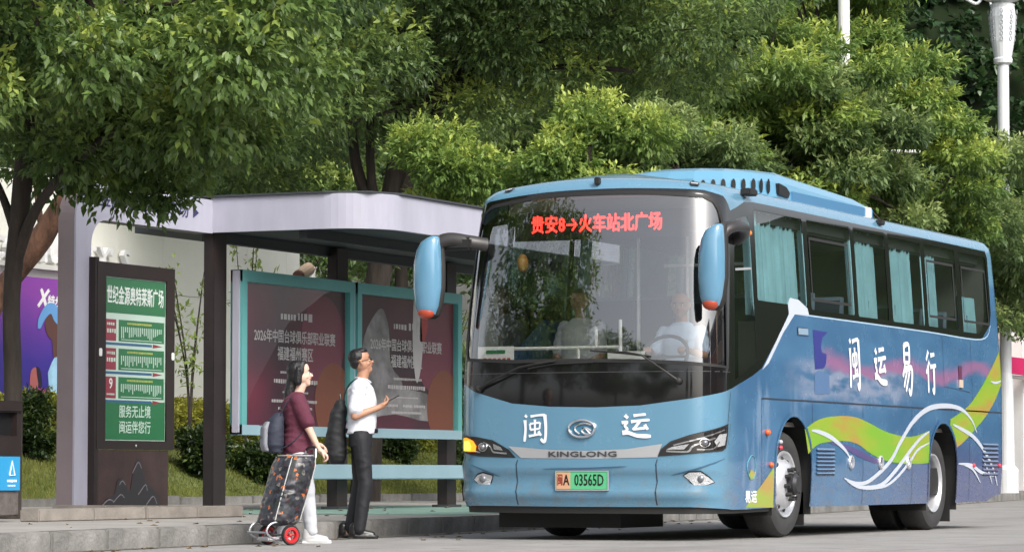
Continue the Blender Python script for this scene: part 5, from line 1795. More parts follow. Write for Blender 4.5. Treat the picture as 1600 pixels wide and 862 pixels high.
# destination display behind the top of the glass
ld = MB().box(0.72, 0.80, -0.72, 0.90, 2.60, 2.84).build('destination_display', mat('display_black', (0.01, 0.01, 0.01), 0.5), bus)
M_led = mat('display_red_led', (0.6, 0.02, 0.02), 0.5, emit=(1.0, 0.035, 0.025), estr=3.6)
# the display is a grid of small diodes
_nt = M_led.node_tree
_tc = _nt.nodes.new('ShaderNodeTexCoord')
_sp = _nt.nodes.new('ShaderNodeSeparateXYZ')
_nt.links.new(_tc.outputs['Object'], _sp.inputs[0])
_f = []
for _ax in ('Y', 'Z'):
    _a = _nt.nodes.new('ShaderNodeMath')
    _a.operation = 'MULTIPLY'
    _a.inputs[1].default_value = 2 * PI / 0.0165
    _s = _nt.nodes.new('ShaderNodeMath')
    _s.operation = 'SINE'
    _nt.links.new(_sp.outputs[_ax], _a.inputs[0])
    _nt.links.new(_a.outputs[0], _s.inputs[0])
    _f.append(_s.outputs[0])
_m = _nt.nodes.new('ShaderNodeMath')
_m.operation = 'ADD'
_nt.links.new(_f[0], _m.inputs[0])
_nt.links.new(_f[1], _m.inputs[1])
_r = _nt.nodes.new('ShaderNodeMapRange')
_r.inputs['From Min'].default_value = -1.2
_r.inputs['From Max'].default_value = 1.0
_r.inputs['To Min'].default_value = 0.6
_r.inputs['To Max'].default_value = 5.2
_nt.links.new(_m.outputs[0], _r.inputs['Value'])
_nt.links.new(_r.outputs[0], _nt.nodes['Principled BSDF'].inputs['Emission Strength'])
text_on('lettering', '贵安8→火车站北广场', M_led, ld, (0.713, 0.12, 2.725), (0, -1, 0), (0, 0, 1), 0.165, bold=0.004, squeeze=0.80)
MB().box(0.30, 0.31, 0.72, 1.06, 1.52, 1.66).build('windscreen_card', M_white, bus)
cc = MB().box(0.26, 0.27, -0.52, -0.18, 1.50, 1.60).build('windscreen_card', M_white, bus)
q = MB()
q.box(0.295, 0.2985, 0.80, 0.98, 1.60, 1.63)
q.build('card_print', mat('print_green'), bus)
q = MB()
for k in range(6): q.box(0.295, 0.2985, 0.75 + k * 0.045, 0.78 + k * 0.045, 1.535, 1.56)
q.build('card_print', mat('print_red'), bus)
MB().ball((0.62, 0.78, 2.40), (0.06, 0.05, 0.08), 12, 8).build('interior_mirror', mat('amber_plastic', (0.45, 0.28, 0.08), 0.4), bus, smooth=True)

# ================================================================ TREES AND SHRUBS
M_bark = mat('bark_dark', (0.038, 0.030, 0.025), 0.95, noise=0.45, nscale=7, bump=1.0, bscale=18, stretch=(1, 1, 0.25))
M_bark_red = mat('bark_reddish', (0.11, 0.055, 0.035), 0.95, noise=0.6, nscale=9, bump=1.0, bscale=24, stretch=(1, 1, 0.3))
L_camphor = leaf_mat('leaves_camphor', (0.050, 0.095, 0.032), (0.155, 0.245, 0.066), (0.42, 0.50, 0.10), 0.4, 0.4)
L_dark = leaf_mat('leaves_deep_green', (0.052, 0.092, 0.034), (0.150, 0.230, 0.070), (0.40, 0.48, 0.10), 0.4, 0.4)
L_bright = leaf_mat('leaves_yellow_green', (0.060, 0.115, 0.035), (0.19, 0.30, 0.07), (0.48, 0.56, 0.12), 0.42, 0.5)
L_olive = leaf_mat('leaves_olive', (0.06, 0.11, 0.04), (0.17, 0.25, 0.085), (0.36, 0.44, 0.16), 0.42, 0.5)
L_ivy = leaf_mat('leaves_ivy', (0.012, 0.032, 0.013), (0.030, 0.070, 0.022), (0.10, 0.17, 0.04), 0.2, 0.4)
L_hedge = leaf_mat('leaves_hedge', (0.09, 0.11, 0.02), (0.25, 0.28, 0.04), (0.46, 0.44, 0.07), 0.3, 0.5)
L_shrub = leaf_mat('leaves_shrub', (0.016, 0.034, 0.011), (0.04, 0.072, 0.018), (0.11, 0.16, 0.035), 0.25, 0.4)


def leaves(name, P, D, size, tint, material, parent=None, per=8, aspect=0.42, droop=0.5, spread=0.9, seed=0, fold=0.25, fine=False):
    """P twig tips (n,3), D twig directions (n,3); each twig carries `per` leaves fanned round its tip"""
    r = np.random.default_rng(seed)
    n = len(P)
    P = np.repeat(P, per, 0)
    D = np.repeat(D, per, 0)
    T = np.repeat(tint, per)
    N = n * per
    along = r.uniform(-1.0, 0.25, N)[:, None]
    d = D + r.normal(0, spread, (N, 3)) * 0.75
    d[:, 2] -= droop * r.uniform(0.3, 1.3, N)
    d /= np.linalg.norm(d, axis=1)[:, None]
    base = P + D * along * size * 1.6 + r.normal(0, size * 0.18, (N, 3))
    ln = size * r.uniform(0.6, 1.2, N)[:, None]
    up = np.tile(np.array([0, 0, 1.0]), (N, 1)) + r.normal(0, 0.45, (N, 3))
    side = np.cross(d, up)
    side /= np.linalg.norm(side, axis=1)[:, None] + 1e-9
    nrm = np.cross(side, d)
    w = ln * aspect * 0.5
    mid = base + d * ln * 0.45
    l = mid + side * w + nrm * w * fold
    rr = mid - side * w + nrm * w * fold
    tip = base + d * ln - nrm * ln * 0.12
    k = np.arange(N) * 4
    V = np.stack([base, l, tip, rr], 1).reshape(-1, 3)
    F = np.stack([np.stack([k, k + 1, k + 2], 1), np.stack([k, k + 2, k + 3], 1)], 1).reshape(-1, 3)
    t = np.clip(T + r.normal(0, 0.11, N), 0, 1)
    o = np_mesh(name, V, F, material, np.repeat(t, 4), parent)
    o['kind'] = 'stuff'
    return o


def crown_twigs(clumps, n, seed, size, up=0.25, young_toplight=0.35, inner=0.35):
    """clumps: (x, y, z, rx, ry, rz, share). Twigs sit mostly in each clump's shell; upper outside tips tinted paler, for young leaves and painted top light"""
    r = np.random.default_rng(seed)
    w = np.array([c[3] * c[5] for c in clumps])
    w = w / w.sum()
    cnt = np.maximum(1, (w * n).astype(int))
    Ps, Ds, Ts = [], [], []
    for c, m in zip(clumps, cnt):
        u = r.normal(0, 1, (m, 3))
        u /= np.linalg.norm(u, axis=1)[:, None]
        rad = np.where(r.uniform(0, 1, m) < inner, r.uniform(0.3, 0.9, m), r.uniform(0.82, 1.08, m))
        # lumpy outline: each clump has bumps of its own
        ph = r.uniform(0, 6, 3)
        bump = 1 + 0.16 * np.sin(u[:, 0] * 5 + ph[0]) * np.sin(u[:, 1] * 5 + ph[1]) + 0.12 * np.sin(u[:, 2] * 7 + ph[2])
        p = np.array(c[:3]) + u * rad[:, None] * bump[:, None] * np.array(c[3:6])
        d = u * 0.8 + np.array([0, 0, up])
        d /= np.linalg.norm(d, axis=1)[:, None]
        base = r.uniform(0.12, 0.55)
        t = base + young_toplight * np.clip(u[:, 2] * 0.7 + 0.25, 0, 1) * (rad > 0.8) * r.uniform(0.2, 1.3, m)  # paler upper tips: young leaves, plus light on tuft tops put into the tint
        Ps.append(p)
        Ds.append(d)
        Ts.append(t)
    return np.concatenate(Ps), np.concatenate(Ds), np.concatenate(Ts)


def scatter_clumps(c, rad, n, cr, seed, flat=0.7, zmin=None):
    r = random.Random(seed)
    out = []
    tries = 0
    while len(out) < n and tries < 4000:
        tries += 1
        u = Vector((r.uniform(-1, 1), r.uniform(-1, 1), r.uniform(-1, 1)))
        if u.length > 1: continue
        if u.length < 0.35 and r.random() < 0.6: continue
        p = (c[0] + u.x * rad[0], c[1] + u.y * rad[1], c[2] + u.z * rad[2])
        if zmin is not None and p[2] < zmin: continue
        k = r.uniform(0.7, 1.3) * cr
        out.append((*p, k, k, k * flat))
    return out


def limbs(trunk_pts, radii, branches, name, material, parent):
    m_ = MB()
    m_.tube(smooth_pts(trunk_pts, 5), list(np.interp(np.linspace(0, 1, (len(trunk_pts) - 1) * 5 + 1), np.linspace(0, 1, len(radii)), radii)), 12)
    o = m_.build(name, material, parent, smooth=True)
    for pts, r0, r1 in branches:
        pp = smooth_pts(pts, 5)
        MB().tube(pp, list(np.linspace(r0, r1, len(pp))), 8).build('limb', material, o, smooth=True)
    return o


def clump_branches(start, clumps, seed, r0=0.05, every=1):
    r = random.Random(seed)
    out = []
    for i, c in enumerate(clumps):
        if i % every: continue
        s = Vector(start[r.randrange(len(start))])
        e = Vector(c[:3])
        mid = s.lerp(e, 0.5) + Vector((r.uniform(-.2, .2), r.uniform(-.2, .2), r.uniform(0.0, .35)))
        out.append(([s, mid, e], r0 * r.uniform(0.6, 1.1), 0.008))
    return out


def tree(name, label, base, trunk_pts, radii, clumps, ntw, lsize, lmat, seed, cat='tree', group=None, bark=None, per=8, extra=None, aspect=0.42, droop=0.5, new=0.35, every=2, br=0.05, starts=None, inner=0.35, spread=0.9):
    """points are world coordinates; the thing's origin is its foot"""
    t = thing(name, label, cat, base, 0, group)
    b = Vector(base)
    loc_ = [Vector(p) - b for p in trunk_pts]
    cl = [(c[0] - b.x, c[1] - b.y, c[2] - b.z, c[3], c[4], c[5]) for c in clumps]
    st = starts and [Vector(p) - b for p in starts] or loc_[-2:]
    brs = clump_branches(st, cl, seed, br, every)
    for e in (extra or []):
        brs.append(([Vector(p) - b for p in e[0]], e[1], e[2]))
    limbs(loc_, radii, brs, 'trunk', bark or M_bark, t)
    P, D, T = crown_twigs(cl, ntw, seed, lsize, young_toplight=new, inner=inner)
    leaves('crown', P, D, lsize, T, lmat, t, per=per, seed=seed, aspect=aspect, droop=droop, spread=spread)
    return t


# --- left tree in front of the shelter
cl = scatter_clumps((25.3, 15.9, 5.2), (2.4, 2.5, 2.1), 34, 0.68, 1, 0.62, 3.55)
cl += [(25.6, 15.2, 3.62, .55, .55, .34), (26.2, 15.8, 3.75, .6, .6, .4), (25.2, 14.7, 3.75, .55, .5, .42), (24.7, 14.1, 4.2, .6, .6, .5), (24.9, 13.75, 4.7, .55, .55, .5),
       (25.6, 16.3, 3.5, .5, .5, .3), (26.4, 16.4, 3.45, .5, .5, .28), (26.9, 15.7, 3.6, .5, .5, .34), (26.2, 14.9, 3.65, .6, .6, .34), (24.3, 15.2, 4.1, .6, .6, .45), (25.9, 14.2, 4.2, .55, .55, .4),
       (26.6, 16.35, 3.26, .40, .40, .24), (26.7, 15.95, 3.16, .32, .32, .24), (26.3, 16.9, 3.45, .4, .4, .3)]
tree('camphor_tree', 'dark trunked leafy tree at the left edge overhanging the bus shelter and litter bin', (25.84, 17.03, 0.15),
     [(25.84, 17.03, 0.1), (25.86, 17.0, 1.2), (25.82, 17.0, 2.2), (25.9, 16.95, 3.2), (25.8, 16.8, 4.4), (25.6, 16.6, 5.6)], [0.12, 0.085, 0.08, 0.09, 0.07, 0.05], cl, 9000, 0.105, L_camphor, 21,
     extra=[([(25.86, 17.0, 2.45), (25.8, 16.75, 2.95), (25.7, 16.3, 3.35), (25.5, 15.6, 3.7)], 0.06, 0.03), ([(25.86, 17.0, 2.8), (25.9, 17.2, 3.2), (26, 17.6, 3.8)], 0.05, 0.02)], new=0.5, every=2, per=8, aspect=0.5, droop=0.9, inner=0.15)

# --- leaning reddish tree behind it
cl = scatter_clumps((30.2, 20.2, 5.6), (2.6, 2.6, 1.9), 26, 0.8, 5, 0.75, 4.0)
tree('leaning_tree', 'leaning reddish barked tree behind the dark trunk at the left', (34.9, 23.6, 0.2),
     [(34.9, 23.6, 0.2), (34.85, 23.5, 1.4), (34.95, 23.3, 2.6), (35.0, 22.6, 3.5), (35.0, 22.0, 4.4)], [0.17, 0.12, 0.12, 0.15, 0.07],
     [(c[0] + 4.6, c[1] + 2.2, c[2], c[3], c[4], c[5]) for c in cl], 5000, 0.095, L_camphor, 23, bark=M_bark_red, new=0.45, every=3)

# --- the big middle tree behind the shelter
cx0, cy0 = 44.6, 22.9
cl = scatter_clumps((43.6, 23.2, 7.2), (3.0, 3.0, 2.6), 24, 0.95, 7, 0.6, 5.7)
cl += scatter_clumps((45.3, 20.6, 7.6), (3.0, 2.8, 2.1), 24, 0.95, 8, 0.6, 6.3)
cl += scatter_clumps((46.4, 18.9, 7.8), (2.2, 1.6, 1.6), 9, 0.9, 9, 0.6, 6.3)
cl += scatter_clumps((42.6, 24.6, 5.4), (1.6, 1.6, 0.8), 8, 0.7, 10, 0.6, 4.8)
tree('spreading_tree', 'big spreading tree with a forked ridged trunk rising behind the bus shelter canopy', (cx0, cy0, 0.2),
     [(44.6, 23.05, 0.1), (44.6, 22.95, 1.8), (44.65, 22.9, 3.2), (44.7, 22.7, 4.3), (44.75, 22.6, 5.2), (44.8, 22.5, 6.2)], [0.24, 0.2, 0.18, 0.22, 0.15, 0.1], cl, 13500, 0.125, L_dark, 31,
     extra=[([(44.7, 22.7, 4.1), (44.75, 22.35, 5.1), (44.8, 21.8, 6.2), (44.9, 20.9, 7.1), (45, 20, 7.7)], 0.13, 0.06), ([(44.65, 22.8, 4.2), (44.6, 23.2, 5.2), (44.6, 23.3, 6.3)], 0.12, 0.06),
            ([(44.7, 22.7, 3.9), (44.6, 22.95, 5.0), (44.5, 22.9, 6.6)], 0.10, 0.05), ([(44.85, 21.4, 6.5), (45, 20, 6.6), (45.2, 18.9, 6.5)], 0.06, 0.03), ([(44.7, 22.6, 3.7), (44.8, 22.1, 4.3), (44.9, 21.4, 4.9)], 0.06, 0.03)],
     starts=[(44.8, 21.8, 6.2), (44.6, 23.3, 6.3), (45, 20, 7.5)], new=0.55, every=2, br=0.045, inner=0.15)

# --- bright young trees just behind the coach
for i, (c, rad, n, lab, lm) in enumerate((((41.6, 19.4, 4.55), (1.25, 1.25, 0.95), 12, 'light green bushy tree between the forked trunk and the coach roof', L_bright),
                                          ((41.2, 17.9, 4.9), (0.95, 0.95, 0.95), 9, 'light green tree with two pale topped lobes above the front of the coach roof', L_bright),
                                          ((43.2, 17.4, 4.75), (1.15, 1.15, 0.95), 11, 'mid green round crowned tree just left of the roof air conditioner', L_olive))):
    cl = scatter_clumps(c, rad, n, 0.5, 40 + i, 0.65)
    tree('young_tree', lab, (c[0], c[1], 0.15), [(c[0], c[1], 0.1), (c[0] + 0.1, c[1], 2.2), (c[0], c[1], c[2])], [0.09, 0.07, 0.04], cl, 3000, 0.10, lm, 50 + i, group='light green trees behind the coach', new=0.7, every=2, br=0.03)

# --- tall feathery trees on the right
specs = [((57.9, 22.4, 7.6), (2.9, 2.9, 3.3), 46, 0.85, 4.4, 'tall feathery yellow green tree above the coach roof, left of the white lamp pole', L_bright, 9500, .155),
         ((64.3, 22.9, 9.4), (2.6, 2.2, 3.0), 34, 0.85, 5.5, 'feathery yellow green tree crossed by the white lamp pole', L_bright, 6500, .155),
         ((58.7, 20.7, 5.9), (2.2, 2.2, 2.1), 26, 0.75, 3.8, 'dense leafy tree hiding the lower half of the white lamp pole', L_olive, 5500, .155),
         ((62.4, 20.8, 6.5), (2.0, 2.0, 2.5), 26, 0.8, 4.0, 'narrow feathery green tree right of the white lamp pole', L_bright, 6000, .155),
         ((67.6, 20.9, 5.4), (3.2, 3.4, 2.2), 30, 0.9, 3.6, 'olive green tree crown hanging over the tail of the coach', L_olive, 6500, .155),
         ((66.0, 22.4, 5.0), (3.0, 3.0, 2.0), 22, 0.9, 3.4, 'dark green tree in the shade behind the rear windows of the coach', L_dark, 4500, .155),
         ((73.5, 19.6, 5.6), (3.0, 3.0, 2.0), 22, 0.9, 3.8, 'pale green tree at the right edge beneath the ornate lamp post collar', L_bright, 5000, .16)]
for i, (c, rad, n, cr, zmin, lab, lm, ntw, ls) in enumerate(specs):
    cl = scatter_clumps(c, rad, n, cr, 60 + i, 0.42, zmin)
    tree('feathery_tree', lab, (c[0], c[1], 0.15), [(c[0], c[1], 0.1), (c[0] + 0.2, c[1], 2.6), (c[0], c[1] + 0.1, zmin), (c[0], c[1], c[2])], [0.17, 0.14, 0.11, 0.05], cl, ntw, ls, lm, 70 + i, group='feathery trees beyond the coach', new=0.85, every=2, per=9, aspect=0.38, inner=0.25)

# --- dark shaded trees deeper behind the shelter and street
deep = [((50, 29.5, 5.4), (3.4, 3.0, 3.6), 'deep green shaded tree behind the left end of the shelter canopy', 4600),
        ((55.5, 28.0, 7.0), (3.8, 3.4, 3.6), 'deep green shaded tree behind the middle of the forked tree', 4600),
        ((60.0, 25.5, 8.2), (3.8, 3.4, 3.6), 'deep green shaded tree behind the coach roof lamps', 4600),
        ((44.0, 29.5, 7.6), (3.4, 3.0, 3.0), 'deep green shaded tree above the cream wall at the left', 4600)]
for i, (c, rad, lab, ntw) in enumerate(deep):
    cl = scatter_clumps(c, rad, 26, 1.15, 90 + i, 0.75)
    tree('shaded_tree', lab, (c[0], c[1], 0.15), [(c[0], c[1], 0.1), (c[0] + 0.2, c[1], 2.6), (c[0], c[1], c[2])], [0.2, 0.16, 0.06], cl, ntw, 0.15, L_dark, 100 + i, group='shaded trees behind the street', new=0.3, every=3)

# --- trees on the near pavement and down the street behind the photographer, mirrored in the coach
back = [((17.0, 18.2), 2.8, 'street tree on the near pavement just outside the left of the frame'), ((10.0, 19.5), 2.9, 'street tree one place farther back on the near pavement'), ((0.0, 18.0), 3.2, 'street tree level with the photographer on the near pavement'),
        ((-12.0, 15.5), 3.6, 'street tree behind the photographer on the near pavement'), ((-18.0, 5.0), 3.4, 'street tree in the middle of the junction behind the photographer'), ((-17.0, -6.0), 3.2, 'street tree on the far corner behind the photographer')]
for i, ((x, y), rr_, lab) in enumerate(back):
    cl = scatter_clumps((x, y, 5.2), (rr_, rr_, 2.8), 34, 0.95, 120 + i, 0.75, 2.0 if i > 1 else 2.9)
    tree('street_tree', lab, (x, y, 0.15 if y > 14 else 0), [(x, y, 0.1), (x, y, 2.6), (x, y, 5)], [0.14, 0.12, 0.06], cl, 3000, 0.19, L_dark, 130 + i, group='street trees behind the photographer', every=3)

# --- ivy on the hillside
r = np.random.default_rng(77)
G = HILL_V.reshape(61, 13, 3)
n = 17000
i = r.uniform(7, 36, n)
j = r.uniform(0.0, 8.0, n)
i0, j0 = i.astype(int), j.astype(int)
fi, fj = (i - i0)[:, None], (j - j0)[:, None]
P = G[i0, j0] * (1 - fi) * (1 - fj) + G[i0 + 1, j0] * fi * (1 - fj) + G[i0, j0 + 1] * (1 - fi) * fj + G[i0 + 1, j0 + 1] * fi * fj
P = P + r.normal(0, 0.25, (n, 3))
D = np.tile(np.array([-0.6, -0.7, 0.3]), (n, 1)) + r.normal(0, 0.3, (n, 3))
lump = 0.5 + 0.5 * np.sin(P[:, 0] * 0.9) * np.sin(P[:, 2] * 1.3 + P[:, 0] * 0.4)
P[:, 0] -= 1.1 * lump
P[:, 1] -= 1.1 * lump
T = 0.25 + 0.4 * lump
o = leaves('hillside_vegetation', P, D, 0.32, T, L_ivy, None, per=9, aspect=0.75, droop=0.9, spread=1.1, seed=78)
tag(o, 'dark broad leaved creeper covering the hillside behind the trees', 'creeper', kind='stuff')

# --- hedges and shrubs on the lawn
def shrub(name, label, c, rad, ntw, ls, lm, seed, n=8, cr=None, cat='shrub', group=None, new=0.4, stems=True, inner=0.3):
    t = thing(name, label, cat, (c[0], c[1], c[2] - rad[2]), 0, group)
    z0 = rad[2]
    cl = scatter_clumps((0, 0, z0), (rad[0] * 0.7, rad[1] * 0.7, rad[2] * 0.7), n, cr or min(rad) * 0.5, seed, 0.9)
    if stems:
        m_ = MB()
        rr = random.Random(seed)
        for k in range(7):
            a = rr.uniform(0, 2 * PI)
            m_.tube([(0.05 * math.cos(a), 0.05 * math.sin(a), -0.15), (rad[0] * 0.25 * math.cos(a), rad[1] * 0.25 * math.sin(a), z0 * 0.5), (rad[0] * 0.5 * math.cos(a + .3), rad[1] * 0.5 * math.sin(a + .3), z0)], [0.02, 0.015, 0.006], 6)
        s = m_.build('stems', M_bark, t)
        s['kind'] = 'stuff'
    P, D, T = crown_twigs(cl, ntw, seed, ls, young_toplight=new, inner=inner)
    P[:, 2] = np.maximum(P[:, 2], 0.02)
    leaves('foliage', P, D, ls, T, lm, t, per=7, seed=seed, aspect=0.5, droop=0.2)
    return t


shrub('round_shrub', 'dark glossy round shrub on the lawn between the litter bin and the lavender upright', (37.8, 24.6, 1.2), (0.42, 0.42, 0.52), 1300, 0.085, L_shrub, 201, 14)
shrub('round_shrub', 'dark round shrub between the route sign and the left shelter post', (41.2, 23.8, 0.92), (0.42, 0.42, 0.60), 1300, 0.085, L_shrub, 202, 14)
shrub('round_shrub', 'dark shrub under the left poster board', (42.7, 23.8, 0.72), (0.45, 0.45, 0.36), 1100, 0.085, L_shrub, 203, 14)
shrub('round_shrub', 'dark shrub half hidden behind the bench rail under the right poster board', (48.6, 24.5, 0.95), (0.6, 0.5, 0.28), 1100, 0.085, L_shrub, 204, 14)


def hedge(label, x0, x1, y, z0, z1, n, seed, lm=None):
    t = thing('hedge', label, 'hedge', (x0, y, z0))
    r = np.random.default_rng(seed)
    w = 0.5
    m = n
    u = r.uniform(0, 1, (m, 3))
    face = r.integers(0, 3, m)
    x = u[:, 0] * (x1 - x0)
    yy = np.where(face == 0, -w * (0.85 + 0.2 * u[:, 1]), (u[:, 1] - 0.5) * 2 * w)
    zz = np.where(face == 0, u[:, 2] * (z1 - z0), (z1 - z0) * (0.9 + 0.13 * u[:, 2]))
    zz = zz + 0.07 * np.sin(x * 3.1 + seed) + 0.04 * np.sin(x * 7.7)
    P = np.stack([x, yy, zz], 1)
    D = np.stack([r.normal(0, .4, m), -0.6 + r.normal(0, .3, m), 0.6 + r.normal(0, .3, m)], 1)
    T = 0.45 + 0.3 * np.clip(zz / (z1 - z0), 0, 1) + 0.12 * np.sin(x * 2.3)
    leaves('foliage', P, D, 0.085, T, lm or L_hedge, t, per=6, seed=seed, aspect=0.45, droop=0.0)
    MB().box(0.05, x1 - x0 - 0.05, -w + 0.12, w - 0.1, 0.0, z1 - z0 - 0.1).build('branch_core', mat('hedge_twigs', (0.05, 0.045, 0.02), 0.95, noise=0.5, nscale=9), t)


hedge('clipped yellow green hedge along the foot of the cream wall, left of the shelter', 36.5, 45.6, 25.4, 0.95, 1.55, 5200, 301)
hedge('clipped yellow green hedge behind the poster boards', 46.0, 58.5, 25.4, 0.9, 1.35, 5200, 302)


# sapling with sparse leaves behind the shelter
def sapling(label, base, h, seed, n=60, ls=0.12):
    t = thing('sapling', label, 'sapling', base)
    rr = random.Random(seed)
    m_ = MB()
    tips = []
    for k in range(6):
        a = rr.uniform(0, 2 * PI)
        rr_ = rr.uniform(0.15, 0.5)
        pts = [(0, 0, 0), (0.05 * math.cos(a), 0.05 * math.sin(a), h * 0.5), (rr_ * math.cos(a), rr_ * math.sin(a), h * rr.uniform(0.8, 1.05))]
        pp = smooth_pts(pts, 6)
        m_.tube(pp, list(np.linspace(0.02, 0.005, len(pp))), 5)
        tips += pp[6:]
    s = m_.build('stems', M_bark, t)
    s['kind'] = 'stuff'
    P = np.array([tips[rr.randrange(len(tips))] for _ in range(n)]) + np.random.default_rng(seed).normal(0, 0.07, (n, 3))
    D = np.random.default_rng(seed + 1).normal(0, 0.5, (n, 3)) + [0, 0, 0.5]
    leaves('foliage', P, D, ls, np.full(n, 0.62), L_bright, t, per=5, seed=seed, aspect=0.4, droop=0.3)


sapling('thin sapling with pale leaves above the left poster board', (43.0, 24.2, 0.6), 3.3, 401, 70)
sapling('thin sapling with yellowish leaves between the route sign and the shelter post', (41.7, 24.4, 0.5), 2.95, 402, 60)
sapling('thin sapling showing between the forked trunk and the coach mirror', (49.2, 24.0, 0.7), 2.5, 403, 50)
shrub('leafy_bush', 'tall leafy bush squeezed between the right poster board and the coach front', (46.0, 22.0, 1.6), (0.8, 0.5, 1.5), 2200, 0.09, L_olive, 205, 16)

# plants by the far right kerb
shrub('leafy_bush', 'green bush beside the terracotta pot at the right edge', (63.6, 20.2, 0.8), (0.8, 0.7, 0.65), 1200, 0.11, L_shrub, 206, 10)
shrub('leafy_bush', 'tall thin leaved bush against the white pillar at the right edge', (67.5, 21.4, 1.9), (0.7, 0.7, 1.1), 1200, 0.12, L_camphor, 207, 10)
P, D, T = crown_twigs([(0, 0, 0.85, .3, .3, .3)], 220, 9, 0.1)
leaves('plant', P, D, 0.12, T, L_camphor, pt, per=6, seed=9)

from mathutils import noise as mnoise

# ================================================================ PEOPLE
M_skin = mat('skin_tan', (0.42, 0.22, 0.14), 0.5, noise=0.08, nscale=9)
M_skin_pale = mat('skin_pale', (0.62, 0.42, 0.33), 0.5, noise=0.06, nscale=9)
M_hair = mat('hair_black', (0.008, 0.007, 0.008), 0.4, noise=0.3, nscale=60, stretch=(1, 1, 0.2), bump=0.5, bscale=80)
M_hair_grey = mat('hair_greying', (0.10, 0.095, 0.09), 0.5)
M_shirt = mat('shirt_white', (0.66, 0.68, 0.75), 0.8, bump=0.25, bscale=22)
M_shirt_blue = mat('shirt_pale_blue', (0.50, 0.62, 0.80), 0.8, bump=0.25, bscale=22)
M_tee = mat('tee_maroon', (0.095, 0.018, 0.038), 0.85, bump=0.3, bscale=18)
M_trk = mat('trousers_black', (0.012, 0.013, 0.017), 0.75, bump=0.4, bscale=14)
M_trw = mat('trousers_white', (0.50, 0.52, 0.56), 0.85, bump=0.3, bscale=14)
M_shoe = mat('shoe_black', (0.01, 0.01, 0.011), 0.3)
M_sneak = mat('sneaker_white', (0.45, 0.45, 0.46), 0.6)
M_eye = mat('eye_dark', (0.015, 0.012, 0.012), 0.2)
M_eyew = mat('eye_white', (0.7, 0.68, 0.66), 0.3)
M_lip = mat('lips', (0.38, 0.14, 0.11), 0.5)


def organic(name, shapes, voxel, material, parent, it=6, folds=0.0, fk=40.0):
    """one continuous surface grown round bones: tapered limbs, ellipsoids and lofted sections fused by remeshing"""
    mb_ = MB()
    for s_ in shapes:
        k = s_[0]
        if k == 'c':
            _, p0, p1, r0, r1 = s_
            p0, p1 = Vector(p0), Vector(p1)
            mb_.tube([p0, p1], [r0, r1], 14)
            mb_.ball(p0, r0 * 0.995, 14, 10)
            mb_.ball(p1, r1 * 0.995, 14, 10)
        elif k == 'b':
            mb_.ball(s_[1], s_[2], 18, 12)
        elif k == 'l':       # sections (x, y, z, half depth, half width)
            vs, fs = [], []
            n = 22
            for (x, y, z, a, b) in s_[1]:
                for q in range(n):
                    an = 2 * PI * q / n
                    ca, sa = math.cos(an), math.sin(an)
                    e = 0.8
                    vs.append((x + a * abs(ca) ** e * (1 if ca > 0 else -1), y + b * abs(sa) ** e * (1 if sa > 0 else -1), z))
            m_ = len(s_[1])
            for i_ in range(m_ - 1):
                for q in range(n):
                    a, b = i_ * n + q, i_ * n + (q + 1) % n
                    fs.append((a, b, b + n, a + n))
            fs += [tuple(range(n))[::-1], tuple(range((m_ - 1) * n, m_ * n))]
            mb_.add(vs, fs)
    o = mb_.build(name, material, None)
    md = o.modifiers.new('remesh', 'REMESH')
    md.mode = 'VOXEL'
    md.voxel_size = voxel
    sm = o.modifiers.new('smooth', 'SMOOTH')
    sm.iterations = it
    sm.factor = 0.5
    dg = bpy.context.evaluated_depsgraph_get()
    me = bpy.data.meshes.new_from_object(o.evaluated_get(dg))
    if folds:
        n = len(me.vertices)
        co = np.empty(n * 3)
        me.vertices.foreach_get('co', co)
        co = co.reshape(-1, 3)
        no = np.array([v.normal[:] for v in me.vertices])
        # cloth creases: thin ridges running across the limb, of uneven depth
        am = np.empty(n)
        f1 = fk * 0.32
        for q in range(n):
            x_, y_, z_ = co[q]
            a1 = abs(mnoise.noise((x_ * f1 * 0.8, y_ * f1 * 0.8, z_ * f1 * 1.7)))
            a2 = mnoise.noise((x_ * f1 * 0.35 + 5, y_ * f1 * 0.35, z_ * f1 * 0.5))
            am[q] = (0.35 - a1) * (1.6 + 2.2 * a2)
        co += no * (am * folds * 2.2)[:, None]
        me.vertices.foreach_set('co', co.ravel())
    me.polygons.foreach_set('use_smooth', [True] * len(me.polygons))
    me.materials.clear()
    me.materials.append(material)
    me.update()
    old = o.data
    bpy.data.objects.remove(o)
    bpy.data.meshes.remove(old)
    ob = bpy.data.objects.new(name, me)
    return link(ob, parent)


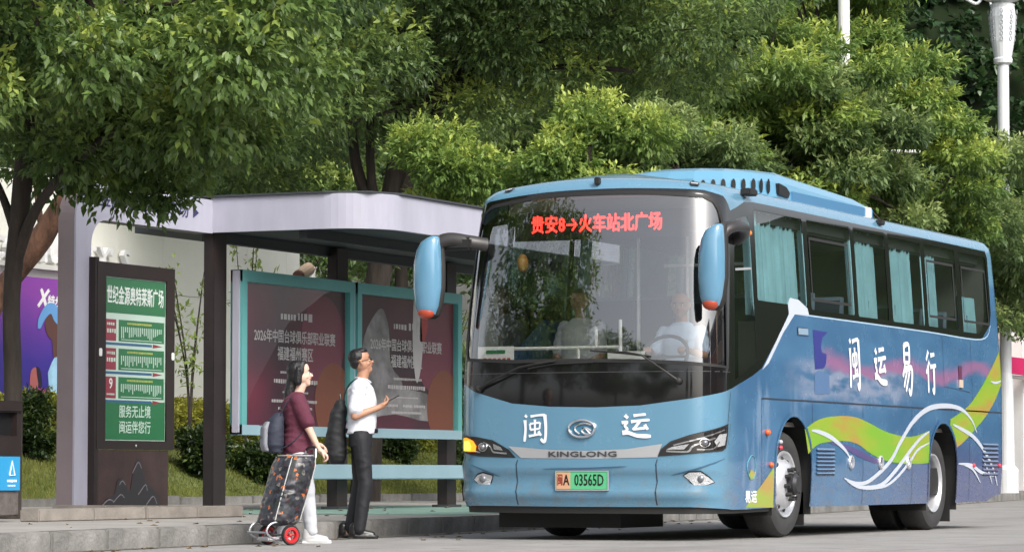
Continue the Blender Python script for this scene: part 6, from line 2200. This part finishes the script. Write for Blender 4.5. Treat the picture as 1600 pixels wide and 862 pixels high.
def hand_shapes(w, fwd, down, curl=0.5, s=1.0, side=1):
    """palm, four fingers of unequal length bent at the knuckles, thumb from the side of the palm"""
    w, f, d = Vector(w), Vector(fwd).normalized(), Vector(down).normalized()
    d = (d - f * d.dot(f)).normalized()
    lat = f.cross(d).normalized() * side
    pc_ = w + f * 0.045 * s
    out = [('c', w, pc_, 0.024 * s, 0.026 * s), ('c', pc_ - lat * 0.018 * s, pc_ + f * 0.035 * s - lat * 0.020 * s, 0.017 * s, 0.014 * s), ('c', pc_ + lat * 0.018 * s, pc_ + f * 0.03 * s + lat * 0.022 * s, 0.017 * s, 0.014 * s)]
    for i_, (off, ln) in enumerate(((-0.030, 0.060), (-0.010, 0.072), (0.010, 0.068), (0.029, 0.054))):
        k = pc_ + f * 0.042 * s + lat * off * s
        d1 = (f * math.cos(curl) + d * math.sin(curl)).normalized()
        d2 = (f * math.cos(curl * 2.2) + d * math.sin(curl * 2.2)).normalized()
        m1_ = k + d1 * ln * 0.5 * s
        out += [('c', k, m1_, 0.0098 * s, 0.009 * s), ('c', m1_, m1_ + d2 * ln * 0.55 * s, 0.009 * s, 0.0078 * s)]
    tb = w + f * 0.03 * s - lat * 0.026 * s
    t1 = tb + (f * 0.6 - lat * 0.7 + d * 0.5).normalized() * 0.038 * s
    out += [('c', tb, t1, 0.0125 * s, 0.0105 * s), ('c', t1, t1 + (f * 0.8 - lat * 0.1 + d * 0.6).normalized() * 0.028 * s, 0.0105 * s, 0.0085 * s)]
    return out


def head_shapes(c, s=1.0, pitch=0.0, yaw=0.0):
    """head seen from the neck joint c: cranium, jaw, brow, nose, lips, ears; returns shapes and a placing function"""
    R_ = Matrix.Rotation(yaw, 3, 'Z') @ Matrix.Rotation(-pitch, 3, 'Y')
    c = Vector(c)

    def T(p): return c + R_ @ (Vector(p) * s)
    sh_ = []
    for p, r in (((-0.012, 0, 0.145), 0.079), ((0.010, 0, 0.150), 0.074), ((0.022, 0, 0.100), 0.060), ((0.035, 0, 0.060), 0.044), ((0.052, 0, 0.032), 0.028), ((0.0, 0.012, 0.09), 0.062), ((0, -0.012, 0.09), 0.062),
                 ((0.060, 0.022, 0.128), 0.020), ((0.060, -0.022, 0.128), 0.020), ((0.052, 0.036, 0.085), 0.020), ((0.052, -0.036, 0.085), 0.020)):
        sh_.append(('b', T(p), r * s))
    sh_.append(('c', T((0.074, 0, 0.115)), T((0.097, 0, 0.088)), 0.009 * s, 0.013 * s))
    sh_.append(('b', T((0.078, 0.009, 0.085)), 0.010 * s))
    sh_.append(('b', T((0.078, -0.009, 0.085)), 0.010 * s))
    sh_.append(('b', T((0.074, 0, 0.062)), 0.012 * s))
    for q in (-1, 1):
        sh_.append(('c', T((-0.005, q * 0.076, 0.085)), T((-0.012, q * 0.082, 0.122)), 0.010 * s, 0.014 * s))
    return sh_, T


def face_parts(T, s, parent, skin_eye=True):
    for q in (-1, 1):
        MB().ball(T((0.066, q * 0.030, 0.112)), 0.0105 * s, 10, 8).build('eye', M_eyew, parent, smooth=True)
        MB().ball(T((0.0745, q * 0.030, 0.112)), 0.0055 * s, 8, 6).build('iris', M_eye, parent, smooth=True)
        MB().tube([T((0.070, q * 0.048, 0.133)), T((0.079, q * 0.032, 0.138)), T((0.081, q * 0.016, 0.134))], 0.0035 * s, 5).build('eyebrow', M_hair, parent)
    MB().tube([T((0.074, 0.020, 0.062)), T((0.086, 0, 0.063)), T((0.074, -0.020, 0.062))], [0.003 * s, 0.006 * s, 0.003 * s], 6).build('lips', M_lip, parent)


IMG_R = -math.atan2(_ca, _sa)        # yaw whose +X points to the right of the picture

# ---------------- man with a phone
man = thing('person', 'man in white shirt and black trousers looking up from his phone', 'person', (25.79, 13.37, 0.0), IMG_R + math.radians(4))
hip = 0.86
hs, T = head_shapes((0.035, 0, 1.425), 1.0, math.radians(16), math.radians(4))
phone_w = (0.175, -0.135, 1.150)
shapes = hs + [
    ('c', (0.0, 0, 1.33), (0.03, 0, 1.46), 0.055, 0.050),
    ('l', [(0.0, 0, 0.82, 0.10, 0.145), (0.0, 0, 0.92, 0.100, 0.145), (0.01, 0, 1.05, 0.095, 0.135), (0.01, 0, 1.2, 0.105, 0.155), (0.0, 0, 1.30, 0.095, 0.165), (0.0, 0, 1.36, 0.06, 0.11)]),
    ('b', (-0.01, -0.165, 1.325), 0.055), ('b', (-0.01, 0.165, 1.325), 0.055),
    ('c', (-0.01, -0.175, 1.32), (-0.055, -0.215, 1.06), 0.047, 0.038), ('c', (-0.055, -0.215, 1.06), (0.15, -0.150, 1.135), 0.037, 0.025),
    ('c', (-0.01, 0.175, 1.32), (-0.03, 0.215, 1.06), 0.047, 0.038), ('c', (-0.03, 0.215, 1.06), (0.12, 0.05, 1.12), 0.037, 0.025),
    ('c', (0.0, -0.085, 0.86), (0.045, -0.09, 0.47), 0.082, 0.052), ('c', (0.045, -0.09, 0.47), (-0.02, -0.09, 0.09), 0.050, 0.033),
    ('c', (0.0, 0.085, 0.86), (0.0, 0.09, 0.47), 0.082, 0.052), ('c', (0.0, 0.09, 0.47), (-0.10, 0.09, 0.09), 0.050, 0.033),
    ('c', (-0.03, -0.09, 0.05), (0.09, -0.10, 0.03), 0.035, 0.026), ('c', (-0.11, 0.09, 0.05), (0.01, 0.10, 0.03), 0.035, 0.026)]
shapes += hand_shapes((0.15, -0.150, 1.135), (0.85, 0.15, 0.42), (-0.35, 0.35, 0.9), 0.75, 1.0, 1) + hand_shapes((0.12, 0.05, 1.12), (0.8, -0.3, 0.35), (-0.4, -0.2, 0.8), 0.5, 1.0, -1)
mb0 = organic('body', shapes, 0.0065, M_skin, man, 4)
face_parts(T, 1.0, man)
organic('hair', [('b', T((-0.022, 0, 0.160)), (0.084, 0.081, 0.078)), ('b', T((-0.045, 0, 0.125)), (0.056, 0.076, 0.062)), ('b', T((0.030, 0, 0.203)), (0.052, 0.064, 0.030)), ('b', T((0.058, 0.01, 0.208)), (0.022, 0.045, 0.018)), ('c', T((-0.01, -0.078, 0.15)), T((-0.015, -0.078, 0.125)), 0.012, 0.008), ('c', T((-0.01, 0.078, 0.15)), T((-0.015, 0.078, 0.125)), 0.012, 0.008)], 0.0065, M_hair, man, 3, 0.0015, 160)
gl_ = MB()
for q in (-1, 1):
    gl_.tube([T((0.088, q * 0.031 + 0.019 * math.cos(a), 0.112 + 0.013 * math.sin(a))) for a in [i * 2 * PI / 14 for i in range(15)]], 0.0022, 5)
    gl_.tube([T((0.086, q * 0.05, 0.116)), T((0.03, q * 0.079, 0.120)), T((-0.015, q * 0.082, 0.118))], 0.0024, 5)
gl_.tube([T((0.088, 0.012, 0.115)), T((0.088, -0.012, 0.115))], 0.002, 5)
gl_.build('spectacles', M_black, man)
organic('shirt', [('l', [(0.0, 0, 0.905, 0.128, 0.172), (0.0, 0, 0.93, 0.132, 0.176), (0.012, 0, 1.02, 0.128, 0.168), (0.015, 0, 1.10, 0.122, 0.162), (0.012, 0, 1.2, 0.126, 0.176), (0.0, 0, 1.30, 0.112, 0.186), (0.0, 0, 1.355, 0.070, 0.12), (0.010, 0, 1.375, 0.058, 0.066)]),
                  ('c', (-0.01, -0.165, 1.32), (-0.048, -0.208, 1.125), 0.066, 0.064), ('c', (-0.01, 0.165, 1.32), (-0.03, 0.208, 1.125), 0.066, 0.064)], 0.008, M_shirt, man, 4, 0.0035, 34)
MB().tube([(0.085, -0.028, 1.355), (0.055, -0.058, 1.378), (-0.02, -0.060, 1.392), (-0.045, 0, 1.398), (-0.02, 0.060, 1.392), (0.055, 0.058, 1.378), (0.085, 0.028, 1.355)], 0.012, 8, flat=0.6).build('collar', M_shirt, man, smooth=True)
organic('trousers', [('l', [(0.0, 0, 0.80, 0.125, 0.175), (0.0, 0, 0.88, 0.125, 0.172), (0.0, 0, 0.935, 0.120, 0.166)]),
                     ('c', (0.0, -0.085, 0.86), (0.05, -0.09, 0.48), 0.100, 0.074), ('c', (0.05, -0.09, 0.48), (-0.015, -0.09, 0.085), 0.079, 0.064),
                     ('c', (0.0, 0.085, 0.86), (0.0, 0.09, 0.48), 0.104, 0.080), ('c', (0.0, 0.09, 0.48), (-0.10, 0.09, 0.085), 0.079, 0.064)], 0.009, M_trk, man, 4, 0.0016, 24)
MB().lathe([(0.150, 0.915), (0.153, 0.92), (0.153, 0.95), (0.150, 0.955)], 'z', (0, 0, 0), 24).build('belt', M_black, man)
man.children[-1].scale = (0.84, 1.14, 1)
MB().box(0.122, 0.132, -0.02, 0.02, 0.918, 0.952, ch=0.003).build('belt_buckle', M_chrome, man)


def shoe(x, y, mt, parent, s=1.0, sole=None, z=0.0):
    organic('shoe', [('l', [(x + 0.045 * s, y, z + 0.006, 0.135 * s, 0.043 * s), (x + 0.045 * s, y, z + 0.03, 0.135 * s, 0.045 * s)]), ('c', (x - 0.03 * s, y, z + 0.06 * s), (x + 0.12 * s, y, z + 0.035 * s), 0.043 * s, 0.032 * s), ('c', (x - 0.04 * s, y, z + 0.05 * s), (x - 0.035 * s, y, z + 0.10 * s), 0.044 * s, 0.043 * s)], 0.007, mt, parent, 3)
    MB().box(x - 0.095 * s, x + 0.178 * s, y - 0.043 * s, y + 0.043 * s, z, z + 0.018, ch=0.008).build('sole', sole or M_black, parent)


shoe(-0.02, -0.10, M_shoe, man)
shoe(-0.11, 0.10, M_shoe, man)


def place(name, label, cat, parent_thing, local, rot=(0, 0, 0)):
    """a held thing: top-level, at a point given in the holder's own frame"""
    M_ = Matrix.Translation(parent_thing.location) @ Matrix.Rotation(parent_thing.rotation_euler.z, 4, 'Z')
    p_ = M_ @ Vector(local)
    t_ = thing(name, label, cat, p_)
    t_.rotation_euler = (rot[0], rot[1], rot[2] + parent_thing.rotation_euler.z)
    return t_


ph = place('phone', "black phone held in the hand of the man in the white shirt", 'phone', man, (0.265, -0.13, 1.205), (0, math.radians(-28), 0))
MB().box(-0.075, 0.075, -0.036, 0.036, -0.004, 0.004, ch=0.003).build('case', M_black, ph)
MB().box(-0.070, 0.070, -0.033, 0.033, 0.0042, 0.005).build('screen', M_gloss, ph)

bg = place('backpack', 'black backpack slung behind the man in the white shirt', 'backpack', man, (-0.20, 0.07, 0.62))
organic('bag_body', [('l', [(0, 0, 0.03, 0.06, 0.12), (-0.01, 0, 0.10, 0.088, 0.15), (-0.01, 0, 0.30, 0.085, 0.155), (0.01, 0, 0.48, 0.07, 0.14), (0.03, 0, 0.58, 0.04, 0.09)]), ('b', (-0.06, 0, 0.2), (0.05, 0.11, 0.13))], 0.009, mat('nylon_black', (0.014, 0.015, 0.017), 0.7, bump=0.3, bscale=20), bg, 4, 0.003, 30)
MB().tube(smooth_pts([(0.04, 0.07, 0.55), (0.09, 0.09, 0.70), (0.17, 0.09, 0.765), (0.27, 0.08, 0.72), (0.31, 0.10, 0.5), (0.2, 0.16, 0.2), (0.04, 0.12, 0.1)], 5), 0.016, 6, flat=0.4).build('strap', M_black, bg)
MB().tube([(0.03, -0.03, 0.57), (0.02, -0.02, 0.63), (0.03, 0.03, 0.57)], 0.008, 6).build('grab_handle', M_black, bg)
MB().box(-0.118, -0.112, -0.05, 0.02, 0.10, 0.118).build('bag_emblem', M_silver, bg)

# ---------------- woman with the trolley
wom = thing('person', 'long haired woman in maroon tee and white trousers gripping a patterned shopping trolley', 'person', (23.67, 12.81, 0.0), IMG_R + math.radians(12))
hs, T = head_shapes((0.005, 0, 1.255), 0.96, math.radians(8), math.radians(-4))
sh_w = hs + [
    ('c', (-0.04, 0, 1.17), (0.0, 0, 1.28), 0.046, 0.043),
    ('l', [(-0.03, 0, 0.72, 0.10, 0.15), (-0.035, 0, 0.80, 0.095, 0.145), (-0.03, 0, 0.93, 0.085, 0.125), (-0.04, 0, 1.05, 0.095, 0.14), (-0.05, 0, 1.14, 0.08, 0.145), (-0.045, 0, 1.19, 0.05, 0.09)]),
    ('b', (-0.05, -0.145, 1.155), 0.048), ('b', (-0.05, 0.145, 1.155), 0.048),
    ('c', (-0.05, -0.155, 1.15), (0.03, -0.195, 0.93), 0.041, 0.034), ('c', (0.03, -0.195, 0.93), (0.115, -0.20, 0.755), 0.033, 0.022),
    ('c', (-0.05, 0.155, 1.15), (0.05, 0.19, 0.93), 0.041, 0.034), ('c', (0.05, 0.19, 0.93), (0.14, 0.10, 0.80), 0.033, 0.022),
    ('c', (-0.03, -0.08, 0.73), (-0.10, -0.085, 0.41), 0.085, 0.052), ('c', (-0.10, -0.085, 0.41), (-0.22, -0.085, 0.09), 0.048, 0.031),
    ('c', (-0.03, 0.08, 0.73), (0.055, 0.085, 0.41), 0.085, 0.052), ('c', (0.055, 0.085, 0.41), (0.10, 0.085, 0.09), 0.048, 0.031),
    ('c', (0.10, 0.085, 0.05), (0.20, 0.085, 0.03), 0.032, 0.024), ('c', (-0.22, -0.085, 0.05), (-0.13, -0.085, 0.03), 0.032, 0.024)]
sh_w += hand_shapes((0.115, -0.20, 0.755), (0.75, 0.1, -0.55), (-0.4, 0.1, -0.85), 0.85, 0.92, 1) + hand_shapes((0.14, 0.10, 0.80), (0.7, -0.4, -0.3), (-0.2, -0.2, -0.9), 0.8, 0.92, -1)
organic('body', sh_w, 0.0065, M_skin_pale, wom, 4)
face_parts(T, 0.96, wom)
organic('hair', [('b', T((-0.022, 0, 0.150)), (0.086, 0.084, 0.084)), ('b', T((-0.055, 0, 0.10)), (0.055, 0.074, 0.07)), ('b', T((0.025, 0, 0.205)), (0.045, 0.06, 0.022)), ('c', T((-0.065, 0, 0.08)), (-0.10, 0, 1.20), 0.050, 0.042), ('c', (-0.10, 0, 1.20), (-0.145, 0, 1.02), 0.040, 0.018),
                 ('c', T((-0.012, -0.074, 0.15)), T((-0.03, -0.072, 0.05)), 0.030, 0.030), ('c', T((-0.012, 0.074, 0.15)), T((-0.03, 0.072, 0.05)), 0.030, 0.030), ('c', T((0.03, -0.045, 0.20)), T((0.0, -0.075, 0.12)), 0.022, 0.022)], 0.0065, M_hair, wom, 4, 0.0007, 120)
organic('tee_shirt', [('l', [(-0.03, 0, 0.72, 0.128, 0.178), (-0.035, 0, 0.80, 0.125, 0.172), (-0.03, 0, 0.93, 0.112, 0.155), (-0.04, 0, 1.05, 0.118, 0.164), (-0.05, 0, 1.14, 0.098, 0.166), (-0.045, 0, 1.195, 0.065, 0.11), (-0.035, 0, 1.215, 0.052, 0.062)]),
                      ('c', (-0.05, -0.15, 1.145), (0.02, -0.188, 0.975), 0.062, 0.060), ('c', (-0.05, 0.15, 1.145), (0.035, 0.185, 0.975), 0.062, 0.060)], 0.008, M_tee, wom, 4, 0.0040, 34)
organic('trousers', [('l', [(-0.03, 0, 0.66, 0.110, 0.160), (-0.03, 0, 0.76, 0.108, 0.156)]),
                     ('c', (-0.03, -0.08, 0.72), (-0.10, -0.085, 0.42), 0.104, 0.078), ('c', (-0.10, -0.085, 0.42), (-0.21, -0.085, 0.10), 0.068, 0.052),
                     ('c', (-0.03, 0.08, 0.72), (0.055, 0.085, 0.42), 0.104, 0.078), ('c', (0.055, 0.085, 0.42), (0.098, 0.085, 0.10), 0.068, 0.052)], 0.009, M_trw, wom, 4, 0.0016, 24)
shoe(0.10, 0.085, M_sneak, wom, 0.92, M_white)
shoe(-0.23, -0.085, M_sneak, wom, 0.92, M_white)

b2_ = place('backpack', 'small navy and grey backpack worn low on the back of the woman in maroon', 'backpack', wom, (-0.215, -0.03, 0.73))
organic('bag_body', [('l', [(0, 0, 0.0, 0.06, 0.11), (-0.01, 0, 0.06, 0.075, 0.13), (-0.01, 0, 0.18, 0.075, 0.13), (0.01, 0, 0.27, 0.06, 0.11), (0.03, 0, 0.32, 0.03, 0.06)])], 0.008, mat('nylon_navy', (0.025, 0.03, 0.05), 0.75, bump=0.3, bscale=20), b2_, 4, 0.0025, 30)
organic('front_pocket', [('l', [(-0.075, 0, 0.01, 0.03, 0.09), (-0.09, 0, 0.06, 0.03, 0.10), (-0.085, 0, 0.20, 0.03, 0.095), (-0.06, 0, 0.25, 0.02, 0.07)])], 0.008, mat('nylon_grey', (0.22, 0.23, 0.26), 0.75), b2_, 3)
MB().tube(smooth_pts([(0.03, -0.08, 0.30), (0.08, -0.09, 0.40), (0.16, -0.085, 0.475), (0.235, -0.075, 0.42), (0.25, -0.10, 0.25), (0.14, -0.14, 0.10), (0.03, -0.10, 0.03)], 5), 0.009, 6, flat=0.5).build('strap', mat('nylon_navy'), b2_)
MB().tube(smooth_pts([(0.03, 0.10, 0.30), (0.08, 0.11, 0.40), (0.16, 0.11, 0.475), (0.235, 0.11, 0.42), (0.25, 0.14, 0.25), (0.14, 0.18, 0.10), (0.03, 0.12, 0.03)], 5), 0.009, 6, flat=0.5).build('strap', mat('nylon_navy'), b2_)
for z in (0.12, 0.22): MB().tube([(-0.122 + (z - .12) * .1, -0.07, z), (-0.124 + (z - .12) * .1, 0.07, z)], 0.004, 5).build('zip', M_black, b2_)

# ---------------- shopping trolley
tr = thing('shopping_trolley', 'two wheeled shopping trolley with dark floral bag and red rims', 'shopping trolley', (23.20, 12.80, 0.0), math.radians(-32))


def bag_material():
    m = bpy.data.materials.new('bag_floral_print')
    m.use_nodes = True
    nt = m.node_tree
    b = nt.nodes['Principled BSDF']
    b.inputs['Roughness'].default_value = 0.35
    tc = nt.nodes.new('ShaderNodeTexCoord')
    v = nt.nodes.new('ShaderNodeTexVoronoi')
    v.inputs['Scale'].default_value = 34
    v2 = nt.nodes.new('ShaderNodeTexNoise')
    v2.inputs['Scale'].default_value = 30
    v2.inputs['Detail'].default_value = 4
    nt.links.new(tc.outputs['Object'], v.inputs['Vector'])
    nt.links.new(tc.outputs['Object'], v2.inputs['Vector'])
    sp = nt.nodes.new('ShaderNodeSeparateColor')
    nt.links.new(v.outputs['Color'], sp.inputs[0])
    r = nt.nodes.new('ShaderNodeValToRGB')
    r.color_ramp.interpolation = 'CONSTANT'
    e = r.color_ramp.elements
    e[0].position, e[0].color = 0.0, (0.012, 0.012, 0.016, 1)
    e[1].position, e[1].color = 0.93, (0.50, 0.13, 0.02, 1)
    for p_, c_ in ((0.45, (0.035, 0.04, 0.055)), (0.62, (0.02, 0.03, 0.025)), (0.72, (0.16, 0.15, 0.14)), (0.80, (0.06, 0.02, 0.025)), (0.86, (0.02, 0.02, 0.03))):
        k = e.new(p_)
        k.color = (*c_, 1)
    nt.links.new(sp.outputs[0], r.inputs[0])
    r2 = nt.nodes.new('ShaderNodeValToRGB')
    r2.color_ramp.elements[0].position, r2.color_ramp.elements[0].color = 0.50, (0, 0, 0, 1)
    r2.color_ramp.elements[1].position, r2.color_ramp.elements[1].color = 0.62, (1, 1, 1, 1)
    nt.links.new(v2.outputs['Fac'], r2.inputs[0])
    mx = nt.nodes.new('ShaderNodeMix')
    mx.data_type = 'RGBA'
    nt.links.new(r2.outputs[0], mx.inputs['Factor'])
    nt.links.new(r.outputs[0], mx.inputs[6])
    mx.inputs[7].default_value = (0.03, 0.032, 0.04, 1)
    nt.links.new(mx.outputs[2], b.inputs['Base Color'])
    return m


M_bag = bag_material()
tiltx = math.tan(math.radians(17))


def tl(x, y, z): return (x + (z - 0.15) * tiltx, y, z)


secs = [(0.155, 0.115, 0.15), (0.19, 0.150, 0.175), (0.40, 0.155, 0.185), (0.62, 0.155, 0.185), (0.69, 0.140, 0.172), (0.715, 0.11, 0.14)]
bagb = organic('bag', [('l', [(0.03 + (z - 0.15) * tiltx, 0, z, a, b) for z, a, b in secs])], 0.009, M_bag, tr, 2, 0.003, 38)
M_pipe = mat('piping_pale', (0.42, 0.42, 0.42), 0.5)
for (a, b) in ((-0.125, -0.16), (-0.125, 0.16), (0.135, -0.16), (0.135, 0.16)):
    MB().tube([(0.03 + (z - 0.15) * tiltx + a * k, b * k, z) for z, k in ((0.165, 0.72), (0.2, 0.86), (0.4, 0.90), (0.62, 0.90), (0.695, 0.80))], 0.005, 6).build('piping', M_pipe, bagb)
MB().tube([(0.03 + (0.705 - 0.15) * tiltx + 0.132 * math.cos(a), 0.165 * math.sin(a), 0.705) for a in [i * 2 * PI / 20 for i in range(21)]], 0.005, 6).build('piping', M_pipe, bagb)
fm = MB()
for y in (-0.12, 0.12):
    fm.tube([(0.06, y, 0.09), (0.10, y, 0.14), (0.16 + (0.70 - 0.15) * tiltx, y * 0.8, 0.70), (0.155 + (0.76 - 0.15) * tiltx, y * 0.6, 0.76)], 0.009, 8)
fm.tube([(-0.14, -0.15, 0.10), (-0.15, 0.15, 0.10)], 0.009, 8)
for y in (-0.14, 0.14):
    fm.tube(smooth_pts([(0.06, y, 0.09), (-0.06, y, 0.05), (-0.14, y, 0.10), (-0.10, y, 0.17), (0.03, y, 0.19)], 4), 0.009, 8)
fm.tube([(0.05, -0.18, 0.08), (0.05, 0.18, 0.08)], 0.009, 8)
fm.build('frame', mat('trolley_grey_tube', (0.33, 0.34, 0.36), 0.35, 0.5), tr, smooth=True)
hx = 0.155 + (0.76 - 0.15) * tiltx
MB().tube([(hx, -0.075, 0.755), (hx + 0.01, -0.04, 0.77), (hx + 0.01, 0.04, 0.77), (hx, 0.075, 0.755)], 0.014, 8).build('handle', M_black, tr, smooth=True)
MB().box(-0.10, 0.05, -0.10, 0.10, 0.03, 0.065, ch=0.01).build('foot_plate', M_sneak, tr)
for y in (-0.185, 0.185):
    w_ = MB().lathe([(0.058, -0.016), (0.074, -0.018), (0.080, -0.008), (0.080, 0.008), (0.074, 0.018), (0.058, 0.016)], 'y', (0.05, y, 0.08), 24).build('wheel', M_rubber, tr, smooth=True)
    MB().lathe([(0.064, -0.0175), (0.060, -0.021), (0.044, -0.021), (0.040, -0.014), (0.040, 0.014), (0.044, 0.021), (0.060, 0.021), (0.064, 0.0175)], 'y', (0.05, y, 0.08), 24).build('rim', mat('wheel_red', (0.50, 0.02, 0.025), 0.35), w_, smooth=True)
    sp_ = MB()
    for k in range(5):
        a = 2 * PI * k / 5
        sp_.tube([(0.05, y, 0.08), (0.05 + 0.045 * math.cos(a), y, 0.08 + 0.045 * math.sin(a))], 0.006, 5)
    sp_.ball((0.05, y, 0.08), 0.016, 8, 6)
    sp_.build('spokes', mat('wheel_red'), w_)


# ---------------- driver and passenger
def seated(label, pos, shirt, hairm, reach, bald=False, badge=False, skin=None):
    """seated figure facing the front of the coach (-X); origin on the cabin floor under the hips"""
    t = thing('person', label, 'person', (BX + pos[0], BY + pos[1], 1.02 if not badge else 0.93), PI)
    hs_, T_ = head_shapes((0.04, 0, 0.99), 1.0, math.radians(-4), math.radians(8))
    e1, e2 = (0.10, -0.24, 0.66), (0.10, 0.24, 0.66)
    if reach:
        w1, w2 = (0.33, -0.17, 0.70), (0.33, 0.17, 0.70)
    else:
        w1, w2 = (0.30, -0.10, 0.50), (0.30, 0.10, 0.50)
        e1, e2 = (0.06, -0.22, 0.60), (0.06, 0.22, 0.60)
    s_ = hs_ + [('c', (0, 0, 0.90), (0.03, 0, 1.02), 0.055, 0.05), ('l', [(0, 0, 0.40, 0.12, 0.16), (0, 0, 0.55, 0.12, 0.15), (0.01, 0, 0.75, 0.11, 0.16), (0, 0, 0.87, 0.09, 0.16), (0, 0, 0.93, 0.05, 0.09)]),
                ('c', (0, -0.175, 0.88), e1, 0.048, 0.038), ('c', e1, w1, 0.037, 0.026), ('c', (0, 0.175, 0.88), e2, 0.048, 0.038), ('c', e2, w2, 0.037, 0.026),
                ('c', (0, -0.09, 0.46), (0.40, -0.11, 0.48), 0.085, 0.056), ('c', (0.40, -0.11, 0.48), (0.42, -0.11, 0.09), 0.052, 0.036),
                ('c', (0, 0.09, 0.46), (0.40, 0.11, 0.48), 0.085, 0.056), ('c', (0.40, 0.11, 0.48), (0.42, 0.11, 0.09), 0.052, 0.036), ('c', (0.42, -0.11, 0.04), (0.52, -0.11, 0.03), 0.036, 0.028), ('c', (0.42, 0.11, 0.04), (0.52, 0.11, 0.03), 0.036, 0.028)]
    s_ += hand_shapes(w1, (1, 0.1, 0.2), (0.1, 0.1, -1), 1.0, 1, 1) + hand_shapes(w2, (1, -0.1, 0.2), (0.1, -0.1, -1), 1.0, 1, -1)
    organic('body', s_, 0.009, skin or M_skin, t, 4)
    face_parts(T_, 1.0, t)
    if not bald:
        organic('hair', [('b', T_((-0.022, 0, 0.160)), (0.084, 0.081, 0.074)), ('b', T_((-0.045, 0, 0.12)), (0.056, 0.076, 0.062)), ('b', T_((0.03, 0, 0.205)), (0.05, 0.062, 0.022))], 0.009, hairm, t, 3)
    else:
        organic('hair', [('b', T_((-0.045, 0, 0.13)), (0.060, 0.079, 0.070)), ('b', T_((-0.02, 0, 0.19)), (0.06, 0.06, 0.038))], 0.009, hairm, t, 3)
    organic('shirt', [('l', [(0, 0, 0.40, 0.145, 0.19), (0, 0, 0.55, 0.14, 0.18), (0.012, 0, 0.75, 0.13, 0.185), (0, 0, 0.87, 0.11, 0.19), (0, 0, 0.925, 0.07, 0.12), (0.015, 0, 0.955, 0.062, 0.068)]),
                      ('c', (0, -0.165, 0.87), tuple(Vector((0, -0.165, 0.87)).lerp(Vector(e1), 0.75)), 0.066, 0.062), ('c', (0, 0.165, 0.87), tuple(Vector((0, 0.165, 0.87)).lerp(Vector(e2), 0.75)), 0.066, 0.062)], 0.010, shirt, t, 4, 0.003, 34)
    organic('trousers', [('l', [(0, 0, 0.36, 0.14, 0.185), (0, 0, 0.46, 0.14, 0.185)]), ('c', (0, -0.09, 0.46), (0.40, -0.11, 0.48), 0.10, 0.075), ('c', (0.40, -0.11, 0.48), (0.42, -0.11, 0.12), 0.073, 0.06), ('c', (0, 0.09, 0.46), (0.40, 0.11, 0.48), 0.10, 0.075), ('c', (0.40, 0.11, 0.48), (0.42, 0.11, 0.12), 0.073, 0.06)], 0.012, M_trk, t, 4)
    if badge:
        for q in (-1, 1): MB().box(-0.04, 0.04, q * 0.15 - 0.035, q * 0.15 + 0.035, 0.925, 0.937, ch=0.004).build('epaulette', mat('navy_cloth', (0.02, 0.025, 0.06), 0.7), t)
        MB().box(0.13, 0.14, 0.05, 0.11, 0.76, 0.80, ch=0.003).build('name_badge', M_silver, t)
    return t


seated('coach driver in pale blue uniform shirt with both hands on the steering wheel', (1.30, -0.45), M_shirt_blue, M_hair_grey, True, bald=True, badge=True)
seated('passenger with dark hair and white shirt sitting behind the front left of the windscreen', (1.95, 0.80), M_shirt, M_hair, False)
